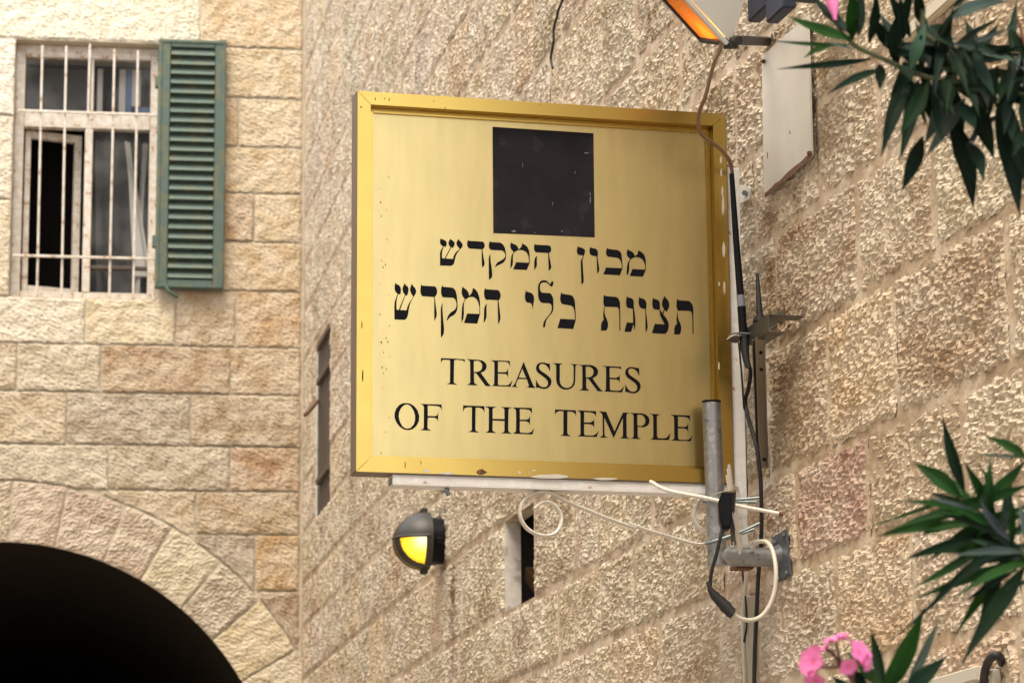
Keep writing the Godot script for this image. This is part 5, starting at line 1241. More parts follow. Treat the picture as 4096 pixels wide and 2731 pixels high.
	b = MB.new(); b.plate(PackedVector2Array([Vector2(0.7542,0.4898),Vector2(0.7562,0.4861),Vector2(0.7664,0.4836),Vector2(0.7706,0.4796),Vector2(0.7729,0.472),Vector2(0.7727,0.4637),Vector2(0.771,0.4565),Vector2(0.7723,0.4411),Vector2(0.7749,0.4151),Vector2(0.7748,0.408),Vector2(0.7729,0.4008),Vector2(0.7691,0.3947),Vector2(0.7691,0.4125),Vector2(0.7696,0.4564),Vector2(0.7582,0.4589),Vector2(0.754,0.4628),Vector2(0.7517,0.471),Vector2(0.7519,0.4794)]), Transform3D(), -0.0352, -0.0345); part("letter", b.mesh(), mats.print_black, sign)
	b = MB.new(); b.plate(PackedVector2Array([Vector2(0.7913,0.4892),Vector2(0.7937,0.4855),Vector2(0.8027,0.4835),Vector2(0.8069,0.4801),Vector2(0.8092,0.4749),Vector2(0.8093,0.457),Vector2(0.816,0.4478),Vector2(0.8199,0.4599),Vector2(0.8158,0.4668),Vector2(0.8147,0.4739),Vector2(0.8167,0.4824),Vector2(0.8217,0.4948),Vector2(0.8259,0.4888),Vector2(0.8318,0.4831),Vector2(0.8351,0.4737),Vector2(0.8339,0.4641),Vector2(0.8276,0.4523),Vector2(0.8222,0.457),Vector2(0.8178,0.4449),Vector2(0.8261,0.4352),Vector2(0.8308,0.4259),Vector2(0.8324,0.4164),Vector2(0.8316,0.4093),Vector2(0.8291,0.4009),Vector2(0.8241,0.3947),Vector2(0.8192,0.3935),Vector2(0.786,0.3936),Vector2(0.7941,0.4187),Vector2(0.8209,0.4185),Vector2(0.8093,0.4427),Vector2(0.8079,0.4564),Vector2(0.7932,0.4575),Vector2(0.7902,0.4621),Vector2(0.7886,0.4704),Vector2(0.7891,0.4799)]), Transform3D(), -0.0352, -0.0345); part("letter", b.mesh(), mats.print_black, sign)
	b = MB.new(); b.plate(PackedVector2Array([Vector2(0.8575,0.489),Vector2(0.8604,0.4846),Vector2(0.8878,0.4842),Vector2(0.8926,0.4817),Vector2(0.8974,0.4753),Vector2(0.9,0.4671),Vector2(0.9,0.4421),Vector2(0.8994,0.398),Vector2(0.8981,0.3943),Vector2(0.8969,0.3967),Vector2(0.8971,0.436),Vector2(0.8966,0.4502),Vector2(0.8945,0.4561),Vector2(0.8909,0.4577),Vector2(0.859,0.4573),Vector2(0.8573,0.4497),Vector2(0.8575,0.4402),Vector2(0.86,0.4307),Vector2(0.864,0.4226),Vector2(0.8663,0.4132),Vector2(0.8661,0.406),Vector2(0.8642,0.3988),Vector2(0.861,0.3936),Vector2(0.8456,0.3933),Vector2(0.8472,0.3963),Vector2(0.8474,0.4088),Vector2(0.8494,0.416),Vector2(0.8549,0.4222),Vector2(0.8539,0.4293),Vector2(0.854,0.4376),Vector2(0.8554,0.4472),Vector2(0.8583,0.4569),Vector2(0.8557,0.4615),Vector2(0.8544,0.4686),Vector2(0.8546,0.477),Vector2(0.8559,0.4842)]), Transform3D(), -0.0352, -0.0345); part("letter", b.mesh(), mats.print_black, sign)
	b = MB.new(); b.plate(PackedVector2Array([Vector2(0.2282,0.3049),Vector2(0.2441,0.3046),Vector2(0.2581,0.3046),Vector2(0.2856,0.3041),Vector2(0.2869,0.3035),Vector2(0.2871,0.2959),Vector2(0.2849,0.299),Vector2(0.2811,0.301),Vector2(0.2734,0.3017),Vector2(0.2658,0.302),Vector2(0.2594,0.3005),Vector2(0.2587,0.2732),Vector2(0.2582,0.2453),Vector2(0.2592,0.2415),Vector2(0.2662,0.238),Vector2(0.2662,0.2372),Vector2(0.2407,0.238),Vector2(0.2407,0.2387),Vector2(0.2465,0.241),Vector2(0.2484,0.2436),Vector2(0.2488,0.269),Vector2(0.2489,0.2988),Vector2(0.2466,0.3006),Vector2(0.2352,0.3008),Vector2(0.2288,0.2999),Vector2(0.225,0.2927),Vector2(0.2246,0.3035)]), Transform3D(), -0.0352, -0.0345); part("letter", b.mesh(), mats.print_black, sign)
	b = MB.new(); b.plate(PackedVector2Array([Vector2(0.2933,0.3051),Vector2(0.3016,0.3044),Vector2(0.3221,0.3043),Vector2(0.3323,0.3029),Vector2(0.3387,0.2993),Vector2(0.3432,0.2937),Vector2(0.3444,0.2868),Vector2(0.3424,0.2803),Vector2(0.3379,0.2751),Vector2(0.3289,0.2706),Vector2(0.3436,0.2505),Vector2(0.3499,0.2425),Vector2(0.355,0.2376),Vector2(0.355,0.2367),Vector2(0.3416,0.2368),Vector2(0.3174,0.2685),Vector2(0.3127,0.2692),Vector2(0.3127,0.2722),Vector2(0.3206,0.2731),Vector2(0.3277,0.2759),Vector2(0.3316,0.2812),Vector2(0.3329,0.2889),Vector2(0.331,0.2958),Vector2(0.3259,0.3007),Vector2(0.3182,0.3016),Vector2(0.3108,0.3004),Vector2(0.3106,0.2721),Vector2(0.3122,0.2721),Vector2(0.3122,0.2693),Vector2(0.3111,0.2694),Vector2(0.3112,0.2486),Vector2(0.3122,0.2429),Vector2(0.3192,0.2385),Vector2(0.3192,0.2375),Vector2(0.293,0.2377),Vector2(0.293,0.2385),Vector2(0.2988,0.2411),Vector2(0.3011,0.2444),Vector2(0.3014,0.2711),Vector2(0.3013,0.2978),Vector2(0.299,0.3021),Vector2(0.2933,0.3042)]), Transform3D(), -0.0352, -0.0345); part("letter", b.mesh(), mats.print_black, sign)
	b = MB.new(); b.plate(PackedVector2Array([Vector2(0.356,0.3045),Vector2(0.4049,0.3046),Vector2(0.4067,0.2902),Vector2(0.4048,0.2943),Vector2(0.4004,0.3005),Vector2(0.3927,0.3018),Vector2(0.3743,0.3014),Vector2(0.3741,0.274),Vector2(0.3925,0.2747),Vector2(0.397,0.2768),Vector2(0.3989,0.2794),Vector2(0.3995,0.2839),Vector2(0.4009,0.284),Vector2(0.4007,0.2607),Vector2(0.3995,0.2648),Vector2(0.3976,0.2686),Vector2(0.3937,0.2703),Vector2(0.3741,0.2704),Vector2(0.3739,0.2434),Vector2(0.3756,0.2403),Vector2(0.3987,0.2408),Vector2(0.4038,0.244),Vector2(0.411,0.2532),Vector2(0.4116,0.2525),Vector2(0.407,0.2377),Vector2(0.3582,0.2375),Vector2(0.3582,0.2384),Vector2(0.3621,0.2404),Vector2(0.364,0.2431),Vector2(0.3646,0.2736),Vector2(0.3647,0.2972),Vector2(0.3631,0.3009),Vector2(0.356,0.3036)]), Transform3D(), -0.0352, -0.0345); part("letter", b.mesh(), mats.print_black, sign)
	b = MB.new(); b.plate(PackedVector2Array([Vector2(0.4417,0.3038),Vector2(0.4657,0.2457),Vector2(0.4689,0.2408),Vector2(0.4721,0.2377),Vector2(0.4721,0.2368),Vector2(0.4501,0.2372),Vector2(0.4501,0.238),Vector2(0.454,0.2396),Vector2(0.4553,0.2428),Vector2(0.4503,0.2585),Vector2(0.4392,0.2586),Vector2(0.4393,0.262),Vector2(0.4484,0.262),Vector2(0.438,0.2861),Vector2(0.4287,0.2621),Vector2(0.4387,0.2622),Vector2(0.4387,0.2586),Vector2(0.4271,0.2583),Vector2(0.4219,0.2466),Vector2(0.4203,0.2427),Vector2(0.4212,0.2396),Vector2(0.4263,0.2376),Vector2(0.4263,0.2368),Vector2(0.4089,0.2372),Vector2(0.4089,0.2379),Vector2(0.4141,0.2406),Vector2(0.4193,0.2478),Vector2(0.439,0.297)]), Transform3D(), -0.0352, -0.0345); part("letter", b.mesh(), mats.print_black, sign)
	b = MB.new(); b.plate(PackedVector2Array([Vector2(0.5113,0.3035),Vector2(0.5099,0.3015),Vector2(0.5054,0.3017),Vector2(0.4977,0.3038),Vector2(0.4899,0.3043),Vector2(0.4834,0.3026),Vector2(0.4782,0.299),Vector2(0.4749,0.2924),Vector2(0.4744,0.286),Vector2(0.4767,0.2804),Vector2(0.4818,0.2748),Vector2(0.4921,0.2682),Vector2(0.5011,0.2615),Vector2(0.505,0.2559),Vector2(0.5062,0.2496),Vector2(0.5042,0.2438),Vector2(0.4996,0.2404),Vector2(0.4931,0.2393),Vector2(0.4867,0.2412),Vector2(0.4809,0.2461),Vector2(0.4771,0.2529),Vector2(0.4752,0.2579),Vector2(0.4742,0.2579),Vector2(0.4743,0.2366),Vector2(0.4757,0.2382),Vector2(0.4802,0.2381),Vector2(0.4879,0.2359),Vector2(0.4957,0.2351),Vector2(0.5028,0.2364),Vector2(0.5093,0.2408),Vector2(0.5139,0.2473),Vector2(0.5153,0.2551),Vector2(0.5134,0.2626),Vector2(0.5077,0.2688),Vector2(0.4974,0.2761),Vector2(0.4877,0.2821),Vector2(0.4833,0.2876),Vector2(0.4824,0.2934),Vector2(0.4846,0.2979),Vector2(0.4892,0.3004),Vector2(0.495,0.3003),Vector2(0.5015,0.2973),Vector2(0.5066,0.2918),Vector2(0.5111,0.283),Vector2(0.512,0.283)]), Transform3D(), -0.0352, -0.0345); part("letter", b.mesh(), mats.print_black, sign)
	b = MB.new(); b.plate(PackedVector2Array([Vector2(0.5197,0.3036),Vector2(0.5454,0.3034),Vector2(0.5454,0.3023),Vector2(0.5398,0.3008),Vector2(0.5378,0.2975),Vector2(0.5374,0.2598),Vector2(0.5386,0.2509),Vector2(0.5424,0.2446),Vector2(0.5489,0.2408),Vector2(0.5566,0.2401),Vector2(0.5638,0.2422),Vector2(0.5697,0.2476),Vector2(0.573,0.2548),Vector2(0.5742,0.2625),Vector2(0.5746,0.2971),Vector2(0.5729,0.3009),Vector2(0.5665,0.3023),Vector2(0.5665,0.3032),Vector2(0.5866,0.303),Vector2(0.5866,0.302),Vector2(0.5814,0.3012),Vector2(0.5794,0.2979),Vector2(0.5783,0.2601),Vector2(0.5769,0.2511),Vector2(0.5729,0.2439),Vector2(0.5664,0.2385),Vector2(0.5579,0.2359),Vector2(0.5488,0.2355),Vector2(0.5398,0.2388),Vector2(0.5333,0.2443),Vector2(0.5293,0.2518),Vector2(0.5277,0.2607),Vector2(0.5281,0.2978),Vector2(0.5255,0.3009),Vector2(0.5197,0.3026)]), Transform3D(), -0.0352, -0.0345); part("letter", b.mesh(), mats.print_black, sign)
	b = MB.new(); b.plate(PackedVector2Array([Vector2(0.5892,0.3028),Vector2(0.5964,0.3021),Vector2(0.6199,0.3028),Vector2(0.629,0.3006),Vector2(0.6361,0.2957),Vector2(0.6397,0.2882),Vector2(0.6392,0.2811),Vector2(0.6352,0.2745),Vector2(0.6247,0.2677),Vector2(0.6375,0.2496),Vector2(0.6452,0.2403),Vector2(0.6516,0.2354),Vector2(0.6516,0.2345),Vector2(0.6379,0.2349),Vector2(0.6136,0.2666),Vector2(0.6095,0.2666),Vector2(0.6096,0.2699),Vector2(0.6142,0.2701),Vector2(0.6215,0.2727),Vector2(0.6261,0.278),Vector2(0.6279,0.2851),Vector2(0.6263,0.2915),Vector2(0.6218,0.2964),Vector2(0.6146,0.2987),Vector2(0.6068,0.2971),Vector2(0.6068,0.2698),Vector2(0.609,0.2699),Vector2(0.609,0.2666),Vector2(0.6077,0.2666),Vector2(0.6074,0.2459),Vector2(0.6086,0.2401),Vector2(0.6154,0.2362),Vector2(0.6154,0.235),Vector2(0.5893,0.2352),Vector2(0.5893,0.2362),Vector2(0.595,0.2383),Vector2(0.597,0.2416),Vector2(0.5977,0.2698),Vector2(0.5976,0.2968),Vector2(0.5957,0.2999),Vector2(0.5892,0.3015)]), Transform3D(), -0.0352, -0.0345); part("letter", b.mesh(), mats.print_black, sign)
	b = MB.new(); b.plate(PackedVector2Array([Vector2(0.6512,0.3018),Vector2(0.7014,0.3012),Vector2(0.7016,0.2943),Vector2(0.699,0.2963),Vector2(0.6931,0.2978),Vector2(0.6708,0.2978),Vector2(0.6704,0.2717),Vector2(0.6875,0.2714),Vector2(0.6927,0.2729),Vector2(0.6954,0.2756),Vector2(0.697,0.2804),Vector2(0.6978,0.2805),Vector2(0.6972,0.2583),Vector2(0.6959,0.2634),Vector2(0.6926,0.2665),Vector2(0.6874,0.2676),Vector2(0.6708,0.2676),Vector2(0.6707,0.2419),Vector2(0.6726,0.2384),Vector2(0.6922,0.2379),Vector2(0.6988,0.2398),Vector2(0.7028,0.2438),Vector2(0.7078,0.2498),Vector2(0.7087,0.2495),Vector2(0.7033,0.2339),Vector2(0.6553,0.2346),Vector2(0.6553,0.2357),Vector2(0.6588,0.2376),Vector2(0.6602,0.2415),Vector2(0.661,0.2723),Vector2(0.6612,0.2968),Vector2(0.6591,0.2999),Vector2(0.6512,0.3007)]), Transform3D(), -0.0352, -0.0345); part("letter", b.mesh(), mats.print_black, sign)
	b = MB.new(); b.plate(PackedVector2Array([Vector2(0.7498,0.3014),Vector2(0.7484,0.2994),Vector2(0.7438,0.2996),Vector2(0.736,0.3017),Vector2(0.7281,0.3022),Vector2(0.7215,0.3005),Vector2(0.7162,0.2968),Vector2(0.7128,0.2902),Vector2(0.7123,0.2838),Vector2(0.7146,0.2781),Vector2(0.7197,0.2725),Vector2(0.7301,0.2658),Vector2(0.7392,0.2591),Vector2(0.7431,0.2534),Vector2(0.7443,0.2471),Vector2(0.7422,0.2412),Vector2(0.7376,0.2378),Vector2(0.731,0.2366),Vector2(0.7244,0.2386),Vector2(0.7186,0.2435),Vector2(0.7148,0.2504),Vector2(0.7129,0.2555),Vector2(0.7119,0.2554),Vector2(0.7118,0.234),Vector2(0.7132,0.2356),Vector2(0.7178,0.2355),Vector2(0.7257,0.2332),Vector2(0.7335,0.2325),Vector2(0.7408,0.2338),Vector2(0.7474,0.2382),Vector2(0.7521,0.2448),Vector2(0.7536,0.2526),Vector2(0.7517,0.2602),Vector2(0.7459,0.2664),Vector2(0.7355,0.2737),Vector2(0.7258,0.2798),Vector2(0.7213,0.2854),Vector2(0.7204,0.2912),Vector2(0.7227,0.2958),Vector2(0.7274,0.2983),Vector2(0.7333,0.2981),Vector2(0.7398,0.2952),Vector2(0.745,0.2896),Vector2(0.7494,0.2807),Vector2(0.7504,0.2808)]), Transform3D(), -0.0352, -0.0345); part("letter", b.mesh(), mats.print_black, sign)
	b = MB.new(); b.plate(PackedVector2Array([Vector2(0.1357,0.1852),Vector2(0.1459,0.1836),Vector2(0.1558,0.1774),Vector2(0.164,0.1671),Vector2(0.1684,0.1525),Vector2(0.1673,0.1393),Vector2(0.1615,0.1276),Vector2(0.1525,0.1191),Vector2(0.141,0.1155),Vector2(0.1295,0.1167),Vector2(0.118,0.1236),Vector2(0.1098,0.134),Vector2(0.1048,0.1469),Vector2(0.1048,0.1583),Vector2(0.1089,0.1699),Vector2(0.1163,0.1792),Vector2(0.1253,0.184),Vector2(0.1352,0.1852),Vector2(0.1352,0.1815),Vector2(0.1286,0.1789),Vector2(0.1212,0.1712),Vector2(0.1163,0.1604),Vector2(0.1152,0.1489),Vector2(0.118,0.1375),Vector2(0.1237,0.1263),Vector2(0.1311,0.1204),Vector2(0.1385,0.1193),Vector2(0.1467,0.1222),Vector2(0.1541,0.1307),Vector2(0.1577,0.1422),Vector2(0.1577,0.1537),Vector2(0.1541,0.1659),Vector2(0.1475,0.1763),Vector2(0.1418,0.1807),Vector2(0.1357,0.1816)]), Transform3D(), -0.0352, -0.0345); part("letter", b.mesh(), mats.print_black, sign)
	b = MB.new(); b.plate(PackedVector2Array([Vector2(0.1723,0.1843),Vector2(0.2265,0.1845),Vector2(0.2271,0.1689),Vector2(0.2251,0.1751),Vector2(0.221,0.179),Vector2(0.2119,0.1806),Vector2(0.1904,0.1808),Vector2(0.1904,0.1541),Vector2(0.2085,0.1539),Vector2(0.2135,0.1557),Vector2(0.216,0.1588),Vector2(0.2168,0.1632),Vector2(0.2177,0.1633),Vector2(0.2168,0.1403),Vector2(0.2155,0.1451),Vector2(0.2127,0.1483),Vector2(0.2069,0.1502),Vector2(0.1904,0.1496),Vector2(0.1895,0.1254),Vector2(0.1907,0.1205),Vector2(0.1981,0.1175),Vector2(0.1981,0.1163),Vector2(0.1722,0.1169),Vector2(0.1722,0.1179),Vector2(0.178,0.12),Vector2(0.1801,0.1234),Vector2(0.1805,0.1513),Vector2(0.1805,0.1767),Vector2(0.178,0.1815),Vector2(0.1723,0.1834)]), Transform3D(), -0.0352, -0.0345); part("letter", b.mesh(), mats.print_black, sign)
	b = MB.new(); b.plate(PackedVector2Array([Vector2(0.2824,0.1843),Vector2(0.3378,0.1845),Vector2(0.3384,0.1685),Vector2(0.3356,0.1742),Vector2(0.3306,0.179),Vector2(0.3231,0.1803),Vector2(0.3148,0.18),Vector2(0.314,0.1248),Vector2(0.3153,0.1199),Vector2(0.322,0.1169),Vector2(0.3219,0.1159),Vector2(0.2965,0.1163),Vector2(0.2965,0.1173),Vector2(0.3029,0.1195),Vector2(0.305,0.1237),Vector2(0.3053,0.1802),Vector2(0.2948,0.1801),Vector2(0.2865,0.1773),Vector2(0.282,0.1684)]), Transform3D(), -0.0352, -0.0345); part("letter", b.mesh(), mats.print_black, sign)
	b = MB.new(); b.plate(PackedVector2Array([Vector2(0.3409,0.184),Vector2(0.3681,0.184),Vector2(0.3681,0.183),Vector2(0.3614,0.1806),Vector2(0.3594,0.1767),Vector2(0.3593,0.1528),Vector2(0.3905,0.1528),Vector2(0.3907,0.177),Vector2(0.389,0.1811),Vector2(0.3827,0.183),Vector2(0.3827,0.184),Vector2(0.4091,0.184),Vector2(0.4091,0.183),Vector2(0.4032,0.1811),Vector2(0.401,0.1774),Vector2(0.4,0.1246),Vector2(0.402,0.1197),Vector2(0.4086,0.1169),Vector2(0.4086,0.1158),Vector2(0.3822,0.116),Vector2(0.3823,0.117),Vector2(0.3886,0.1192),Vector2(0.3903,0.1234),Vector2(0.3905,0.1478),Vector2(0.3593,0.1483),Vector2(0.3586,0.1248),Vector2(0.3603,0.1199),Vector2(0.3674,0.1173),Vector2(0.3674,0.116),Vector2(0.3411,0.1164),Vector2(0.3411,0.1174),Vector2(0.3469,0.1194),Vector2(0.3491,0.1236),Vector2(0.3496,0.1524),Vector2(0.3497,0.1772),Vector2(0.3478,0.1809),Vector2(0.3409,0.183)]), Transform3D(), -0.0352, -0.0345); part("letter", b.mesh(), mats.print_black, sign)
	b = MB.new(); b.plate(PackedVector2Array([Vector2(0.4125,0.184),Vector2(0.4623,0.1843),Vector2(0.4632,0.1693),Vector2(0.461,0.1738),Vector2(0.4552,0.1794),Vector2(0.4468,0.1804),Vector2(0.4309,0.1805),Vector2(0.4307,0.1529),Vector2(0.4466,0.1535),Vector2(0.4525,0.155),Vector2(0.4555,0.1582),Vector2(0.4568,0.1629),Vector2(0.4576,0.1629),Vector2(0.4571,0.1394),Vector2(0.4557,0.1439),Vector2(0.4524,0.1479),Vector2(0.4466,0.1493),Vector2(0.4306,0.1491),Vector2(0.4301,0.124),Vector2(0.4321,0.1194),Vector2(0.4513,0.1189),Vector2(0.4598,0.1217),Vector2(0.464,0.126),Vector2(0.4679,0.1319),Vector2(0.4687,0.1319),Vector2(0.4636,0.1157),Vector2(0.412,0.1162),Vector2(0.412,0.1172),Vector2(0.4179,0.1194),Vector2(0.4204,0.1236),Vector2(0.4211,0.1517),Vector2(0.4208,0.1757),Vector2(0.4186,0.1806),Vector2(0.4125,0.1828)]), Transform3D(), -0.0352, -0.0345); part("letter", b.mesh(), mats.print_black, sign)
	b = MB.new(); b.plate(PackedVector2Array([Vector2(0.5241,0.1828),Vector2(0.579,0.1827),Vector2(0.5796,0.1669),Vector2(0.5772,0.1735),Vector2(0.5722,0.1775),Vector2(0.5646,0.1785),Vector2(0.5566,0.1786),Vector2(0.5558,0.1238),Vector2(0.5571,0.1189),Vector2(0.5642,0.1158),Vector2(0.5641,0.1146),Vector2(0.5382,0.1149),Vector2(0.5382,0.1161),Vector2(0.5436,0.1181),Vector2(0.5453,0.1218),Vector2(0.5463,0.179),Vector2(0.5358,0.179),Vector2(0.5291,0.1767),Vector2(0.5248,0.1724),Vector2(0.5231,0.1674)]), Transform3D(), -0.0352, -0.0345); part("letter", b.mesh(), mats.print_black, sign)
	b = MB.new(); b.plate(PackedVector2Array([Vector2(0.5832,0.1829),Vector2(0.6327,0.1822),Vector2(0.633,0.1675),Vector2(0.6306,0.173),Vector2(0.6255,0.1769),Vector2(0.6171,0.1788),Vector2(0.601,0.1789),Vector2(0.6006,0.1522),Vector2(0.6167,0.1522),Vector2(0.6218,0.154),Vector2(0.6253,0.157),Vector2(0.6267,0.1617),Vector2(0.6275,0.1617),Vector2(0.6271,0.1382),Vector2(0.6259,0.1428),Vector2(0.6226,0.1461),Vector2(0.6167,0.1478),Vector2(0.6006,0.1478),Vector2(0.6002,0.122),Vector2(0.6027,0.1183),Vector2(0.6214,0.1181),Vector2(0.6299,0.1211),Vector2(0.635,0.1266),Vector2(0.6382,0.1313),Vector2(0.639,0.1308),Vector2(0.6337,0.1152),Vector2(0.5827,0.1151),Vector2(0.5827,0.1161),Vector2(0.5884,0.1183),Vector2(0.5906,0.1217),Vector2(0.591,0.1516),Vector2(0.5912,0.1748),Vector2(0.5891,0.1798),Vector2(0.5832,0.1817)]), Transform3D(), -0.0352, -0.0345); part("letter", b.mesh(), mats.print_black, sign)
	b = MB.new(); b.plate(PackedVector2Array([Vector2(0.6417,0.1822),Vector2(0.6596,0.1818),Vector2(0.6813,0.131),Vector2(0.7047,0.1812),Vector2(0.7218,0.1813),Vector2(0.7218,0.1801),Vector2(0.7158,0.1786),Vector2(0.714,0.1743),Vector2(0.7137,0.121),Vector2(0.7157,0.1161),Vector2(0.7219,0.1146),Vector2(0.7219,0.1136),Vector2(0.6957,0.114),Vector2(0.6957,0.115),Vector2(0.702,0.1172),Vector2(0.7038,0.1215),Vector2(0.7042,0.1673),Vector2(0.679,0.1143),Vector2(0.6543,0.1672),Vector2(0.6545,0.1223),Vector2(0.6561,0.1173),Vector2(0.6629,0.1151),Vector2(0.6629,0.1141),Vector2(0.6425,0.1144),Vector2(0.6425,0.1154),Vector2(0.6485,0.1179),Vector2(0.6503,0.1229),Vector2(0.6501,0.172),Vector2(0.6476,0.1777),Vector2(0.6417,0.181)]), Transform3D(), -0.0352, -0.0345); part("letter", b.mesh(), mats.print_black, sign)
	b = MB.new(); b.plate(PackedVector2Array([Vector2(0.7249,0.1811),Vector2(0.7552,0.1812),Vector2(0.7654,0.1787),Vector2(0.773,0.1723),Vector2(0.7759,0.164),Vector2(0.7744,0.1556),Vector2(0.7691,0.1488),Vector2(0.7597,0.1446),Vector2(0.748,0.1452),Vector2(0.7481,0.1483),Vector2(0.752,0.1476),Vector2(0.7589,0.1501),Vector2(0.7633,0.1552),Vector2(0.7648,0.1628),Vector2(0.7627,0.1702),Vector2(0.7576,0.1759),Vector2(0.75,0.1778),Vector2(0.7431,0.1762),Vector2(0.743,0.149),Vector2(0.7474,0.1483),Vector2(0.7474,0.1451),Vector2(0.7434,0.1453),Vector2(0.743,0.122),Vector2(0.7447,0.1167),Vector2(0.7511,0.1148),Vector2(0.7511,0.1136),Vector2(0.7253,0.1139),Vector2(0.7253,0.1147),Vector2(0.731,0.1169),Vector2(0.7325,0.1216),Vector2(0.7333,0.1734),Vector2(0.7312,0.1783),Vector2(0.7249,0.1799)]), Transform3D(), -0.0352, -0.0345); part("letter", b.mesh(), mats.print_black, sign)
	b = MB.new(); b.plate(PackedVector2Array([Vector2(0.7771,0.1808),Vector2(0.8043,0.1804),Vector2(0.8043,0.1793),Vector2(0.7979,0.1774),Vector2(0.7956,0.1731),Vector2(0.7952,0.1221),Vector2(0.7977,0.118),Vector2(0.8123,0.1174),Vector2(0.8209,0.1197),Vector2(0.8261,0.1249),Vector2(0.8306,0.1309),Vector2(0.8317,0.1304),Vector2(0.8268,0.1135),Vector2(0.7776,0.1132),Vector2(0.7776,0.1144),Vector2(0.7835,0.1167),Vector2(0.7853,0.121),Vector2(0.7859,0.1744),Vector2(0.7834,0.1785),Vector2(0.7771,0.1798)]), Transform3D(), -0.0352, -0.0345); part("letter", b.mesh(), mats.print_black, sign)
	b = MB.new(); b.plate(PackedVector2Array([Vector2(0.8341,0.1807),Vector2(0.8849,0.18),Vector2(0.8851,0.1646),Vector2(0.883,0.1704),Vector2(0.8787,0.1744),Vector2(0.8702,0.1763),Vector2(0.8526,0.1763),Vector2(0.8521,0.1497),Vector2(0.8688,0.1494),Vector2(0.8748,0.1513),Vector2(0.878,0.1548),Vector2(0.879,0.1594),Vector2(0.8798,0.1594),Vector2(0.8792,0.1356),Vector2(0.878,0.1401),Vector2(0.8747,0.1441),Vector2(0.8687,0.1456),Vector2(0.852,0.1455),Vector2(0.8518,0.1191),Vector2(0.8543,0.1158),Vector2(0.8732,0.1151),Vector2(0.8819,0.1176),Vector2(0.8872,0.1228),Vector2(0.8902,0.1284),Vector2(0.8912,0.128),Vector2(0.8858,0.1127),Vector2(0.8342,0.113),Vector2(0.8342,0.114),Vector2(0.8397,0.1162),Vector2(0.8419,0.1204),Vector2(0.8421,0.1488),Vector2(0.8422,0.1723),Vector2(0.84,0.1776),Vector2(0.8341,0.1795)]), Transform3D(), -0.0352, -0.0345); part("letter", b.mesh(), mats.print_black, sign)
	b = MB.new(); b.plate(PackedVector2Array([Vector2(0.1902,0.0067),Vector2(0.1868,0.0049),Vector2(0.1831,0.0034),Vector2(0.1776,0.0031),Vector2(0.173,0.0034),Vector2(0.1682,0.005),Vector2(0.171,0.0072),Vector2(0.1725,0.0085),Vector2(0.1775,0.0106),Vector2(0.1836,0.0103),Vector2(0.1863,0.0087)]), Transform3D(), 0.0003, 0.0012); part("paint_flake", b.mesh(), mats.white_plastic, sign)
	b = MB.new(); b.plate(PackedVector2Array([Vector2(0.2523,0.0029),Vector2(0.2551,0.0016),Vector2(0.243,0),Vector2(0.2302,-0.0011),Vector2(0.2218,0.0002),Vector2(0.2084,0.0007),Vector2(0.2092,0.0022),Vector2(0.2193,0.0043),Vector2(0.2309,0.0058),Vector2(0.2449,0.0047),Vector2(0.2483,0.0044)]), Transform3D(), 0.0003, 0.0012); part("paint_flake", b.mesh(), mats.white_plastic, sign)
	b = MB.new(); b.plate(PackedVector2Array([Vector2(0.4245,0.0102),Vector2(0.4224,0.0086),Vector2(0.4218,0.0066),Vector2(0.4195,0.0069),Vector2(0.4175,0.0072),Vector2(0.4164,0.0092),Vector2(0.4167,0.0109),Vector2(0.4175,0.0133),Vector2(0.4194,0.0137),Vector2(0.4215,0.013),Vector2(0.4224,0.0117)]), Transform3D(), 0.0003, 0.0012); part("paint_flake", b.mesh(), mats.white_plastic, sign)
	b = MB.new(); b.plate(PackedVector2Array([Vector2(0.462,0.0172),Vector2(0.4615,0.0162),Vector2(0.4596,0.0158),Vector2(0.4567,0.015),Vector2(0.4541,0.0158),Vector2(0.4508,0.0163),Vector2(0.4512,0.0173),Vector2(0.4535,0.018),Vector2(0.4565,0.0191),Vector2(0.4596,0.0189),Vector2(0.4622,0.018)]), Transform3D(), 0.0003, 0.0012); part("paint_flake", b.mesh(), mats.white_plastic, sign)
	b = MB.new(); b.plate(PackedVector2Array([Vector2(0.4487,0.0091),Vector2(0.4485,0.0085),Vector2(0.4471,0.008),Vector2(0.4456,0.0076),Vector2(0.4439,0.0082),Vector2(0.4432,0.0086),Vector2(0.4437,0.0092),Vector2(0.4444,0.01),Vector2(0.4456,0.0103),Vector2(0.4475,0.01),Vector2(0.4484,0.0098)]), Transform3D(), 0.0003, 0.0012); part("paint_flake", b.mesh(), mats.white_plastic, sign)
	b = MB.new(); b.plate(PackedVector2Array([Vector2(0.5478,0.0045),Vector2(0.5433,0.0008),Vector2(0.5206,-0.0022),Vector2(0.4946,-0.0024),Vector2(0.4635,-0.0025),Vector2(0.4476,0.0002),Vector2(0.4568,0.003),Vector2(0.4693,0.0062),Vector2(0.4947,0.0074),Vector2(0.5165,0.0094),Vector2(0.5428,0.0067)]), Transform3D(), 0.0003, 0.0012); part("paint_flake", b.mesh(), mats.white_plastic, sign)
	b = MB.new(); b.plate(PackedVector2Array([Vector2(0.6791,0.0021),Vector2(0.6697,0.0004),Vector2(0.6537,-0.0016),Vector2(0.6398,-0.0024),Vector2(0.6254,-0.0021),Vector2(0.6181,-0.0007),Vector2(0.6116,0.0009),Vector2(0.6238,0.0029),Vector2(0.6405,0.004),Vector2(0.6588,0.0039),Vector2(0.6737,0.0037)]), Transform3D(), 0.0003, 0.0012); part("paint_flake", b.mesh(), mats.white_plastic, sign)
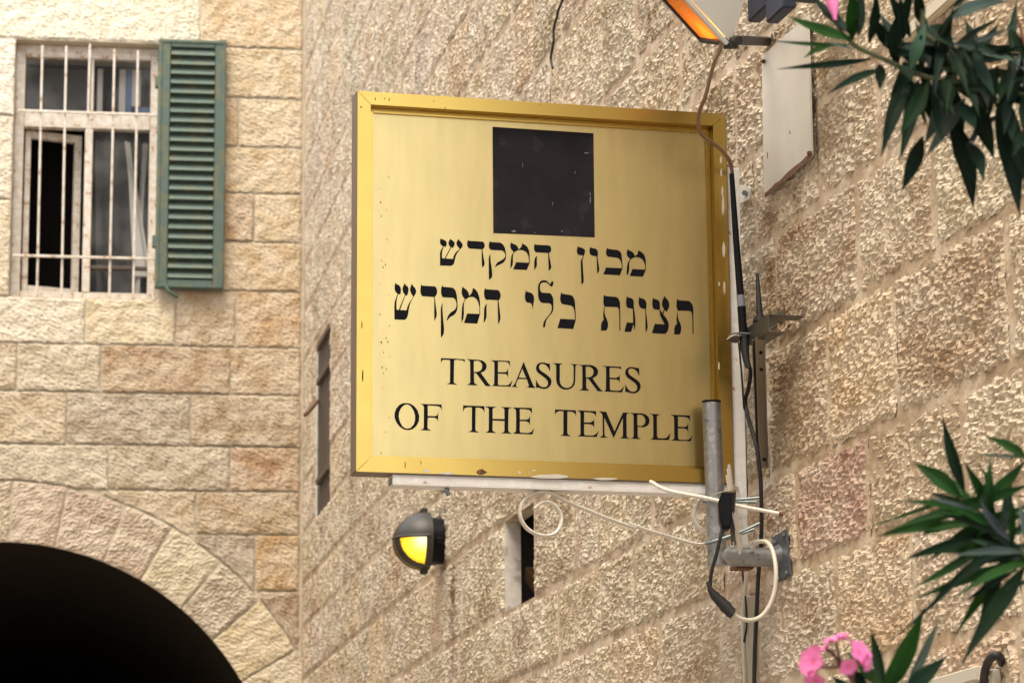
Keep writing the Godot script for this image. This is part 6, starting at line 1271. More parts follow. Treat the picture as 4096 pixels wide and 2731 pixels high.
	b = MB.new(); b.plate(PackedVector2Array([Vector2(0.9793,0.6169),Vector2(0.979,0.6083),Vector2(0.9767,0.5998),Vector2(0.9743,0.5969),Vector2(0.9726,0.602),Vector2(0.9717,0.612),Vector2(0.9713,0.623),Vector2(0.9731,0.6296),Vector2(0.9751,0.6407),Vector2(0.9775,0.634),Vector2(0.98,0.6253)]), Transform3D(), 0.0003, 0.0012); part("paint_flake", b.mesh(), mats.white_plastic, sign)
	b = MB.new(); b.plate(PackedVector2Array([Vector2(0.9782,0.7756),Vector2(0.9775,0.7674),Vector2(0.9763,0.7645),Vector2(0.9746,0.7637),Vector2(0.973,0.7651),Vector2(0.9724,0.7714),Vector2(0.973,0.7798),Vector2(0.974,0.7845),Vector2(0.9754,0.7876),Vector2(0.9771,0.7906),Vector2(0.9781,0.7817)]), Transform3D(), 0.0003, 0.0012); part("paint_flake", b.mesh(), mats.white_plastic, sign)
	b = MB.new(); b.plate(PackedVector2Array([Vector2(0.9757,0.8264),Vector2(0.9748,0.8192),Vector2(0.9738,0.816),Vector2(0.9726,0.8173),Vector2(0.9713,0.8171),Vector2(0.9712,0.8232),Vector2(0.9706,0.8293),Vector2(0.9715,0.8333),Vector2(0.9731,0.8354),Vector2(0.9745,0.8388),Vector2(0.9756,0.8334)]), Transform3D(), 0.0003, 0.0012); part("paint_flake", b.mesh(), mats.white_plastic, sign)
	b = MB.new(); b.plate(PackedVector2Array([Vector2(0.9776,0.5162),Vector2(0.977,0.5075),Vector2(0.9757,0.4965),Vector2(0.9742,0.5007),Vector2(0.973,0.5031),Vector2(0.9727,0.5096),Vector2(0.972,0.52),Vector2(0.9733,0.5307),Vector2(0.975,0.5325),Vector2(0.9765,0.5327),Vector2(0.9775,0.527)]), Transform3D(), 0.0003, 0.0012); part("paint_flake", b.mesh(), mats.white_plastic, sign)
	b = MB.new(); b.plate(PackedVector2Array([Vector2(0.9627,0.5255),Vector2(0.9627,0.5229),Vector2(0.9615,0.5207),Vector2(0.9605,0.5205),Vector2(0.9594,0.5211),Vector2(0.9593,0.5241),Vector2(0.9594,0.5269),Vector2(0.9595,0.5283),Vector2(0.9606,0.5314),Vector2(0.9618,0.5302),Vector2(0.9622,0.5275)]), Transform3D(), 0.0003, 0.0012); part("paint_flake", b.mesh(), mats.white_plastic, sign)
	b = MB.new(); b.plate(PackedVector2Array([Vector2(0.9804,0.7384),Vector2(0.9799,0.7272),Vector2(0.9774,0.7169),Vector2(0.9755,0.7097),Vector2(0.9735,0.7182),Vector2(0.9727,0.7304),Vector2(0.9738,0.7449),Vector2(0.9751,0.7608),Vector2(0.9769,0.7669),Vector2(0.9785,0.7632),Vector2(0.9799,0.7513)]), Transform3D(), 0.0003, 0.0012); part("paint_flake", b.mesh(), mats.white_plastic, sign)
	b = MB.new(); b.plate(PackedVector2Array([Vector2(0.9568,0.3058),Vector2(0.9567,0.2988),Vector2(0.9556,0.297),Vector2(0.9547,0.2963),Vector2(0.9536,0.2988),Vector2(0.9532,0.303),Vector2(0.9536,0.3086),Vector2(0.9539,0.3144),Vector2(0.9551,0.3154),Vector2(0.956,0.3176),Vector2(0.9571,0.3126)]), Transform3D(), 0.0003, 0.0012); part("paint_flake", b.mesh(), mats.white_plastic, sign)
	b = MB.new(); b.plate(PackedVector2Array([Vector2(0.9759,0.8605),Vector2(0.976,0.8539),Vector2(0.9743,0.8523),Vector2(0.9725,0.8495),Vector2(0.9712,0.8519),Vector2(0.9703,0.8569),Vector2(0.9708,0.8627),Vector2(0.9709,0.8673),Vector2(0.9731,0.8718),Vector2(0.9749,0.868),Vector2(0.9762,0.8664)]), Transform3D(), 0.0003, 0.0012); part("paint_flake", b.mesh(), mats.white_plastic, sign)
	b = MB.new(); b.plate(PackedVector2Array([Vector2(0.6258,0.7416),Vector2(0.6256,0.7352),Vector2(0.6245,0.733),Vector2(0.6235,0.7342),Vector2(0.6233,0.7414),Vector2(0.6239,0.7468),Vector2(0.6248,0.7521),Vector2(0.6257,0.7484)]), Transform3D(), -0.0342, -0.0339); part("scratch", b.mesh(), mats.grey_band, sign)
	b = MB.new(); b.plate(PackedVector2Array([Vector2(0.6251,0.7584),Vector2(0.6249,0.7543),Vector2(0.6241,0.7536),Vector2(0.6233,0.7553),Vector2(0.6231,0.7582),Vector2(0.6237,0.7626),Vector2(0.6242,0.7623),Vector2(0.625,0.7622)]), Transform3D(), -0.0342, -0.0339); part("scratch", b.mesh(), mats.grey_band, sign)
	b = MB.new(); b.plate(PackedVector2Array([Vector2(0.622,0.8683),Vector2(0.6197,0.8673),Vector2(0.6154,0.8667),Vector2(0.6116,0.8667),Vector2(0.6089,0.8675),Vector2(0.6109,0.8686),Vector2(0.6154,0.8693),Vector2(0.6199,0.8692)]), Transform3D(), -0.0342, -0.0339); part("scratch", b.mesh(), mats.grey_band, sign)
	b = MB.new(); b.plate(PackedVector2Array([Vector2(0.5491,0.6536),Vector2(0.549,0.652),Vector2(0.5475,0.6515),Vector2(0.5462,0.6518),Vector2(0.5453,0.6534),Vector2(0.546,0.655),Vector2(0.5475,0.6556),Vector2(0.5491,0.655)]), Transform3D(), -0.0342, -0.0339); part("scratch", b.mesh(), mats.grey_band, sign)
	b = MB.new(); b.plate(PackedVector2Array([Vector2(0.4234,0.647),Vector2(0.4218,0.6456),Vector2(0.4185,0.6445),Vector2(0.4143,0.6452),Vector2(0.4112,0.6464),Vector2(0.4142,0.6483),Vector2(0.4185,0.6493),Vector2(0.4234,0.6485)]), Transform3D(), -0.0342, -0.0339); part("scratch", b.mesh(), mats.grey_band, sign)
	b = MB.new(); b.plate(PackedVector2Array([Vector2(0.4766,0.6465),Vector2(0.4766,0.6455),Vector2(0.4751,0.6451),Vector2(0.4737,0.6456),Vector2(0.4734,0.6463),Vector2(0.474,0.6471),Vector2(0.4751,0.6474),Vector2(0.4765,0.6474)]), Transform3D(), -0.0342, -0.0339); part("scratch", b.mesh(), mats.grey_band, sign)
	b = MB.new(); b.plate(PackedVector2Array([Vector2(0.5849,0.8134),Vector2(0.5847,0.8106),Vector2(0.5843,0.81),Vector2(0.5839,0.8097),Vector2(0.5837,0.8133),Vector2(0.5838,0.8166),Vector2(0.5844,0.817),Vector2(0.5849,0.8168)]), Transform3D(), -0.0342, -0.0339); part("scratch", b.mesh(), mats.grey_band, sign)
	b = MB.new(); b.plate(PackedVector2Array([Vector2(0.4439,0.8255),Vector2(0.4437,0.8214),Vector2(0.4432,0.8192),Vector2(0.4427,0.8214),Vector2(0.4427,0.8254),Vector2(0.4428,0.8302),Vector2(0.4433,0.8311),Vector2(0.4437,0.8289)]), Transform3D(), -0.0342, -0.0339); part("scratch", b.mesh(), mats.grey_band, sign)
	b = MB.new(); b.plate(PackedVector2Array([Vector2(0.5235,0.7259),Vector2(0.5233,0.7228),Vector2(0.5227,0.721),Vector2(0.5223,0.723),Vector2(0.5221,0.7258),Vector2(0.5223,0.7298),Vector2(0.5228,0.7302),Vector2(0.5233,0.7301)]), Transform3D(), -0.0342, -0.0339); part("scratch", b.mesh(), mats.grey_band, sign)
	b = MB.new(); b.plate(PackedVector2Array([Vector2(0.0883,0.3408),Vector2(0.0876,0.3381),Vector2(0.0864,0.3379),Vector2(0.0858,0.3407),Vector2(0.0865,0.3443),Vector2(0.0875,0.3436)]), Transform3D(), -0.0352, -0.035); part("dirt_speck", b.mesh(), mats.dark_wood, sign)
	b = MB.new(); b.plate(PackedVector2Array([Vector2(0.0859,0.6076),Vector2(0.0853,0.6052),Vector2(0.0844,0.6056),Vector2(0.0838,0.6075),Vector2(0.0843,0.6095),Vector2(0.0853,0.6091)]), Transform3D(), -0.0352, -0.035); part("dirt_speck", b.mesh(), mats.dark_wood, sign)
	b = MB.new(); b.plate(PackedVector2Array([Vector2(0.0717,0.5522),Vector2(0.0712,0.5497),Vector2(0.0701,0.5503),Vector2(0.0694,0.5521),Vector2(0.0703,0.5544),Vector2(0.0712,0.5539)]), Transform3D(), -0.0352, -0.035); part("dirt_speck", b.mesh(), mats.dark_wood, sign)
	b = MB.new(); b.plate(PackedVector2Array([Vector2(0.0831,0.1085),Vector2(0.0826,0.1065),Vector2(0.0816,0.1068),Vector2(0.0811,0.1084),Vector2(0.0818,0.1102),Vector2(0.0827,0.1111)]), Transform3D(), -0.0352, -0.035); part("dirt_speck", b.mesh(), mats.dark_wood, sign)
	b = MB.new(); b.plate(PackedVector2Array([Vector2(0.0771,0.3129),Vector2(0.0767,0.3103),Vector2(0.0759,0.3109),Vector2(0.0753,0.3128),Vector2(0.0758,0.3156),Vector2(0.0767,0.3149)]), Transform3D(), -0.0352, -0.035); part("dirt_speck", b.mesh(), mats.dark_wood, sign)
	b = MB.new(); b.plate(PackedVector2Array([Vector2(0.0659,0.4893),Vector2(0.0656,0.4877),Vector2(0.065,0.4876),Vector2(0.0645,0.4893),Vector2(0.0648,0.491),Vector2(0.0657,0.4908)]), Transform3D(), -0.0352, -0.035); part("dirt_speck", b.mesh(), mats.dark_wood, sign)
	b = MB.new(); b.plate(PackedVector2Array([Vector2(0.0845,0.2704),Vector2(0.0839,0.2679),Vector2(0.0829,0.268),Vector2(0.0824,0.2703),Vector2(0.0828,0.2729),Vector2(0.084,0.2725)]), Transform3D(), -0.0352, -0.035); part("dirt_speck", b.mesh(), mats.dark_wood, sign)
	b = MB.new(); b.plate(PackedVector2Array([Vector2(0.0754,0.5344),Vector2(0.0749,0.5321),Vector2(0.0736,0.5322),Vector2(0.0727,0.5343),Vector2(0.0734,0.5365),Vector2(0.0748,0.5372)]), Transform3D(), -0.0352, -0.035); part("dirt_speck", b.mesh(), mats.dark_wood, sign)
	b = MB.new(); b.plate(PackedVector2Array([Vector2(0.0903,0.4617),Vector2(0.09,0.4602),Vector2(0.0894,0.4602),Vector2(0.089,0.4617),Vector2(0.0893,0.4637),Vector2(0.09,0.4635)]), Transform3D(), -0.0352, -0.035); part("dirt_speck", b.mesh(), mats.dark_wood, sign)
	b = MB.new(); b.plate(PackedVector2Array([Vector2(0.0907,0.1459),Vector2(0.0902,0.1437),Vector2(0.0896,0.1431),Vector2(0.0891,0.1458),Vector2(0.0895,0.1482),Vector2(0.0903,0.1489)]), Transform3D(), -0.0352, -0.035); part("dirt_speck", b.mesh(), mats.dark_wood, sign)
	b = MB.new(); b.plate(PackedVector2Array([Vector2(0.0921,0.383),Vector2(0.0916,0.3808),Vector2(0.0906,0.381),Vector2(0.0901,0.3829),Vector2(0.0906,0.3852),Vector2(0.0915,0.3854)]), Transform3D(), -0.0352, -0.035); part("dirt_speck", b.mesh(), mats.dark_wood, sign)
	b = MB.new(); b.plate(PackedVector2Array([Vector2(0.0935,0.3034),Vector2(0.0932,0.3017),Vector2(0.0924,0.302),Vector2(0.0918,0.3033),Vector2(0.0924,0.3051),Vector2(0.0932,0.3046)]), Transform3D(), -0.0352, -0.035); part("dirt_speck", b.mesh(), mats.dark_wood, sign)
	b = MB.new(); b.plate(PackedVector2Array([Vector2(0.0839,0.6847),Vector2(0.0837,0.6821),Vector2(0.083,0.682),Vector2(0.0828,0.6847),Vector2(0.0831,0.6878),Vector2(0.0837,0.6874)]), Transform3D(), -0.0352, -0.035); part("dirt_speck", b.mesh(), mats.dark_wood, sign)
	b = MB.new(); b.plate(PackedVector2Array([Vector2(0.0703,0.6681),Vector2(0.07,0.6661),Vector2(0.0685,0.6663),Vector2(0.0676,0.6679),Vector2(0.0685,0.6701),Vector2(0.07,0.6703)]), Transform3D(), -0.0352, -0.035); part("dirt_speck", b.mesh(), mats.dark_wood, sign)
	b = MB.new(); b.plate(PackedVector2Array([Vector2(0.0754,0.2204),Vector2(0.075,0.219),Vector2(0.0743,0.2189),Vector2(0.0739,0.2203),Vector2(0.0743,0.2221),Vector2(0.075,0.222)]), Transform3D(), -0.0352, -0.035); part("dirt_speck", b.mesh(), mats.dark_wood, sign)
	b = MB.new(); b.plate(PackedVector2Array([Vector2(0.0718,0.0553),Vector2(0.0715,0.0531),Vector2(0.0699,0.0526),Vector2(0.0695,0.0553),Vector2(0.0699,0.0574),Vector2(0.0713,0.0577)]), Transform3D(), -0.0352, -0.035); part("dirt_speck", b.mesh(), mats.dark_wood, sign)
	b = MB.new(); b.plate(PackedVector2Array([Vector2(0.0737,0.2743),Vector2(0.0729,0.2711),Vector2(0.0716,0.2712),Vector2(0.0714,0.2743),Vector2(0.0718,0.2776),Vector2(0.073,0.2772)]), Transform3D(), -0.0352, -0.035); part("dirt_speck", b.mesh(), mats.dark_wood, sign)
	b = MB.new(); b.plate(PackedVector2Array([Vector2(0.0721,0.3383),Vector2(0.0715,0.3354),Vector2(0.0704,0.3353),Vector2(0.0699,0.3382),Vector2(0.0704,0.3407),Vector2(0.0713,0.3418)]), Transform3D(), -0.0352, -0.035); part("dirt_speck", b.mesh(), mats.dark_wood, sign)
	b = MB.new(); b.plate(PackedVector2Array([Vector2(0.0698,0.3397),Vector2(0.0692,0.3378),Vector2(0.0685,0.3372),Vector2(0.0679,0.3397),Vector2(0.0684,0.3422),Vector2(0.0691,0.3418)]), Transform3D(), -0.0352, -0.035); part("dirt_speck", b.mesh(), mats.dark_wood, sign)
	b = MB.new(); b.plate(PackedVector2Array([Vector2(0.0646,0.741),Vector2(0.0641,0.74),Vector2(0.0631,0.7397),Vector2(0.0627,0.7409),Vector2(0.0632,0.742),Vector2(0.0642,0.7424)]), Transform3D(), -0.0352, -0.035); part("dirt_speck", b.mesh(), mats.dark_wood, sign)
	b = MB.new(); b.plate(PackedVector2Array([Vector2(0.0678,0.4109),Vector2(0.0672,0.4087),Vector2(0.0661,0.4086),Vector2(0.0653,0.4108),Vector2(0.0661,0.413),Vector2(0.0671,0.4137)]), Transform3D(), -0.0352, -0.035); part("dirt_speck", b.mesh(), mats.dark_wood, sign)
	b = MB.new(); b.plate(PackedVector2Array([Vector2(0.0816,0.5417),Vector2(0.0812,0.5387),Vector2(0.0801,0.5384),Vector2(0.0795,0.5416),Vector2(0.0801,0.5446),Vector2(0.0812,0.5441)]), Transform3D(), -0.0352, -0.035); part("dirt_speck", b.mesh(), mats.dark_wood, sign)
	b = MB.new(); b.plate(PackedVector2Array([Vector2(0.0836,0.351),Vector2(0.0833,0.3481),Vector2(0.0823,0.3479),Vector2(0.0816,0.3509),Vector2(0.0821,0.3531),Vector2(0.0831,0.353)]), Transform3D(), -0.0352, -0.035); part("dirt_speck", b.mesh(), mats.dark_wood, sign)
	b = MB.new(); b.plate(PackedVector2Array([Vector2(0.0686,0.705),Vector2(0.0676,0.7021),Vector2(0.0664,0.7026),Vector2(0.0654,0.7048),Vector2(0.0663,0.7069),Vector2(0.0677,0.7082)]), Transform3D(), -0.0352, -0.035); part("dirt_speck", b.mesh(), mats.dark_wood, sign)
	b = MB.new(); b.plate(PackedVector2Array([Vector2(0.0902,0.7724),Vector2(0.0898,0.7698),Vector2(0.0886,0.7697),Vector2(0.0883,0.7723),Vector2(0.0886,0.7745),Vector2(0.0899,0.7748)]), Transform3D(), -0.0352, -0.035); part("dirt_speck", b.mesh(), mats.dark_wood, sign)
	b = MB.new(); b.plate(PackedVector2Array([Vector2(0.0763,0.2594),Vector2(0.0758,0.2565),Vector2(0.0751,0.2568),Vector2(0.0749,0.2594),Vector2(0.0751,0.2619),Vector2(0.0757,0.2615)]), Transform3D(), -0.0352, -0.035); part("dirt_speck", b.mesh(), mats.dark_wood, sign)
	b = MB.new(); b.plate(PackedVector2Array([Vector2(0.0471,0.9689),Vector2(0.0464,0.9653),Vector2(0.0453,0.9654),Vector2(0.0446,0.9668),Vector2(0.0445,0.9704),Vector2(0.0454,0.9728),Vector2(0.0464,0.9715)]), Transform3D(), 0.0003, 0.0006); part("dirt_speck", b.mesh(), mats.dark_wood, sign)
	b = MB.new(); b.plate(PackedVector2Array([Vector2(0.0833,0.9692),Vector2(0.0831,0.966),Vector2(0.082,0.9643),Vector2(0.081,0.9666),Vector2(0.0812,0.9714),Vector2(0.082,0.974),Vector2(0.0831,0.9734)]), Transform3D(), 0.0003, 0.0006); part("dirt_speck", b.mesh(), mats.dark_wood, sign)
	b = MB.new(); b.plate(PackedVector2Array([Vector2(0.0109,0.9446),Vector2(0.0105,0.9427),Vector2(0.0088,0.9422),Vector2(0.0074,0.9433),Vector2(0.0072,0.9454),Vector2(0.0088,0.9468),Vector2(0.0105,0.9463)]), Transform3D(), 0.0003, 0.0006); part("dirt_speck", b.mesh(), mats.dark_wood, sign)
	b = MB.new(); b.plate(PackedVector2Array([Vector2(0.0725,0.9712),Vector2(0.0719,0.9701),Vector2(0.0699,0.9701),Vector2(0.0687,0.9705),Vector2(0.0681,0.9714),Vector2(0.0698,0.9722),Vector2(0.0721,0.9723)]), Transform3D(), 0.0003, 0.0006); part("dirt_speck", b.mesh(), mats.dark_wood, sign)
	b = MB.new(); b.plate(PackedVector2Array([Vector2(0.2013,0.9727),Vector2(0.2011,0.9718),Vector2(0.1994,0.9713),Vector2(0.198,0.9718),Vector2(0.1983,0.9731),Vector2(0.1995,0.9736),Vector2(0.2009,0.9738)]), Transform3D(), 0.0003, 0.0006); part("dirt_speck", b.mesh(), mats.dark_wood, sign)
	b = MB.new(); b.plate(PackedVector2Array([Vector2(0.1257,0.0211),Vector2(0.1254,0.0129),Vector2(0.1245,0.0121),Vector2(0.1236,0.0162),Vector2(0.1239,0.0246),Vector2(0.1244,0.0291),Vector2(0.1254,0.0281)]), Transform3D(), 0.0003, 0.0006); part("dirt_speck", b.mesh(), mats.dark_wood, sign)
	b = MB.new(); b.plate(PackedVector2Array([Vector2(0.166,0.0275),Vector2(0.1656,0.0225),Vector2(0.1649,0.0218),Vector2(0.1643,0.0244),Vector2(0.1642,0.0294),Vector2(0.1648,0.0329),Vector2(0.1655,0.0318)]), Transform3D(), 0.0003, 0.0006); part("dirt_speck", b.mesh(), mats.dark_wood, sign)
	b = MB.new(); b.plate(PackedVector2Array([Vector2(0.2157,0.0323),Vector2(0.215,0.0314),Vector2(0.2141,0.0309),Vector2(0.2134,0.0316),Vector2(0.2133,0.0326),Vector2(0.2142,0.0334),Vector2(0.2153,0.0333)]), Transform3D(), 0.0003, 0.0006); part("dirt_speck", b.mesh(), mats.dark_wood, sign)
	b = MB.new(); b.plate(PackedVector2Array([Vector2(0.231,0.9558),Vector2(0.2307,0.9544),Vector2(0.229,0.9535),Vector2(0.2278,0.9547),Vector2(0.2281,0.9566),Vector2(0.229,0.9574),Vector2(0.2308,0.9572)]), Transform3D(), 0.0003, 0.0006); part("dirt_speck", b.mesh(), mats.dark_wood, sign)
	b = MB.new(); b.plate(PackedVector2Array([Vector2(0.4839,0.9799),Vector2(0.4832,0.9788),Vector2(0.4823,0.9788),Vector2(0.4816,0.9793),Vector2(0.4812,0.9801),Vector2(0.4823,0.9809),Vector2(0.4833,0.981)]), Transform3D(), 0.0003, 0.0006); part("dirt_speck", b.mesh(), mats.dark_wood, sign)
	b = MB.new(); b.plate(PackedVector2Array([Vector2(0.0174,0.2453),Vector2(0.0171,0.2341),Vector2(0.0154,0.2267),Vector2(0.014,0.2373),Vector2(0.0143,0.253),Vector2(0.0152,0.2586),Vector2(0.0168,0.2593)]), Transform3D(), 0.0003, 0.0006); part("dirt_speck", b.mesh(), mats.dark_wood, sign)
	b = MB.new(); b.plate(PackedVector2Array([Vector2(0.0145,0.3736),Vector2(0.0141,0.3634),Vector2(0.0131,0.3655),Vector2(0.0122,0.3689),Vector2(0.0122,0.3793),Vector2(0.013,0.3856),Vector2(0.0139,0.381)]), Transform3D(), 0.0003, 0.0006); part("dirt_speck", b.mesh(), mats.dark_wood, sign)
	b = MB.new(); b.plate(PackedVector2Array([Vector2(0.3358,0.0087),Vector2(0.33,0.0037),Vector2(0.324,0.0017),Vector2(0.3165,0.001),Vector2(0.3119,0.0036),Vector2(0.3076,0.0078),Vector2(0.3126,0.0131),Vector2(0.3174,0.0159),Vector2(0.3249,0.0162),Vector2(0.3298,0.0123)]), Transform3D(), 0.0003, 0.0009); part("rust_mark", b.mesh(), mats.rust, sign)

func make_bracket() -> void:
	var br := thing("sign_bracket", "white painted rusty steel bracket of beam, post and scroll under the gold sign", "bracket", Transform3D(Basis(Vector3(0.9711,-0.0012,-0.2388),Vector3(0.0015,1,0.0011),Vector3(0.2388,-0.0014,0.9711)),Vector3(-0.3918,2.7594,-7.0811)))
	var b := MB.new()
	b = MB.new(); b.box(Transform3D(Basis(),Vector3(0.5437,-0.0045,-0.036)),Vector3(0.8992,0.003,0.06), 0.001); part("beam", b.mesh(), mats.white_paint, br)
	b = MB.new(); b.box(Transform3D(Basis(),Vector3(0.5437,-0.0281,-0.036)),Vector3(0.8992,0.003,0.06), 0.001); part("beam", b.mesh(), mats.white_paint, br)
	b = MB.new(); b.box(Transform3D(Basis(),Vector3(0.5437,-0.0163,-0.0075)),Vector3(0.8992,0.0202,0.003), 0.001); part("beam", b.mesh(), mats.white_paint, br)
	b = MB.new(); b.box(Transform3D(Basis(),Vector3(0.5437,-0.0163,-0.0645)),Vector3(0.8992,0.0202,0.003), 0.001); part("beam", b.mesh(), mats.white_paint, br)
	b = MB.new(); b.box(Transform3D(Basis(),Vector3(1.0113,0.3189,-0.0335)),Vector3(0.034,1.0527,0.043), 0.002); part("post", b.mesh(), mats.white_paint, br)
	b = MB.new(); b.box(Transform3D(Basis(),Vector3(1.0148,-0.2139,-0.03)),Vector3(0.049,0.011,0.05), 0.002); part("post_foot", b.mesh(), mats.rust, br)
	b = MB.new(); b.tube(smooth(PackedVector3Array([Vector3(0.4639,-0.0772,-0.03),Vector3(0.4806,-0.0628,-0.03),Vector3(0.5015,-0.0581,-0.03),Vector3(0.5222,-0.0694,-0.03),Vector3(0.5359,-0.0935,-0.03),Vector3(0.5328,-0.119,-0.03),Vector3(0.5181,-0.138,-0.03),Vector3(0.4937,-0.1447,-0.03),Vector3(0.4661,-0.1394,-0.03),Vector3(0.442,-0.1231,-0.03),Vector3(0.4284,-0.0964,-0.03),Vector3(0.4304,-0.0676,-0.03),Vector3(0.4444,-0.0486,-0.03),Vector3(0.4653,-0.0364,-0.03),Vector3(0.4879,-0.0323,-0.03),Vector3(0.5139,-0.0363,-0.03),Vector3(0.5433,-0.0525,-0.03),Vector3(0.5919,-0.0715,-0.03),Vector3(0.6615,-0.0968,-0.03),Vector3(0.7314,-0.1187,-0.03),Vector3(0.711,-0.1063,-0.03),Vector3(0.7565,-0.1215,-0.03),Vector3(0.8092,-0.1355,-0.03),Vector3(0.862,-0.1495,-0.03),Vector3(0.8903,-0.1556,-0.03),Vector3(0.9188,-0.1542,-0.03),Vector3(0.9439,-0.1439,-0.03),Vector3(0.9567,-0.1316,-0.03)]), 5), 0.0042, 8, PackedFloat32Array(), true, 3.0, Vector3.BACK); part("scroll", b.mesh(), mats.rod_white, br)
	b = MB.new(); b.tube(smooth(PackedVector3Array([Vector3(0.9205,-0.035,-0.05),Vector3(0.9041,-0.0511,-0.05),Vector3(0.8945,-0.0806,-0.05),Vector3(0.9029,-0.1045,-0.05),Vector3(0.9188,-0.1151,-0.05),Vector3(0.9366,-0.1173,-0.05),Vector3(0.9582,-0.1099,-0.05),Vector3(0.9694,-0.0923,-0.05)]), 5), 0.0042, 8, PackedFloat32Array(), true, 3.0, Vector3.BACK); part("scroll", b.mesh(), mats.rod_white, br)
	b = MB.new(); b.tube(PackedVector3Array([Vector3(0.2357,-0.0305,-0.03),Vector3(0.2434,-0.0493,-0.03)]), 0.006, 6); b.tube(PackedVector3Array([Vector3(0.2344,-0.0343,-0.03),Vector3(0.237,-0.0393,-0.03)]), 0.0095, 6); part("bolt", b.mesh(), mats.zinc, br)
	b = MB.new(); b.tube(smooth(PackedVector3Array([Vector3(0.7586,-0.0061,0.0229),Vector3(0.7628,-0.014,0.042),Vector3(0.7711,-0.0259,0.062),Vector3(0.7965,-0.0403,0.0863),Vector3(0.8371,-0.0523,0.1144),Vector3(0.8708,-0.0629,0.1407),Vector3(0.9422,-0.0858,0.1763),Vector3(0.9844,-0.0982,0.2047),Vector3(1.0287,-0.1112,0.2336)]), 5), 0.0050, 10); part("tie_rod", b.mesh(), mats.rod_white, br)
	b = MB.new(); b.tube(PackedVector3Array([Vector3(1.0287,-0.1112,0.2336),Vector3(1.0365,-0.1135,0.2376)]), 0.0056, 10); part("rod_end", b.mesh(), mats.rust, br)
	var world_to := br.transform.affine_inverse()
	b = MB.new(); b.plate(PackedVector2Array([Vector2(0.0506,-0.0142),Vector2(0.1472,-0.0373),Vector2(0.1693,-0.05),Vector2(0.1587,-0.0769),Vector2(0.0552,-0.0664)]), world_to * wall_frame(7.5911, 3.6209), 0.012, 0.017); part("tab", b.mesh(), mats.white_plastic, br)
	b = MB.new(); b.plate(PackedVector2Array([Vector2(0.0504,-0.0073),Vector2(0.1386,-0.0088),Vector2(0.1477,-0.0218),Vector2(0.1381,-0.0402),Vector2(0.0541,-0.0389)]), world_to * wall_frame(7.5713, 2.6406), 0.012, 0.017); part("tab", b.mesh(), mats.white_plastic, br)
	b = MB.new(); b.tube(PackedVector3Array([Vector3(1.082,0.8119,-0.1343),Vector3(1.0741,0.8054,-0.1108)]), 0.008, 6); part("bolt", b.mesh(), mats.zinc, br)
	b = MB.new(); b.tube(PackedVector3Array([Vector3(1.0832,-0.1404,-0.1283),Vector3(1.0753,-0.1437,-0.1048)]), 0.008, 6); part("bolt", b.mesh(), mats.zinc, br)

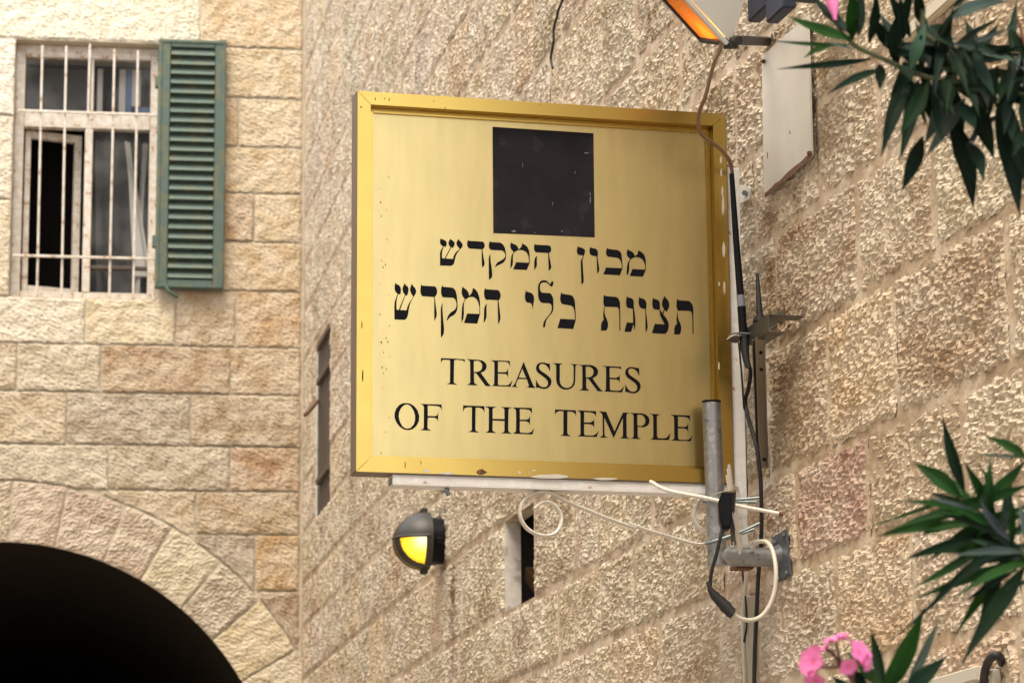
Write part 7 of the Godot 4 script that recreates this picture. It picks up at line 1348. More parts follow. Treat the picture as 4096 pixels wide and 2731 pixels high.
func make_wall_fittings() -> void:
	var b := MB.new()
	var lamp := thing("bulkhead_lamp", "dark half-round wall lamp with a lit yellow window beneath the sign", "wall lamp", wall_frame(11.6937, 3.2213, 0.012))
	# z is out of the wall; the shell is a half ellipsoid with a hood above and a window on either side
	var R := 0.118
	var D := 0.132
	b = MB.new()
	b.tube(PackedVector3Array([Vector3(0,0,-0.012),Vector3(0,0,0.045)]), R * 0.80, 28)
	part("base", b.mesh(), mats.black_plastic, lamp)
	for k in 3:
		b = MB.new()
		b.box(Transform3D(Basis(Vector3.BACK, k * TAU / 3.0 + 0.4) * Transform3D(Basis(),Vector3(0, R * 0.82, 0.02)).basis, Vector3(sin(-k * TAU / 3.0 - 0.4), cos(-k * TAU / 3.0 - 0.4), 0) * R * 0.82 + Vector3(0,0,0.02)),Vector3(0.03,0.02,0.03), 0.004)
		part("lug", b.mesh(), mats.black_plastic, lamp)
	b = MB.new()
	b.tube(PackedVector3Array([Vector3(0,0,0.045),Vector3(0,0,0.060)]), R, 36)
	part("collar", b.mesh(), mats.lamp_dark, lamp)
	var shell := MB.new()
	var glass := MB.new()
	var nu := 160
	var nv := 40
	for layer in 2:
		var mb: MB = [shell, glass][layer]
		for i in nu:
			for j in nv:
				var us := [TAU * i / nu, TAU * (i + 1) / nu]
				var vs := [PI * 0.5 * j / nv, PI * 0.5 * (j + 1) / nv]
				var um: float = (us[0] + us[1]) * 0.5
				var vm: float = (vs[0] + vs[1]) * 0.5
				var s := sin(um)
				var side := absf(cos(um))
				var open: bool = s < 0.04 and vm > 0.13 and side * cos(vm) > 0.50
				if layer == 0 and open:
					continue
				var k := 1.0 if layer == 0 else 0.93
				var swell := 1.035 if (layer == 0 and side * cos(vm) < 0.13) else 1.0
				var pts: Array[Vector3] = []
				var nrs: Array[Vector3] = []
				var uvs: Array[Vector2] = []
				for c in [[0, 0], [1, 0], [1, 1], [0, 1]]:
					var u: float = us[c[0]]
					var v: float = vs[c[1]]
					pts.append(Vector3(cos(u) * cos(v) * R * k * swell, sin(u) * cos(v) * R * k * swell, 0.058 + sin(v) * D * k * swell))
					nrs.append(Vector3(cos(u) * cos(v) / R, sin(u) * cos(v) / R, sin(v) / D).normalized())
					uvs.append(Vector2(1.0 - sin(v) * 0.9, 0.25 - sin(u) * cos(v) * 0.75))
				var f := mb.v.size()
				for q in 4:
					mb.vert(pts[q], nrs[q], uvs[q])
				mb.face(f, f + 1, f + 2); mb.face(f, f + 2, f + 3)
	part("shell", shell.mesh(), mats.lamp_dark, lamp)
	part("lamp_glass", glass.mesh(), mats.lamp_glass, lamp)
	b = MB.new()                                # the eyelid rim along the hood and the meridian band
	var rim := PackedVector3Array()
	for k in 25:
		var v := PI * k / 24.0
		rim.append(Vector3(cos(v) * R * 1.01, 0.008, 0.058 + sin(v) * D * 1.01))
	b.tube(rim, 0.006, 8)
	part("hood_rim", b.mesh(), mats.lamp_dark, lamp)
	for s in [1.0, -1.0]:
		b = MB.new()
		b.box(Transform3D(Basis(),Vector3(0, s * R * 1.05, 0.066)),Vector3(0.035,0.026,0.03), 0.006)
		part("lug", b.mesh(), mats.lamp_dark, lamp)
	var light := OmniLight3D.new()
	light.name = "lamp_light"
	light.light_color = Color(1.0, 0.78, 0.35)
	light.light_energy = 0.004
	light.light_size = 0.05
	light.omni_range = 30.0
	light.omni_attenuation = 2.0
	light.shadow_enabled = true
	light.position = Vector3(0,-0.02,0.12)
	lamp.add_child(light)

	var plate := thing("wall_plate", "tall white painted metal plate on the wall, rusted along its bottom edge", "metal plate", Transform3D())
	b = MB.new(); b.plate(PackedVector2Array([Vector2(0.0513,-0.017),Vector2(0.0393,-0.3877),Vector2(0.0463,-0.4004),Vector2(0.385,-0.3888),Vector2(0.4074,-0.3858),Vector2(0.41,-0.018)]), wall_frame(7.3586, 3.9165), 0.013, 0.018); part("plate", b.mesh(), mats.plate_paint, plate)
	b = MB.new(); b.plate(PackedVector2Array([Vector2(0.0553,-0.0154),Vector2(0.0582,-0.029),Vector2(0.2338,-0.0258),Vector2(0.4042,-0.0175),Vector2(0.4247,-0.014),Vector2(0.4221,-0.0016),Vector2(0.3908,-0.0021),Vector2(0.34,-0.0066),Vector2(0.2929,-0.0058),Vector2(0.2354,-0.0076),Vector2(0.1767,-0.0134),Vector2(0.1375,-0.0112),Vector2(0.0974,-0.0162)]), wall_frame(7.3664, 3.542), 0.0184, 0.0194); part("rusty_edge", b.mesh(), mats.rust, plate)
	b = MB.new(); b.plate(PackedVector2Array([Vector2(0.052,-0.0158),Vector2(0.0518,-0.0186),Vector2(0.049,-0.0193),Vector2(0.0472,-0.0178),Vector2(0.0465,-0.0142),Vector2(0.0475,-0.0111),Vector2(0.0498,-0.0094),Vector2(0.0519,-0.0119)]), wall_frame(7.1617, 3.6489), 0.0182, 0.019); part("rust_spot", b.mesh(), mats.rust, plate)
	b = MB.new(); b.plate(PackedVector2Array([Vector2(0.0539,-0.0158),Vector2(0.0527,-0.021),Vector2(0.0509,-0.0246),Vector2(0.0493,-0.0215),Vector2(0.0491,-0.0145),Vector2(0.0501,-0.0096),Vector2(0.0524,-0.0067),Vector2(0.0541,-0.0105)]), wall_frame(7.3351, 3.6374), 0.0182, 0.019); part("rust_spot", b.mesh(), mats.rust, plate)
	b = MB.new(); b.plate(PackedVector2Array([Vector2(0.0519,-0.0149),Vector2(0.0461,-0.0178),Vector2(0.0377,-0.0201),Vector2(0.0297,-0.0151),Vector2(0.0291,-0.0088),Vector2(0.0316,-0.0043),Vector2(0.0391,-0.0029),Vector2(0.0475,-0.0076)]), wall_frame(7.1506, 3.5389), 0.0182, 0.019); part("rust_spot", b.mesh(), mats.rust, plate)
	b = MB.new(); b.plate(PackedVector2Array([Vector2(0.0522,-0.0149),Vector2(0.0505,-0.017),Vector2(0.0324,-0.0142),Vector2(0.0126,-0.0076),Vector2(0.0059,-0.0026),Vector2(0.0172,-0.0032),Vector2(0.0331,-0.0063),Vector2(0.0507,-0.0107)]), wall_frame(7.1734, 3.5305), 0.0182, 0.019); part("rust_spot", b.mesh(), mats.rust, plate)
	b = MB.new(); b.plate(PackedVector2Array([Vector2(0.0512,-0.0149),Vector2(0.0478,-0.0157),Vector2(0.0366,-0.0138),Vector2(0.025,-0.0096),Vector2(0.0183,-0.0061),Vector2(0.0286,-0.0065),Vector2(0.0372,-0.0076),Vector2(0.0493,-0.0126)]), wall_frame(7.0763, 3.5416), 0.0182, 0.019); part("rust_spot", b.mesh(), mats.rust, plate)
	b = MB.new(); b.plate(PackedVector2Array([Vector2(0.0506,-0.015),Vector2(0.0483,-0.0177),Vector2(0.0423,-0.0169),Vector2(0.0352,-0.0142),Vector2(0.036,-0.011),Vector2(0.038,-0.0073),Vector2(0.043,-0.0088),Vector2(0.05,-0.0117)]), wall_frame(7.0241, 3.5553), 0.0182, 0.019); part("rust_spot", b.mesh(), mats.rust, plate)
	b = MB.new(); b.plate(PackedVector2Array([Vector2(0.0535,-0.015),Vector2(0.0537,-0.0191),Vector2(0.0394,-0.0174),Vector2(0.0288,-0.0117),Vector2(0.0216,-0.0067),Vector2(0.0293,-0.0047),Vector2(0.0403,-0.0061),Vector2(0.0537,-0.0118)]), wall_frame(7.3027, 3.5318), 0.0182, 0.019); part("rust_spot", b.mesh(), mats.rust, plate)
	b = MB.new(); b.plate(PackedVector2Array([Vector2(0.0528,-0.0149),Vector2(0.0496,-0.0159),Vector2(0.0349,-0.0136),Vector2(0.0234,-0.0096),Vector2(0.0145,-0.0049),Vector2(0.0236,-0.0054),Vector2(0.0355,-0.0066),Vector2(0.046,-0.011)]), wall_frame(7.2318, 3.5289), 0.0182, 0.019); part("rust_spot", b.mesh(), mats.rust, plate)
	b = MB.new(); b.tube(PackedVector3Array([Vector3(0.6733,3.8852,-7.3011),Vector3(0.6711,3.8777,-7.2771)]), 0.006, 8); part("screw", b.mesh(), mats.rust, plate)
	b = MB.new(); b.tube(PackedVector3Array([Vector3(0.7531,3.5451,-6.9877),Vector3(0.7507,3.5388,-6.9651)]), 0.006, 8); part("screw", b.mesh(), mats.rust, plate)
	var blue := thing("blue_bracket", "dark blue steel bracket with two legs above the white wall plate", "bracket")
	b = MB.new(); b.box(Transform3D(Basis(Vector3(0.244,0,0.97),Vector3.UP, Vector3(-0.97,0,0.244)),Vector3(0.6315,3.8906,-6.8387)),Vector3(0.13,0.060,0.034), 0.004); part("leg", b.mesh(), mats.blue_paint, blue)
	b = MB.new(); b.box(Transform3D(Basis(Vector3(0.244,0,0.97),Vector3.UP, Vector3(-0.97,0,0.244)),Vector3(0.6649,3.846,-6.7106)),Vector3(0.13,0.060,0.034), 0.004); part("leg", b.mesh(), mats.blue_paint, blue)
	b = MB.new(); b.box(Transform3D(Basis(Vector3(0.244,0,0.97),Vector3.UP, Vector3(-0.97,0,0.244)),Vector3(0.7413,3.899,-6.7345)),Vector3(0.17,0.03,0.09), 0.004); part("shelf", b.mesh(), mats.blue_paint, blue)
	var flood := thing("floodlight", "white floodlight with lit amber glass above the top right corner of the sign", "floodlight", Transform3D(Basis(Vector3(0.9487,0,-0.3162),Vector3(0.1039,0.9445,0.3117),Vector3(0.2987,-0.3285,0.896)),Vector3(0.5551,3.8397,-6.98)))
	b = MB.new(); b.plate(PackedVector2Array([Vector2(0.0018,0.0021),Vector2(-0.1695,0.1449),Vector2(-0.1063,0.203),Vector2(-0.0301,0.2199),Vector2(0.0466,0.1643),Vector2(0.0108,0.0079)]), Transform3D(), -0.0045, 0.0); part("end_plate", b.mesh(), mats.flood_white, flood)
	b = MB.new(); b.plate(PackedVector2Array([Vector2(0.0018,0.0021),Vector2(-0.1695,0.1449),Vector2(-0.1063,0.203),Vector2(-0.0301,0.2199),Vector2(0.0466,0.1643),Vector2(0.0108,0.0079)]), Transform3D(), -0.179, -0.175); part("end_plate", b.mesh(), mats.flood_white, flood)
	b = MB.new(); b.plate(PackedVector2Array([Vector2(-0.1692,0.1452),Vector2(-0.1066,0.2028),Vector2(-0.1046,0.2006),Vector2(-0.1672,0.143)]), Transform3D(), -0.1745, -0.005); part("housing_wall", b.mesh(), mats.flood_white, flood)
	b = MB.new(); b.plate(PackedVector2Array([Vector2(-0.1059,0.2031),Vector2(-0.0304,0.2198),Vector2(-0.0298,0.2169),Vector2(-0.1053,0.2002)]), Transform3D(), -0.1745, -0.005); part("housing_wall", b.mesh(), mats.flood_white, flood)
	b = MB.new(); b.plate(PackedVector2Array([Vector2(-0.0297,0.2197),Vector2(0.0463,0.1646),Vector2(0.0445,0.1621),Vector2(-0.0315,0.2172)]), Transform3D(), -0.1745, -0.005); part("housing_wall", b.mesh(), mats.flood_white, flood)
	b = MB.new(); b.plate(PackedVector2Array([Vector2(0.0465,0.1639),Vector2(0.0108,0.0083),Vector2(0.0079,0.009),Vector2(0.0436,0.1646)]), Transform3D(), -0.1745, -0.005); part("housing_wall", b.mesh(), mats.flood_white, flood)
	b = MB.new(); b.plate(PackedVector2Array([Vector2(0.0104,0.0077),Vector2(0.0022,0.0023),Vector2(0.0005,0.0048),Vector2(0.0088,0.0102)]), Transform3D(), -0.1745, -0.005); part("housing_wall", b.mesh(), mats.flood_white, flood)
	b = MB.new(); b.box(Transform3D(Basis(Vector3(-0.766,0.6429,0),Vector3(-0.6429,-0.766,0),Vector3.BACK),Vector3(-0.0898,0.0669,-0.004)),Vector3(0.2317,0.011,0.016), 0.001); part("glass_frame", b.mesh(), mats.flood_white, flood)
	b = MB.new(); b.box(Transform3D(Basis(Vector3(-0.766,0.6429,0),Vector3(-0.6429,-0.766,0),Vector3.BACK),Vector3(-0.0898,0.0669,-0.174)),Vector3(0.2317,0.011,0.01), 0.001); part("glass_frame", b.mesh(), mats.dark_metal, flood)
	b = MB.new(); b.box(Transform3D(Basis(Vector3(-0.766,0.6429,0),Vector3(-0.6429,-0.766,0),Vector3.BACK),Vector3(-0.0049,-0.0043,-0.0905)),Vector3(0.014,0.011,0.156), 0.001); part("glass_frame", b.mesh(), mats.dark_metal, flood)
	b = MB.new(); b.box(Transform3D(Basis(Vector3(-0.766,0.6429,0),Vector3(-0.6429,-0.766,0),Vector3.BACK),Vector3(-0.1747,0.1382,-0.0905)),Vector3(0.01,0.011,0.156), 0.001); part("glass_frame", b.mesh(), mats.dark_metal, flood)
	b = MB.new(); b.box(Transform3D(Basis(Vector3(-0.766,0.6429,0),Vector3(-0.6429,-0.766,0),Vector3.BACK),Vector3(-0.0893,0.0691,-0.0905)),Vector3(0.2077,0.003,0.155), 0.001); part("glass", b.mesh(), mats.amber_glass, flood)
	b = MB.new(); b.tube(PackedVector3Array([Vector3(-0.0005,0.0461,-0.126),Vector3(-0.0005,0.0461,-0.049)]), 0.012, 12); part("bulb", b.mesh(), mats.bulb, flood)
	var fl := OmniLight3D.new()
	fl.name = "flood_light"
	fl.light_color = Color(1.0, 0.72, 0.38)
	fl.light_energy = 0.004
	fl.light_size = 0.02
	fl.omni_range = 30.0
	fl.omni_attenuation = 2.0
	fl.shadow_enabled = true
	fl.position = Vector3(-0.0005,0.0461,-0.0875)
	flood.add_child(fl)
	b = MB.new(); b.bar(Vector3(0.0171,0.004,0.0158),Vector3(0.2288,0.0087,-0.2873), 0.024, 0.022, Vector3.UP, 0.003); part("arm", b.mesh(), mats.dark_metal, flood)
	b = MB.new(); b.tube(PackedVector3Array([Vector3(0.0136,0.003,0.0117),Vector3(0.0136,0.003,0.0377)]), 0.0115, 14); part("knob", b.mesh(), mats.dark_metal, flood)
	b = MB.new(); b.bar(Vector3(-0.0001,-0.0065,-0.0201),Vector3(0.0221,-0.0034,0.009), 0.03, 0.02, Vector3.UP, 0.003); part("hinge_block", b.mesh(), mats.dark_metal, flood)
	var tk_666 := thing("cable_trunking", "cream plastic trunking running up the wall behind the oleander, upper right", "trunking", Transform3D(Basis(),Vector3(0.9089,3.6464,-6.4059)), "plastic cable trunking fixed to the stone wall")
	b = MB.new(); b.bar(Vector3.ZERO, Vector3(0.0866,0.0182,0.3202), 0.034, 0.018, Vector3(-0.0143,0.9985,-0.0529), 0.002); part("channel", b.mesh(), mats.cream_plastic, tk_666)
	b = MB.new(); b.bar(Vector3(-0.0108,0,0.0029),Vector3(0.0757,0.0182,0.3231), 0.0279, 0.004, Vector3(-0.0143,0.9985,-0.0529), 0.001); part("lid", b.mesh(), mats.cream_plastic, tk_666)
	var tk_669 := thing("cable_trunking", "white plastic trunking along the wall in the lower right corner under the leaves", "trunking", Transform3D(Basis(),Vector3(0.8874,2.1456,-6.4865)), "plastic cable trunking fixed to the stone wall")
	b = MB.new(); b.bar(Vector3.ZERO, Vector3(0.1015,0.0102,0.3769), 0.032, 0.018, Vector3(-0.0068,0.9997,-0.0253), 0.002); part("channel", b.mesh(), mats.white_plastic, tk_669)
	b = MB.new(); b.bar(Vector3(-0.0108,0,0.0029),Vector3(0.0907,0.0102,0.3798), 0.0262, 0.004, Vector3(-0.0068,0.9997,-0.0253), 0.001); part("lid", b.mesh(), mats.white_plastic, tk_669)
	var tk_672 := thing("cable_trunking", "narrow white upright trunking below the grey pipe mount", "trunking", Transform3D(Basis(),Vector3(0.6217,2.4914,-7.519)), "plastic cable trunking fixed to the stone wall")
	b = MB.new(); b.bar(Vector3.ZERO, Vector3(-0.0076,-0.2632,-0.0305), 0.024, 0.018, Vector3(0.2391,-0.1187,0.9637), 0.002); part("channel", b.mesh(), mats.white_plastic, tk_672)
	b = MB.new(); b.bar(Vector3(-0.0109,0,0.0027),Vector3(-0.0185,-0.2632,-0.0278), 0.0197, 0.004, Vector3(0.2391,-0.1187,0.9637), 0.001); part("lid", b.mesh(), mats.white_plastic, tk_672)
	var tc := thing("trunking_end", "short white trunking offcut beside the black cable loop, lower right", "trunking", Transform3D(Basis(),Vector3(1.0041,2.1401,-6.0539)), "plastic cable trunking fixed to the stone wall")
	b = MB.new(); b.bar(Vector3.ZERO, Vector3(0.006,0.0016,0.0218), 0.032, 0.018, Vector3.UP, 0.002); part("channel", b.mesh(), mats.white_plastic, tc)
	b = MB.new(); b.tube(PackedVector3Array([Vector3(0,0,0),Vector3(0.0022,-0.0636,0.232),Vector3(-0.0314,-0.1701,0.4899)]), 0.011, 8)
	tag(part("hook", b.mesh(), mats.rust, self, Transform3D(Basis(),Vector3(-1.1062,4.622,-15.9868))), "small rusty iron hook sticking out beside the tall grated slit window", "hook")

func make_antennas() -> void:
	var b := MB.new()
	var mount := thing("pipe_mount", "grey L-shaped steel pipe mount standing out from the wall on a plate", "pipe mount", Transform3D(Basis(),Vector3(0.6783,2.5653,-7.318)))
	b = MB.new(); b.tube(PackedVector3Array([Vector3(-0.16,-0.024,0.0403),Vector3(-0.1663,0.3939,0.0523)]), 0.0243, 28); part("upright_pipe", b.mesh(), mats.galvanised, mount)
	b = MB.new(); b.tube(PackedVector3Array([Vector3(0,0,0),Vector3(-0.1774,0,0.0447)]), 0.0245, 28); part("arm_pipe", b.mesh(), mats.galvanised, mount)
	b = MB.new(); b.tube(PackedVector3Array([Vector3(-0.1663,0.3939,0.0523),Vector3(-0.1663,0.3999,0.0525)]), 0.0247, 28); part("end_cap", b.mesh(), mats.black_plastic, mount)
	b = MB.new(); b.tube(PackedVector3Array([Vector3(-0.001,0,0.0002),Vector3(-0.0058,0,0.0015),Vector3(-0.0136,0,0.0034)]), 0.031, 20, PackedFloat32Array([0.034, 0.030, 0.0255])); part("weld", b.mesh(), mats.galvanised, mount)
	b = MB.new(); b.plate(PackedVector2Array([Vector2(0.02,-0.0029),Vector2(0.1292,0.0032),Vector2(0.1498,-0.1138),Vector2(0.0453,-0.1226)]), mount.transform.affine_inverse() * wall_frame(7.3832, 2.6259), 0.001, 0.007); part("base_plate", b.mesh(), mats.grey_plate, mount)
	b = MB.new(); b.tube(PackedVector3Array([Vector3(0.0104,0.0546,0.041),Vector3(0.0084,0.0517,0.0618)]), 0.005, 6); part("bolt", b.mesh(), mats.zinc, mount)
	b = MB.new(); b.tube(PackedVector3Array([Vector3(0.0139,-0.0446,0.0551),Vector3(0.0119,-0.0472,0.0758)]), 0.005, 6); part("bolt", b.mesh(), mats.zinc, mount)
	b = MB.new(); b.tube(PackedVector3Array([Vector3(-0.0073,0.0459,-0.0291),Vector3(-0.0093,0.043,-0.0081)]), 0.005, 6); part("bolt", b.mesh(), mats.zinc, mount)
	b = MB.new(); b.tube(PackedVector3Array([Vector3(-0.0026,-0.0502,-0.0104),Vector3(-0.0046,-0.0528,0.0105)]), 0.005, 6); part("bolt", b.mesh(), mats.zinc, mount)
	var grid := thing("grid_antenna", "small metal grid antenna with a black feed box clamped to the grey pipe", "antenna", Transform3D(Basis(),Vector3(0.5529,2.6639,-7.15)))
	b = MB.new(); b.tube(smooth(PackedVector3Array([Vector3(-0.0308,0.0318,0.15),Vector3(-0.0176,-0.0223,0.15),Vector3(-0.0056,-0.0736,0.15)]), 4), 0.0025, 6); part("rod", b.mesh(), mats.grid_metal, grid)
	b = MB.new(); b.tube(smooth(PackedVector3Array([Vector3(-0.0242,0.0719,0.108),Vector3(-0.0124,-0.016,0.108),Vector3(-0.0004,-0.0996,0.108)]), 4), 0.0025, 6); part("rod", b.mesh(), mats.grid_metal, grid)
	b = MB.new(); b.tube(smooth(PackedVector3Array([Vector3(-0.018,0.0959,0.066),Vector3(-0.0072,-0.0098,0.066),Vector3(0.0048,-0.1102,0.066)]), 4), 0.0025, 6); part("rod", b.mesh(), mats.grid_metal, grid)
	b = MB.new(); b.tube(smooth(PackedVector3Array([Vector3(-0.0122,0.1115,0.024),Vector3(-0.002,-0.0036,0.024),Vector3(0.01,-0.1129,0.024)]), 4), 0.0025, 6); part("rod", b.mesh(), mats.grid_metal, grid)
	b = MB.new(); b.tube(smooth(PackedVector3Array([Vector3(-0.0067,0.1207,-0.018),Vector3(0.0033,0.0027,-0.018),Vector3(0.0153,-0.1094,-0.018)]), 4), 0.0025, 6); part("rod", b.mesh(), mats.grid_metal, grid)
	b = MB.new(); b.tube(smooth(PackedVector3Array([Vector3(-0.0016,0.1239,-0.06),Vector3(0.0086,0.0089,-0.06),Vector3(0.0206,-0.1004,-0.06)]), 4), 0.0025, 6); part("rod", b.mesh(), mats.grid_metal, grid)
	b = MB.new(); b.tube(smooth(PackedVector3Array([Vector3(0.0031,0.1208,-0.102),Vector3(0.0139,0.0151,-0.102),Vector3(0.0259,-0.0853,-0.102)]), 4), 0.0025, 6); part("rod", b.mesh(), mats.grid_metal, grid)
	b = MB.new(); b.tube(smooth(PackedVector3Array([Vector3(0.0074,0.1093,-0.144),Vector3(0.0192,0.0214,-0.144),Vector3(0.0312,-0.0622,-0.144)]), 4), 0.0025, 6); part("rod", b.mesh(), mats.grid_metal, grid)
	b = MB.new(); b.tube(smooth(PackedVector3Array([Vector3(0.0114,0.0816,-0.186),Vector3(0.0246,0.0276,-0.186),Vector3(0.0366,-0.0238,-0.186)]), 4), 0.0025, 6); part("rod", b.mesh(), mats.grid_metal, grid)
	b = MB.new(); b.bar(Vector3(-0.0136,-0.1073,0.15),Vector3(0.0286,-0.0574,-0.186), 0.012, 0.0025, Vector3.UP, 0.0005); part("cross_bar", b.mesh(), mats.grid_metal, grid)
	b = MB.new(); b.bar(Vector3(-0.0136,0.0327,0.15),Vector3(0.0286,0.0826,-0.186), 0.012, 0.0025, Vector3.UP, 0.0005); part("cross_bar", b.mesh(), mats.grid_metal, grid)
	b = MB.new(); b.bar(Vector3(-0.0107,0.0305,0.13),Vector3(-0.0164,-0.0255,0.13), 0.022, 0.003, Vector3(0.75,0,0.66), 0.0008); b.bar(Vector3(-0.0164,-0.0255,0.13),Vector3(-0.0116,-0.1062,0.13), 0.014, 0.003, Vector3(0.75,0,0.66), 0.0008); part("spine", b.mesh(), mats.steel_channel, grid)
	b = MB.new(); b.plate(PackedVector2Array([Vector2(-0.0082,0.0422),Vector2(0.0164,0.0432),Vector2(0.0166,-0.0243),Vector2(0.01,-0.0446),Vector2(-0.0073,-0.0482),Vector2(-0.0152,-0.0209),Vector2(-0.0167,0.0224)]), Transform3D(Basis(),Vector3(-0.0339,-0.0273,0.16)), -0.022, 0.022); part("feed_box", b.mesh(), mats.black_plastic, grid)
	b = MB.new(); b.plate(PackedVector2Array([Vector2(-0.0069,0.0355),Vector2(0.0138,0.0363),Vector2(0.0139,-0.0204),Vector2(0.0084,-0.0375),Vector2(-0.0061,-0.0405),Vector2(-0.0128,-0.0176),Vector2(-0.014,0.0189)]), Transform3D(Basis(),Vector3(-0.0339,-0.0273,0.16)), -0.015, 0.028); part("feed_lid", b.mesh(), mats.black_plastic, grid)
	b = MB.new(); b.bar(Vector3(-0.0483,0.0177,0.17),Vector3(-0.017,0.0237,0.13), 0.03, 0.002, Vector3.BACK, 0.0005); part("top_tab", b.mesh(), mats.grid_metal, grid)
	b = MB.new(); b.tube(smooth(PackedVector3Array([Vector3(0.0726,0.0438,-0.0826),Vector3(0.014,0.0396,-0.0856),Vector3(-0.0581,0.0389,-0.0976),Vector3(-0.0676,0.0416,-0.1276),Vector3(-0.0529,0.0445,-0.1556),Vector3(0.0164,0.0451,-0.1596),Vector3(0.0724,0.0437,-0.1576)]), 6), 0.0036, 8); part("u_bolt", b.mesh(), mats.zinc, grid)
	b = MB.new(); b.tube(smooth(PackedVector3Array([Vector3(0.0721,-0.0216,-0.0826),Vector3(0.016,-0.0462,-0.0856),Vector3(-0.0535,-0.0676,-0.0976),Vector3(-0.0629,-0.0653,-0.1276),Vector3(-0.0483,-0.0628,-0.1556),Vector3(0.0145,-0.0435,-0.1596),Vector3(0.0641,-0.0261,-0.1576)]), 6), 0.0036, 8); part("u_bolt", b.mesh(), mats.zinc, grid)
	var whip := thing("whip_antenna", "long black rod antenna with a grey band standing against the sign post", "antenna", Transform3D(Basis(),Vector3(0.5922,3.1298,-7.2)))
	b = MB.new(); b.tube(PackedVector3Array([Vector3(-0.0186,0.4206,0),Vector3(-0.0118,0.2505,0),Vector3(-0.0039,0.0985,0)]), 0.0078, 14, PackedFloat32Array([0.0066, 0.0084, 0.0098])); part("upper_rod", b.mesh(), mats.black_plastic, whip)
	b = MB.new(); b.tube(PackedVector3Array([Vector3(-0.004,0.0978,0),Vector3(-0.0021,0.0682,0)]), 0.0104, 14); part("band", b.mesh(), mats.grey_band, whip)
	b = MB.new(); b.tube(PackedVector3Array([Vector3(-0.0022,0.0676,0),Vector3(0.0006,-0.0013,0)]), 0.0110, 14); part("lower_rod", b.mesh(), mats.black_plastic, whip)
	b = MB.new(); b.tube(PackedVector3Array([Vector3(0.0017,-0.0098,0),Vector3(0.0034,-0.0425,0),Vector3(0.0065,-0.0719,0),Vector3(0.0118,-0.0915,0)]), 0.0108, 14, PackedFloat32Array([0.012, 0.0115, 0.009, 0.0075])); part("cable_boot", b.mesh(), mats.black_rubber, whip)
	b = MB.new(); b.bar(Vector3(-0.0183,-0.0033,0.004),Vector3(0.0159,-0.0054,0), 0.030, 0.003, Vector3.BACK, 0.0008); part("clamp", b.mesh(), mats.zinc, whip)
	b = MB.new(); b.tube(PackedVector3Array([Vector3(-0.0108,-0.0164,0.01),Vector3(-0.0235,-0.0156,0.01),Vector3(-0.0338,-0.0175,0.01),Vector3(-0.0435,-0.0207,0.01)]), 0.012, 12, PackedFloat32Array([0.0125, 0.0140, 0.0095, 0.001])); part("end_cap", b.mesh(), mats.brown_cap, whip)
	var chan := thing("steel_bracket", "grey steel channel bracket with a perforated rail under it, behind the black antennas", "bracket", Transform3D(Basis(),Vector3(0.6248,3.121,-7.1255)))
	b = MB.new()
	b.box(Transform3D(Basis(Vector3(0.2454,0,0.9694),Vector3.UP, Vector3(-0.9694,0,0.2454)),Vector3(0,0,0)),Vector3(0.165,0.046,0.0028), 0.0006)
	b.box(Transform3D(Basis(Vector3(0.2454,0,0.9694),Vector3.UP, Vector3(-0.9694,0,0.2454)),Vector3(0.0271,0.0225,-0.0069)),Vector3(0.165,0.0028,0.056), 0.0006)
	b.box(Transform3D(Basis(Vector3(0.2454,0,0.9694),Vector3.UP, Vector3(-0.9694,0,0.2454)),Vector3(0.0194,-0.0225,-0.0049)),Vector3(0.165,0.0028,0.04), 0.0006)
	part("channel", b.mesh(), mats.steel_channel, chan)
	b = MB.new(); b.bar(Vector3(0.0607,0.0235,0.0362),Vector3(0.1073,0.0235,0.0244), 0.003, 0.05, Vector3.UP, 0.0006); part("wall_arm", b.mesh(), mats.steel_channel, chan)
	b = MB.new(); b.plate(PackedVector2Array([Vector2(0.0171,-0.0039),Vector2(0.1335,0.0002),Vector2(0.1348,-0.0297),Vector2(0.0186,-0.0336)]), chan.transform.affine_inverse() * wall_frame(7.3566, 3.1985), 0.002, 0.006); part("wall_plate", b.mesh(), mats.steel_channel, chan)
	b = MB.new()
	b.bar(Vector3(-0.0022,-0.0181,-0.0293),Vector3(0.019,-0.3163,-0.2308), 0.003, 0.026, Vector3(0.2454,0,0.9694), 0.0006)
	b.bar(Vector3(0.0042,-0.0181,-0.0041),Vector3(0.0241,-0.3163,-0.2107), 0.003, 0.026, Vector3(0.2454,0,0.9694), 0.0006)
	b.bar(Vector3(0.0121,-0.0181,-0.0195),Vector3(0.0305,-0.3163,-0.223), 0.028, 0.003, Vector3(0.2454,0,0.9694), 0.0006)
	part("rail", b.mesh(), mats.strut_steel, chan)
	b = MB.new(); b.tube(PackedVector3Array([Vector3(0.0068,-0.0539,-0.028),Vector3(0.0078,-0.0539,-0.0241)]), 0.0045, 8); part("bolt", b.mesh(), mats.black_plastic, chan)
	b = MB.new(); b.tube(PackedVector3Array([Vector3(0.0095,-0.0927,-0.0545),Vector3(0.0104,-0.0927,-0.0507)]), 0.0045, 8); part("bolt", b.mesh(), mats.black_plastic, chan)
	b = MB.new(); b.tube(PackedVector3Array([Vector3(0.0239,-0.3014,-0.1974),Vector3(0.0249,-0.3014,-0.1935)]), 0.0045, 8); part("bolt", b.mesh(), mats.black_plastic, chan)
	var stub := thing("stub_antenna", "short tapered black antenna on the steel channel, right of the long one", "antenna", Transform3D(Basis(),Vector3(0.6341,3.1583,-7.1706)))
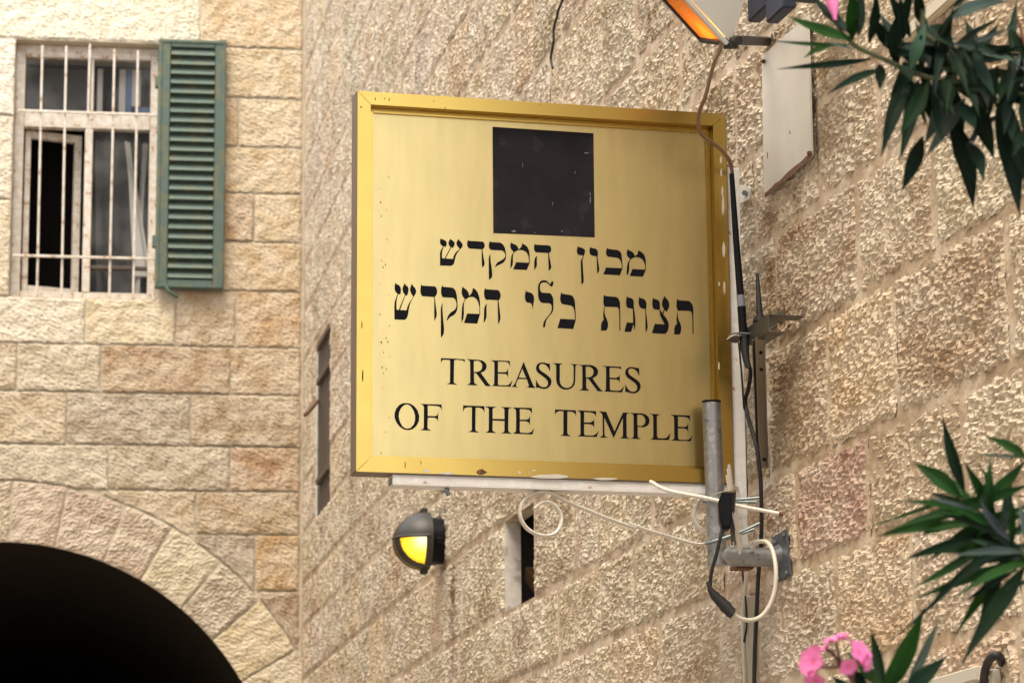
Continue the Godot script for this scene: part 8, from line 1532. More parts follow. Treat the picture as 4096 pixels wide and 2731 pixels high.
	b = MB.new(); b.tube(PackedVector3Array([Vector3(0.0002,-0.0074,0.0007),Vector3(-0.0001,0.0025,-0.0002),Vector3(-0.0003,0.011,-0.001),Vector3(-0.0006,0.0245,-0.0023),Vector3(-0.0017,0.0736,-0.0068),Vector3(-0.0029,0.1226,-0.0114)]), 0.008, 12, PackedFloat32Array([0.019, 0.0165, 0.0092, 0.0078, 0.0062, 0.0038])); part("rod", b.mesh(), mats.black_rubber, stub)

func make_cables() -> void:
	cable("brown_cable", "brown cable looping from the floodlight over the sign frame to the white post", "cable", PackedVector3Array([Vector3(0.5378,3.8339,-6.98),Vector3(0.533,3.8153,-6.99),Vector3(0.5224,3.7941,-7),Vector3(0.5116,3.7611,-7.03),Vector3(0.5004,3.7192,-7.06),Vector3(0.4877,3.6933,-7.1),Vector3(0.4851,3.6687,-7.13),Vector3(0.4943,3.6465,-7.16),Vector3(0.5282,3.632,-7.2),Vector3(0.5547,3.6187,-7.23),Vector3(0.5748,3.6032,-7.27),Vector3(0.5838,3.5836,-7.31)]), 0.0052, mats.cable_brown, 6, "")
	cable("black_cable", "thick black cable running down the wall from the long antenna", "cable", PackedVector3Array([Vector3(0.6037,3.0605,-7.2295),Vector3(0.6133,3.0376,-7.2527),Vector3(0.6111,3.0039,-7.302),Vector3(0.6054,2.9785,-7.3451),Vector3(0.6087,2.9424,-7.3321),Vector3(0.6166,2.9055,-7.3212),Vector3(0.6271,2.8546,-7.2999),Vector3(0.6328,2.8073,-7.2979),Vector3(0.6365,2.7607,-7.3035),Vector3(0.6379,2.6929,-7.3185),Vector3(0.6373,2.6217,-7.3414),Vector3(0.6329,2.5523,-7.3797),Vector3(0.6291,2.4724,-7.4151),Vector3(0.6239,2.3809,-7.4359),Vector3(0.6207,2.3163,-7.4488),Vector3(0.6183,2.2205,-7.4582)]), 0.0054, mats.black_rubber, 6, "")
	cable("black_cable", "thin black cable down the right edge of the white sign post", "cable", PackedVector3Array([Vector3(0.5881,3.1228,-7.2913),Vector3(0.5945,3.0485,-7.3066),Vector3(0.5992,2.9855,-7.329),Vector3(0.6037,2.9112,-7.3523),Vector3(0.6051,2.819,-7.3671),Vector3(0.6069,2.7496,-7.3802),Vector3(0.6044,2.7071,-7.4111),Vector3(0.6042,2.6629,-7.4322),Vector3(0.6014,2.6056,-7.4643),Vector3(0.5995,2.5495,-7.4924),Vector3(0.6053,2.4769,-7.4898),Vector3(0.6073,2.4116,-7.5026),Vector3(0.6005,2.3675,-7.53),Vector3(0.5972,2.2995,-7.5433),Vector3(0.5978,2.2276,-7.5408)]), 0.0027, mats.black_rubber, 6, "")
	cable("antenna_lead", "black lead hanging from the grid antenna feed box to a taped joint", "cable", PackedVector3Array([Vector3(0.5121,2.5951,-6.985),Vector3(0.506,2.5716,-6.98),Vector3(0.496,2.5307,-6.99),Vector3(0.4863,2.4995,-7),Vector3(0.4811,2.4715,-7.01),Vector3(0.4789,2.4617,-7.01)]), 0.0046, mats.black_rubber, 6, "")
	var b := MB.new()
	var jp := smooth(PackedVector3Array([Vector3(0.4784,2.4666,-7.01),Vector3(0.4803,2.4487,-7.01),Vector3(0.4944,2.429,-7.01),Vector3(0.5118,2.411,-7.01),Vector3(0.5291,2.3914,-7.01),Vector3(0.5361,2.3858,-7.01)]), 5)
	var rr := PackedFloat32Array()
	for i in jp.size():
		var f := float(i) / (jp.size() - 1)
		rr.append(0.0070 + 0.0075 * smoothstep(0.15, 0.55, f) - 0.005 * smoothstep(0.85, 1.0, f) + 0.0016 * sin(f * 31.0) * sin(f * 12.0))
	b.tube(moved(jp, -jp[0]), 0.01, 12, rr)
	tag(part("taped_joint", b.mesh(), mats.black_rubber, self, Transform3D(Basis(), jp[0])), "lumpy joint wrapped in black tape between black lead and white cable", "cable joint")

	cable("white_cable", "white cable looping over the pipe arm and down the wall", "cable", PackedVector3Array([Vector3(0.5337,2.3892,-7.02),Vector3(0.553,2.3788,-7.03),Vector3(0.5796,2.3748,-7.04),Vector3(0.6067,2.3855,-7.05),Vector3(0.6269,2.4098,-7.05),Vector3(0.6409,2.4456,-7.05),Vector3(0.6459,2.4848,-7.05),Vector3(0.6455,2.5222,-7.06),Vector3(0.6406,2.5546,-7.08),Vector3(0.6316,2.5761,-7.11),Vector3(0.6195,2.5857,-7.16),Vector3(0.6111,2.5874,-7.22),Vector3(0.607,2.5743,-7.2982),Vector3(0.607,2.5509,-7.3798),Vector3(0.6042,2.5223,-7.4531),Vector3(0.6018,2.4764,-7.504),Vector3(0.6002,2.4273,-7.531),Vector3(0.6002,2.3579,-7.5311),Vector3(0.6003,2.2652,-7.5308),Vector3(0.5998,2.2268,-7.5327)]), 0.0055, mats.cable_white, 6, "")
	cable("hanging_wire", "thin black wire hanging down the stones above the sign", "wire", PackedVector3Array([Vector3(0.1914,4.7742,-9.2631),Vector3(0.1814,4.7361,-9.3074),Vector3(0.1701,4.722,-9.358),Vector3(0.1627,4.7019,-9.3914),Vector3(0.1527,4.6764,-9.4363),Vector3(0.1522,4.6367,-9.4383),Vector3(0.147,4.6084,-9.4616),Vector3(0.1419,4.5844,-9.4849),Vector3(0.1472,4.5437,-9.4611)]), 0.0045, mats.black_rubber, 6, "")
	cable("black_cable", "short black cable bent in a hook out of the trunking, lower right", "cable", PackedVector3Array([Vector3(0.9913,2.1191,-6.1009),Vector3(0.9893,2.1355,-6.0777),Vector3(0.9877,2.1552,-6.0457),Vector3(0.9905,2.1717,-6.0165),Vector3(0.9963,2.1795,-5.9954),Vector3(1.0038,2.1812,-5.9869),Vector3(1.0138,2.1784,-6.0072),Vector3(1.0214,2.1707,-6.0362)]), 0.0095, mats.black_rubber, 6, "")

func make_plants() -> void:
	var b := MB.new()
	var oa := thing("oleander_branch", "oleander branch with long dark leaves hanging into the top right corner", "plant", Transform3D(Basis(),Vector3(0.8273,2.7967,-4.05)))
	b = MB.new(); b.tube(smooth(PackedVector3Array([Vector3(-0.3233,0.1181,-0.0366),Vector3(-0.3127,0.1028,-0.0329),Vector3(-0.273,0.0784,-0.0192),Vector3(-0.2378,0.0562,-0.007),Vector3(-0.2131,0.0438,0.0017),Vector3(-0.1752,0.0314,0.0149),Vector3(-0.1493,0.0207,0.024),Vector3(-0.1152,0.0122,0.036),Vector3(-0.078,0.0011,0.0492),Vector3(-0.0147,-0.0213,0.072)]), 5), 0.0036, 8); part("stem", b.mesh(), mats.twig, oa)
	b = MB.new(); b.tube(smooth(PackedVector3Array([Vector3(-0.2185,0.1211,-0.0012),Vector3(-0.2137,0.1089,0.0006),Vector3(-0.1979,0.0923,0.0062),Vector3(-0.1811,0.0677,0.0124),Vector3(-0.1771,0.0541,0.0139),Vector3(-0.1752,0.0314,0.0149)]), 5), 0.0042, 8); part("stem", b.mesh(), mats.twig, oa)
	b = MB.new(); b.tube(smooth(PackedVector3Array([Vector3(-0.1486,0.0378,0.024),Vector3(-0.1387,0.0271,0.0276),Vector3(-0.1247,0.0156,0.0326),Vector3(-0.1152,0.0122,0.036)]), 5), 0.0046, 8); part("stem", b.mesh(), mats.twig, oa)
	b = MB.new(); b.tube(smooth(PackedVector3Array([Vector3(-0.0864,0.1194,0.0444),Vector3(-0.0819,0.1043,0.0462),Vector3(-0.0799,0.0888,0.0472),Vector3(-0.075,0.0691,0.0492)]), 5), 0.0025, 8); part("stem", b.mesh(), mats.twig_red, oa)
	b = MB.new(); b.tube(smooth(PackedVector3Array([Vector3(-0.3454,0.1558,-0.0444),Vector3(-0.3412,0.1424,-0.0428),Vector3(-0.3285,0.1226,-0.0384),Vector3(-0.3233,0.1181,-0.0366)]), 5), 0.0022, 8); part("stem", b.mesh(), mats.twig_red, oa)
	b = MB.new(); b.tube(smooth(PackedVector3Array([Vector3(-0.2199,0.1794,-0.0024),Vector3(-0.2175,0.1481,-0.0012),Vector3(-0.2185,0.1211,-0.0012)]), 5), 0.004, 8); part("stem", b.mesh(), mats.twig, oa)
	leaf(oa, Vector3(0.5101,2.9077,-4.083),Vector3(0.4111,2.9409,-4.0576), 0.0199, -0.05, Vector3(-0.253,0.3932,1), mats.leaf_green)
	leaf(oa, Vector3(0.5047,2.9031,-4.0795),Vector3(0.3856,2.905,-4.0723), 0.0064, -0.02, Vector3(0.0733,-0.0328,1), mats.leaf_green)
	leaf(oa, Vector3(0.4794,2.9097,-4.1042),Vector3(0.4325,2.8672,-4.0381), 0.012, 0.05, Vector3(0.3124,0.461,1), mats.leaf_green)
	leaf(oa, Vector3(0.5106,2.89,-4.0699),Vector3(0.465,2.8844,-4.0175), 0.0095, 0, Vector3(-0.2723,0.4025,1), mats.leaf_pale)
	leaf(oa, Vector3(0.5364,2.8835,-4.0868),Vector3(0.3946,2.8575,-4.0635), 0.0107, 0.05, Vector3(0.1723,-0.2187,1), mats.leaf_dark)
	leaf(oa, Vector3(0.5434,2.8578,-4.0604),Vector3(0.4611,2.801,-4.0053), 0.0142, 0.05, Vector3(0.2051,0.4117,1), mats.leaf_dark)
	leaf(oa, Vector3(0.5492,2.8741,-4.0881),Vector3(0.5457,2.8273,-4.0674), 0.0167, -0.03, Vector3(-0.1108,-0.2654,1), mats.leaf_dark)
	leaf(oa, Vector3(0.5129,2.9149,-4.0994),Vector3(0.5009,2.9704,-4.0103), 0.0208, -0.03, Vector3(-0.0848,0.0934,1), mats.leaf_green)
	leaf(oa, Vector3(0.5048,2.9189,-4.0755),Vector3(0.451,2.9956,-4.1227), 0.0214, -0.04, Vector3(0.2455,0.4712,1), mats.leaf_dark)
	leaf(oa, Vector3(0.5147,2.9122,-4.0672),Vector3(0.5284,2.9911,-4.083), 0.0182, -0.03, Vector3(0.2767,-0.1376,1), mats.leaf_dark)
	leaf(oa, Vector3(0.536,2.9084,-4.0921),Vector3(0.5373,2.9672,-4.0187), 0.0191, 0.02, Vector3(0.2924,0.1006,1), mats.leaf_dark)
	leaf(oa, Vector3(0.5652,2.877,-4.0671),Vector3(0.5713,2.9379,-4.0067), 0.0214, -0.03, Vector3(-0.3018,-0.1463,1), mats.leaf_dark)
	leaf(oa, Vector3(0.5573,2.882,-4.0766),Vector3(0.5497,2.9186,-4.0057), 0.0064, 0, Vector3(0.3078,0.4879,1), mats.leaf_pale)
	leaf(oa, Vector3(0.588,2.8488,-4.0388),Vector3(0.6147,2.923,-4.0498), 0.0189, 0.1, Vector3(0.0745,0.2597,1), mats.leaf_pale)
	leaf(oa, Vector3(0.5764,2.932,-4.0527),Vector3(0.6142,2.994,-4.1517), 0.0087, 0, Vector3(0.3486,0.2485,1), mats.leaf_pale)
	leaf(oa, Vector3(0.6082,2.9298,-4.0704),Vector3(0.5996,2.972,-4.0178), 0.0182, 0.02, Vector3(0.0778,-0.2656,1), mats.leaf_dark)
	leaf(oa, Vector3(0.6449,2.9289,-4.0535),Vector3(0.7407,2.9612,-4.0579), 0.0229, 0.1, Vector3(0.0457,0.4751,1), mats.leaf_pale)
	leaf(oa, Vector3(0.657,2.9479,-4.0505),Vector3(0.6676,2.9407,-3.9725), 0.0087, 0, Vector3(0.2672,0.3462,1), mats.leaf_pale)
	leaf(oa, Vector3(0.6538,2.8832,-4.0312),Vector3(0.7336,2.9567,-4.1284), 0.0086, 0.04, Vector3(0.0521,-0.2853,1), mats.leaf_dark)
	leaf(oa, Vector3(0.6533,2.8794,-4.0144),Vector3(0.7233,2.88,-3.9368), 0.0117, -0.05, Vector3(-0.1948,0.3079,1), mats.leaf_pale)
	leaf(oa, Vector3(0.6203,2.9168,-4.0392),Vector3(0.6471,2.866,-3.9961), 0.0252, 0.06, Vector3(0.0123,-0.2559,1), mats.leaf_dark)
	leaf(oa, Vector3(0.6562,2.8711,-4.0461),Vector3(0.7041,2.9056,-4.1076), 0.0205, -0.05, Vector3(-0.0019,0.4838,1), mats.leaf_pale)
	leaf(oa, Vector3(0.6895,2.8658,-4.0255),Vector3(0.7409,2.8506,-3.9388), 0.0094, 0.02, Vector3(0.1035,-0.2234,1), mats.leaf_dark)
	leaf(oa, Vector3(0.6455,2.8691,-4.0384),Vector3(0.7046,2.8697,-4.1296), 0.0362, 0.04, Vector3(0.0423,-0.1887,1), mats.leaf_dark)
	leaf(oa, Vector3(0.6898,2.8346,-4.0083),Vector3(0.7559,2.8552,-4.0769), 0.0148, -0.03, Vector3(-0.1688,-0.2596,1), mats.leaf_dark)
	leaf(oa, Vector3(0.7381,2.851,-3.9955),Vector3(0.7407,2.8086,-3.9284), 0.0179, -0.02, Vector3(-0.2658,0.2593,1), mats.leaf_pale)
	leaf(oa, Vector3(0.7058,2.8097,-3.9976),Vector3(0.7408,2.8061,-3.9394), 0.0109, 0.03, Vector3(-0.0778,0.1892,1), mats.leaf_dark)
	leaf(oa, Vector3(0.6697,2.8156,-4.0198),Vector3(0.7111,2.7944,-4.016), 0.0313, 0.08, Vector3(-0.1556,0.4694,1), mats.leaf_brown)
	leaf(oa, Vector3(0.5931,2.8399,-4.0659),Vector3(0.5358,2.7135,-4.0251), 0.0246, 0.1, Vector3(-0.2674,0.0359,1), mats.leaf_dark)
	leaf(oa, Vector3(0.5829,2.8218,-4.0439),Vector3(0.5539,2.7744,-4.0562), 0.0181, -0.05, Vector3(0.2064,0.4353,1), mats.leaf_pale)
	leaf(oa, Vector3(0.6038,2.8376,-4.0587),Vector3(0.5601,2.7037,-4.0135), 0.0229, 0.06, Vector3(0.0681,0.1868,1), mats.leaf_dark)
	leaf(oa, Vector3(0.6102,2.8296,-4.0328),Vector3(0.5559,2.7246,-3.9425), 0.0244, -0.05, Vector3(0.0202,-0.1613,1), mats.leaf_dark)
	leaf(oa, Vector3(0.6318,2.8222,-4.0278),Vector3(0.6123,2.7499,-4.0858), 0.0228, 0.1, Vector3(0.2514,0.2812,1), mats.leaf_pale)
	leaf(oa, Vector3(0.6648,2.8018,-4.0293),Vector3(0.6059,2.7199,-4.0476), 0.0212, 0.1, Vector3(0.0319,0.2333,1), mats.leaf_pale)
	leaf(oa, Vector3(0.6035,2.7521,-4.0529),Vector3(0.5724,2.6742,-4.0715), 0.0229, -0.06, Vector3(-0.1663,-0.2467,1), mats.leaf_dark)
	leaf(oa, Vector3(0.6483,2.8257,-4.0398),Vector3(0.656,2.7167,-4.0569), 0.026, -0.06, Vector3(-0.045,-0.053,1), mats.leaf_dark)
	leaf(oa, Vector3(0.6413,2.7805,-4.0541),Vector3(0.6782,2.645,-4.0688), 0.0332, 0.08, Vector3(0.3188,-0.2485,1), mats.leaf_dark)
	leaf(oa, Vector3(0.6587,2.7933,-4.0207),Vector3(0.6623,2.7309,-3.9482), 0.0211, -0.03, Vector3(-0.2803,0.0933,1), mats.leaf_dark)
	leaf(oa, Vector3(0.7101,2.7719,-4.0137),Vector3(0.6637,2.7319,-4.0411), 0.0141, 0.05, Vector3(-0.3129,0.4412,1), mats.leaf_pale)
	leaf(oa, Vector3(0.7044,2.7883,-4.0055),Vector3(0.7326,2.6172,-3.9973), 0.0359, 0.07, Vector3(-0.0901,0.47,1), mats.leaf_dark)
	leaf(oa, Vector3(0.6702,2.7393,-4.0434),Vector3(0.6709,2.6548,-3.9506), 0.0221, 0.04, Vector3(0.0679,0.1906,1), mats.leaf_dark)
	leaf(oa, Vector3(0.7177,2.7927,-4.0079),Vector3(0.7108,2.7044,-3.9217), 0.0211, -0.03, Vector3(-0.2176,0.1865,1), mats.leaf_dark)
	leaf(oa, Vector3(0.7404,2.7409,-3.9854),Vector3(0.7064,2.6741,-3.8913), 0.0179, 0.02, Vector3(0.0872,0.1376,1), mats.leaf_dark)
	leaf(oa, Vector3(0.5993,2.828,-4.0334),Vector3(0.6484,2.7561,-4.0886), 0.0236, -0.05, Vector3(-0.1163,0.3263,1), mats.leaf_dark)
	leaf(oa, Vector3(0.677,2.798,-4.0246),Vector3(0.6986,2.7046,-4.0144), 0.0274, 0.05, Vector3(-0.246,0.0089,1), mats.leaf_dark)
	leaf(oa, Vector3(0.5637,2.8927,-4.0801),Vector3(0.5292,2.9212,-4.0014), 0.0183, -0.03, Vector3(-0.1059,-0.1149,1), mats.leaf_dark)
	leaf(oa, Vector3(0.5889,2.9005,-4.0449),Vector3(0.5543,2.955,-3.9891), 0.0173, -0.03, Vector3(-0.2726,-0.2039,1), mats.leaf_dark)
	leaf(oa, Vector3(0.7322,2.8171,-4.0017),Vector3(0.7637,2.7668,-4.0499), 0.0195, 0.03, Vector3(-0.0227,0.1176,1), mats.leaf_dark)
	leaf(oa, Vector3(0.6275,2.8472,-4.0596),Vector3(0.6209,2.7727,-3.9758), 0.0182, -0.03, Vector3(-0.3462,0.3107,1), mats.leaf_dark)
	leaf(oa, Vector3(0.5723,2.8578,-4.0426),Vector3(0.5843,2.8158,-3.9933), 0.0197, 0.02, Vector3(0.0775,0.4686,1), mats.leaf_dark)
	leaf(oa, Vector3(0.7213,2.7727,-3.9915),Vector3(0.7372,2.6401,-3.9418), 0.0272, -0.04, Vector3(0.2461,0.1842,1), mats.leaf_dark)
	leaf(oa, Vector3(0.6087,2.8644,-4.0564),Vector3(0.626,2.7849,-4.0926), 0.0148, -0.05, Vector3(-0.2574,-0.2689,1), mats.leaf_dark)
	leaf(oa, Vector3(0.6086,2.8324,-4.0701),Vector3(0.5931,2.7932,-4.1273), 0.0123, 0.05, Vector3(0.2812,0.4445,1), mats.leaf_dark)
	leaf(oa, Vector3(0.6419,2.9032,-4.0593),Vector3(0.6134,2.7922,-3.9782), 0.0132, 0.05, Vector3(-0.1276,-0.1023,1), mats.leaf_dark)
	leaf(oa, Vector3(0.6993,2.8107,-4.0182),Vector3(0.776,2.7699,-3.9876), 0.012, -0.05, Vector3(0.236,0.0193,1), mats.leaf_dark)
	leaf(oa, Vector3(0.5792,2.8977,-4.0434),Vector3(0.572,2.9536,-4.0036), 0.0176, 0.05, Vector3(-0.0234,0.4397,1), mats.leaf_dark)
	leaf(oa, Vector3(0.6292,2.8527,-4.0408),Vector3(0.646,2.9239,-3.9781), 0.0163, -0.05, Vector3(-0.0685,-0.04,1), mats.leaf_dark)
	leaf(oa, Vector3(0.6961,2.8536,-4.0126),Vector3(0.6542,2.878,-3.9179), 0.0114, -0.05, Vector3(-0.2022,0.3458,1), mats.leaf_pale)
	leaf(oa, Vector3(0.7569,2.8651,-4.018),Vector3(0.8252,2.8439,-3.9352), 0.0113, 0.05, Vector3(0.3324,0.4699,1), mats.leaf_dark)
	leaf(oa, Vector3(0.7072,2.8448,-4.0041),Vector3(0.6933,2.754,-4.0125), 0.0133, 0.05, Vector3(-0.1152,-0.2847,1), mats.leaf_dark)
	leaf(oa, Vector3(0.5824,2.8699,-4.0584),Vector3(0.5633,2.8007,-4.1317), 0.0138, -0.05, Vector3(-0.1234,0.3669,1), mats.leaf_dark)
	leaf(oa, Vector3(0.7445,2.7966,-4.0009),Vector3(0.7347,2.6931,-3.9015), 0.0182, -0.05, Vector3(0.2924,-0.1359,1), mats.leaf_dark)
	leaf(oa, Vector3(0.6111,2.8476,-4.029),Vector3(0.6223,2.95,-4.1132), 0.0111, -0.05, Vector3(-0.3206,-0.1807,1), mats.leaf_dark)
	leaf(oa, Vector3(0.7537,2.844,-4.0082),Vector3(0.7271,2.9083,-4.0101), 0.0162, 0.05, Vector3(0.2028,0.023,1), mats.leaf_dark)
	leaf(oa, Vector3(0.6796,2.863,-4.0215),Vector3(0.7184,2.9183,-4.0388), 0.0145, 0.05, Vector3(0.2579,0.107,1), mats.leaf_dark)
	leaf(oa, Vector3(0.6783,2.8711,-4.0207),Vector3(0.7219,2.8609,-3.9747), 0.0173, -0.05, Vector3(-0.1257,0.008,1), mats.leaf_dark)
	leaf(oa, Vector3(0.6972,2.876,-4.0328),Vector3(0.784,2.8959,-4.0883), 0.0118, 0.05, Vector3(-0.2253,-0.1628,1), mats.leaf_dark)
	leaf(oa, Vector3(0.6259,2.8775,-4.0525),Vector3(0.6506,2.9198,-3.9566), 0.0128, 0.05, Vector3(-0.0148,0.3926,1), mats.leaf_dark)
	leaf(oa, Vector3(0.6528,2.8822,-4.0528),Vector3(0.6482,2.8085,-4.1037), 0.0137, 0.05, Vector3(-0.159,0.2575,1), mats.leaf_pale)
	leaf(oa, Vector3(0.5778,2.8644,-4.0602),Vector3(0.6509,2.8697,-4.159), 0.0144, 0.05, Vector3(-0.2246,-0.1827,1), mats.leaf_dark)
	leaf(oa, Vector3(0.675,2.8891,-4.0384),Vector3(0.7247,2.8335,-3.9485), 0.0188, -0.05, Vector3(-0.155,0.3377,1), mats.leaf_pale)
	leaf(oa, Vector3(0.6044,2.8478,-4.0534),Vector3(0.6254,2.9684,-4.1435), 0.0179, 0.05, Vector3(0.1834,0.0628,1), mats.leaf_dark)
	leaf(oa, Vector3(0.7477,2.8543,-3.99),Vector3(0.774,2.7723,-3.9986), 0.0179, -0.05, Vector3(0.2816,-0.1267,1), mats.leaf_dark)
	leaf(oa, Vector3(0.5731,2.8821,-4.077),Vector3(0.6242,2.9007,-4.0908), 0.0184, -0.05, Vector3(-0.343,0.1439,1), mats.leaf_dark)
	leaf(oa, Vector3(0.6315,2.8862,-4.0613),Vector3(0.6329,2.8439,-4.1044), 0.0181, 0.05, Vector3(-0.0027,-0.2513,1), mats.leaf_dark)
	leaf(oa, Vector3(0.5964,2.8511,-4.0708),Vector3(0.643,2.8619,-4.0582), 0.0133, -0.05, Vector3(0.1586,-0.1474,1), mats.leaf_dark)
	leaf(oa, Vector3(0.6841,2.8498,-4.042),Vector3(0.7017,2.8259,-4.1348), 0.0114, -0.05, Vector3(-0.2906,-0.0163,1), mats.leaf_dark)
	leaf(oa, Vector3(0.7499,2.8027,-4.012),Vector3(0.7563,2.8977,-4.1058), 0.014, 0.05, Vector3(-0.2196,0.1249,1), mats.leaf_dark)
	leaf(oa, Vector3(0.6338,2.8867,-4.0494),Vector3(0.7293,2.8924,-4.1444), 0.0155, -0.05, Vector3(-0.2287,-0.2548,1), mats.leaf_dark)
	leaf(oa, Vector3(0.6349,2.8527,-4.048),Vector3(0.678,2.8321,-4.0158), 0.016, 0.05, Vector3(0.145,0.3321,1), mats.leaf_pale)
	leaf(oa, Vector3(0.6187,2.8205,-4.0271),Vector3(0.6236,2.7303,-4.0082), 0.0127, -0.05, Vector3(0.1957,0.0632,1), mats.leaf_dark)
	leaf(oa, Vector3(0.7283,2.7957,-4.0003),Vector3(0.819,2.8226,-4.068), 0.0182, 0.05, Vector3(0.2681,0.4844,1), mats.leaf_pale)
	leaf(oa, Vector3(0.6909,2.8172,-4.0361),Vector3(0.6835,2.7487,-4.0941), 0.0166, 0.05, Vector3(0.2956,-0.1783,1), mats.leaf_dark)
	leaf(oa, Vector3(0.586,2.8434,-4.0385),Vector3(0.6216,2.7888,-4.1383), 0.0137, -0.05, Vector3(-0.2519,0.0329,1), mats.leaf_dark)
	leaf(oa, Vector3(0.5695,2.913,-4.0785),Vector3(0.5765,2.8715,-4.1117), 0.0172, 0.05, Vector3(0.0819,0.1099,1), mats.leaf_dark)
	leaf(oa, Vector3(0.6652,2.8721,-4.0321),Vector3(0.6766,2.7736,-3.9828), 0.0129, 0.05, Vector3(0.0789,0.4597,1), mats.leaf_dark)
	leaf(oa, Vector3(0.6871,2.8489,-4.0249),Vector3(0.6853,2.9535,-4.1245), 0.0186, 0.05, Vector3(0.1668,0.2174,1), mats.leaf_dark)
	leaf(oa, Vector3(0.656,2.8123,-4.0256),Vector3(0.7202,2.8187,-4.096), 0.0141, 0.05, Vector3(-0.2056,-0.2879,1), mats.leaf_dark)
	leaf(oa, Vector3(0.5946,2.8732,-4.0647),Vector3(0.5719,2.8043,-4.0156), 0.017, 0.05, Vector3(-0.1432,-0.2907,1), mats.leaf_dark)
	leaf(oa, Vector3(0.6787,2.8682,-4.0449),Vector3(0.7478,2.8642,-4.0189), 0.0156, -0.05, Vector3(0.097,-0.0415,1), mats.leaf_dark)
	leaf(oa, Vector3(0.7341,2.848,-4.0091),Vector3(0.6937,2.7605,-3.915), 0.017, -0.05, Vector3(0.1693,-0.1321,1), mats.leaf_dark)
	leaf(oa, Vector3(0.6405,2.8373,-4.0271),Vector3(0.6239,2.7526,-3.9788), 0.0166, 0.05, Vector3(0.2681,0.0509,1), mats.leaf_dark)
	leaf(oa, Vector3(0.712,2.8079,-4.0165),Vector3(0.7532,2.7354,-4.0576), 0.0176, 0.05, Vector3(-0.2972,0.2647,1), mats.leaf_dark)
	leaf(oa, Vector3(0.7355,2.8154,-4.0247),Vector3(0.735,2.8429,-3.9365), 0.0113, 0.05, Vector3(0.0507,0.1066,1), mats.leaf_dark)
	leaf(oa, Vector3(0.6423,2.8365,-4.0329),Vector3(0.6799,2.9098,-4.0654), 0.0168, 0.05, Vector3(0.2779,-0.021,1), mats.leaf_dark)
	leaf(oa, Vector3(0.5607,2.886,-4.0477),Vector3(0.639,2.9039,-4.1425), 0.0153, 0.05, Vector3(-0.1309,0.0659,1), mats.leaf_dark)
	leaf(oa, Vector3(0.7329,2.8653,-4.0049),Vector3(0.7586,2.9777,-4.1006), 0.0138, -0.05, Vector3(-0.0533,0.3083,1), mats.leaf_dark)
	leaf(oa, Vector3(0.6209,2.8538,-4.0622),Vector3(0.6116,2.9529,-4.1263), 0.0153, 0.05, Vector3(0.1262,-0.1218,1), mats.leaf_dark)
	leaf(oa, Vector3(0.6897,2.8413,-4.0166),Vector3(0.6888,2.7769,-3.9915), 0.0179, -0.05, Vector3(0.3455,0.5227,1), mats.leaf_pale)
	leaf(oa, Vector3(0.6483,2.8807,-4.0188),Vector3(0.7039,2.8398,-3.9425), 0.016, 0.05, Vector3(0.1517,-0.042,1), mats.leaf_dark)
	leaf(oa, Vector3(0.6512,2.8249,-4.0151),Vector3(0.7108,2.8111,-4.0022), 0.013, 0.05, Vector3(-0.0769,0.456,1), mats.leaf_dark)
	leaf(oa, Vector3(0.5712,2.9012,-4.05),Vector3(0.5849,2.9591,-3.9559), 0.0146, -0.05, Vector3(-0.1455,-0.2937,1), mats.leaf_dark)
	leaf(oa, Vector3(0.6298,2.8335,-4.0468),Vector3(0.6325,2.7508,-3.948), 0.0125, 0.05, Vector3(-0.0416,-0.2183,1), mats.leaf_dark)
	leaf(oa, Vector3(0.693,2.8546,-4.0294),Vector3(0.7215,2.8054,-4.1068), 0.0123, 0.05, Vector3(0.3305,-0.2409,1), mats.leaf_dark)
	leaf(oa, Vector3(0.5996,2.8838,-4.039),Vector3(0.6629,2.8727,-4.088), 0.0181, 0.05, Vector3(0.2727,-0.1415,1), mats.leaf_dark)
	leaf(oa, Vector3(0.6813,2.8048,-4.0156),Vector3(0.6936,2.7363,-4.0615), 0.011, 0.05, Vector3(0.2152,0.4023,1), mats.leaf_pale)
	leaf(oa, Vector3(0.611,2.8989,-4.0703),Vector3(0.6641,2.9061,-4.0715), 0.0133, 0.05, Vector3(0.2525,0.2234,1), mats.leaf_pale)
	leaf(oa, Vector3(0.7372,2.8649,-4.0197),Vector3(0.7059,2.7692,-3.936), 0.0149, 0.05, Vector3(0.1778,0.3731,1), mats.leaf_dark)
	leaf(oa, Vector3(0.7382,2.8387,-3.9873),Vector3(0.7165,2.7586,-3.9829), 0.0166, -0.05, Vector3(0.0614,0.1263,1), mats.leaf_dark)
	leaf(oa, Vector3(0.7584,2.8559,-4.0194),Vector3(0.7747,2.9075,-4.0172), 0.0113, -0.05, Vector3(-0.0609,0.0976,1), mats.leaf_dark)
	leaf(oa, Vector3(0.7245,2.8189,-4.0131),Vector3(0.6995,2.713,-3.9156), 0.0133, -0.05, Vector3(-0.1506,0.2616,1), mats.leaf_dark)
	leaf(oa, Vector3(0.6522,2.8438,-4.0505),Vector3(0.6196,2.9075,-4.0644), 0.0139, 0.05, Vector3(-0.1647,0.1454,1), mats.leaf_dark)
	leaf(oa, Vector3(0.6038,2.9007,-4.032),Vector3(0.5947,2.8702,-4.1066), 0.0112, 0.05, Vector3(0.0077,0.0536,1), mats.leaf_dark)
	leaf(oa, Vector3(0.64,2.8819,-4.0326),Vector3(0.6626,2.783,-3.9678), 0.0142, 0.05, Vector3(0.1371,-0.0463,1), mats.leaf_dark)
	leaf(oa, Vector3(0.6392,2.8389,-4.0326),Vector3(0.624,2.7541,-3.949), 0.0141, 0.05, Vector3(0.1982,0.4443,1), mats.leaf_dark)
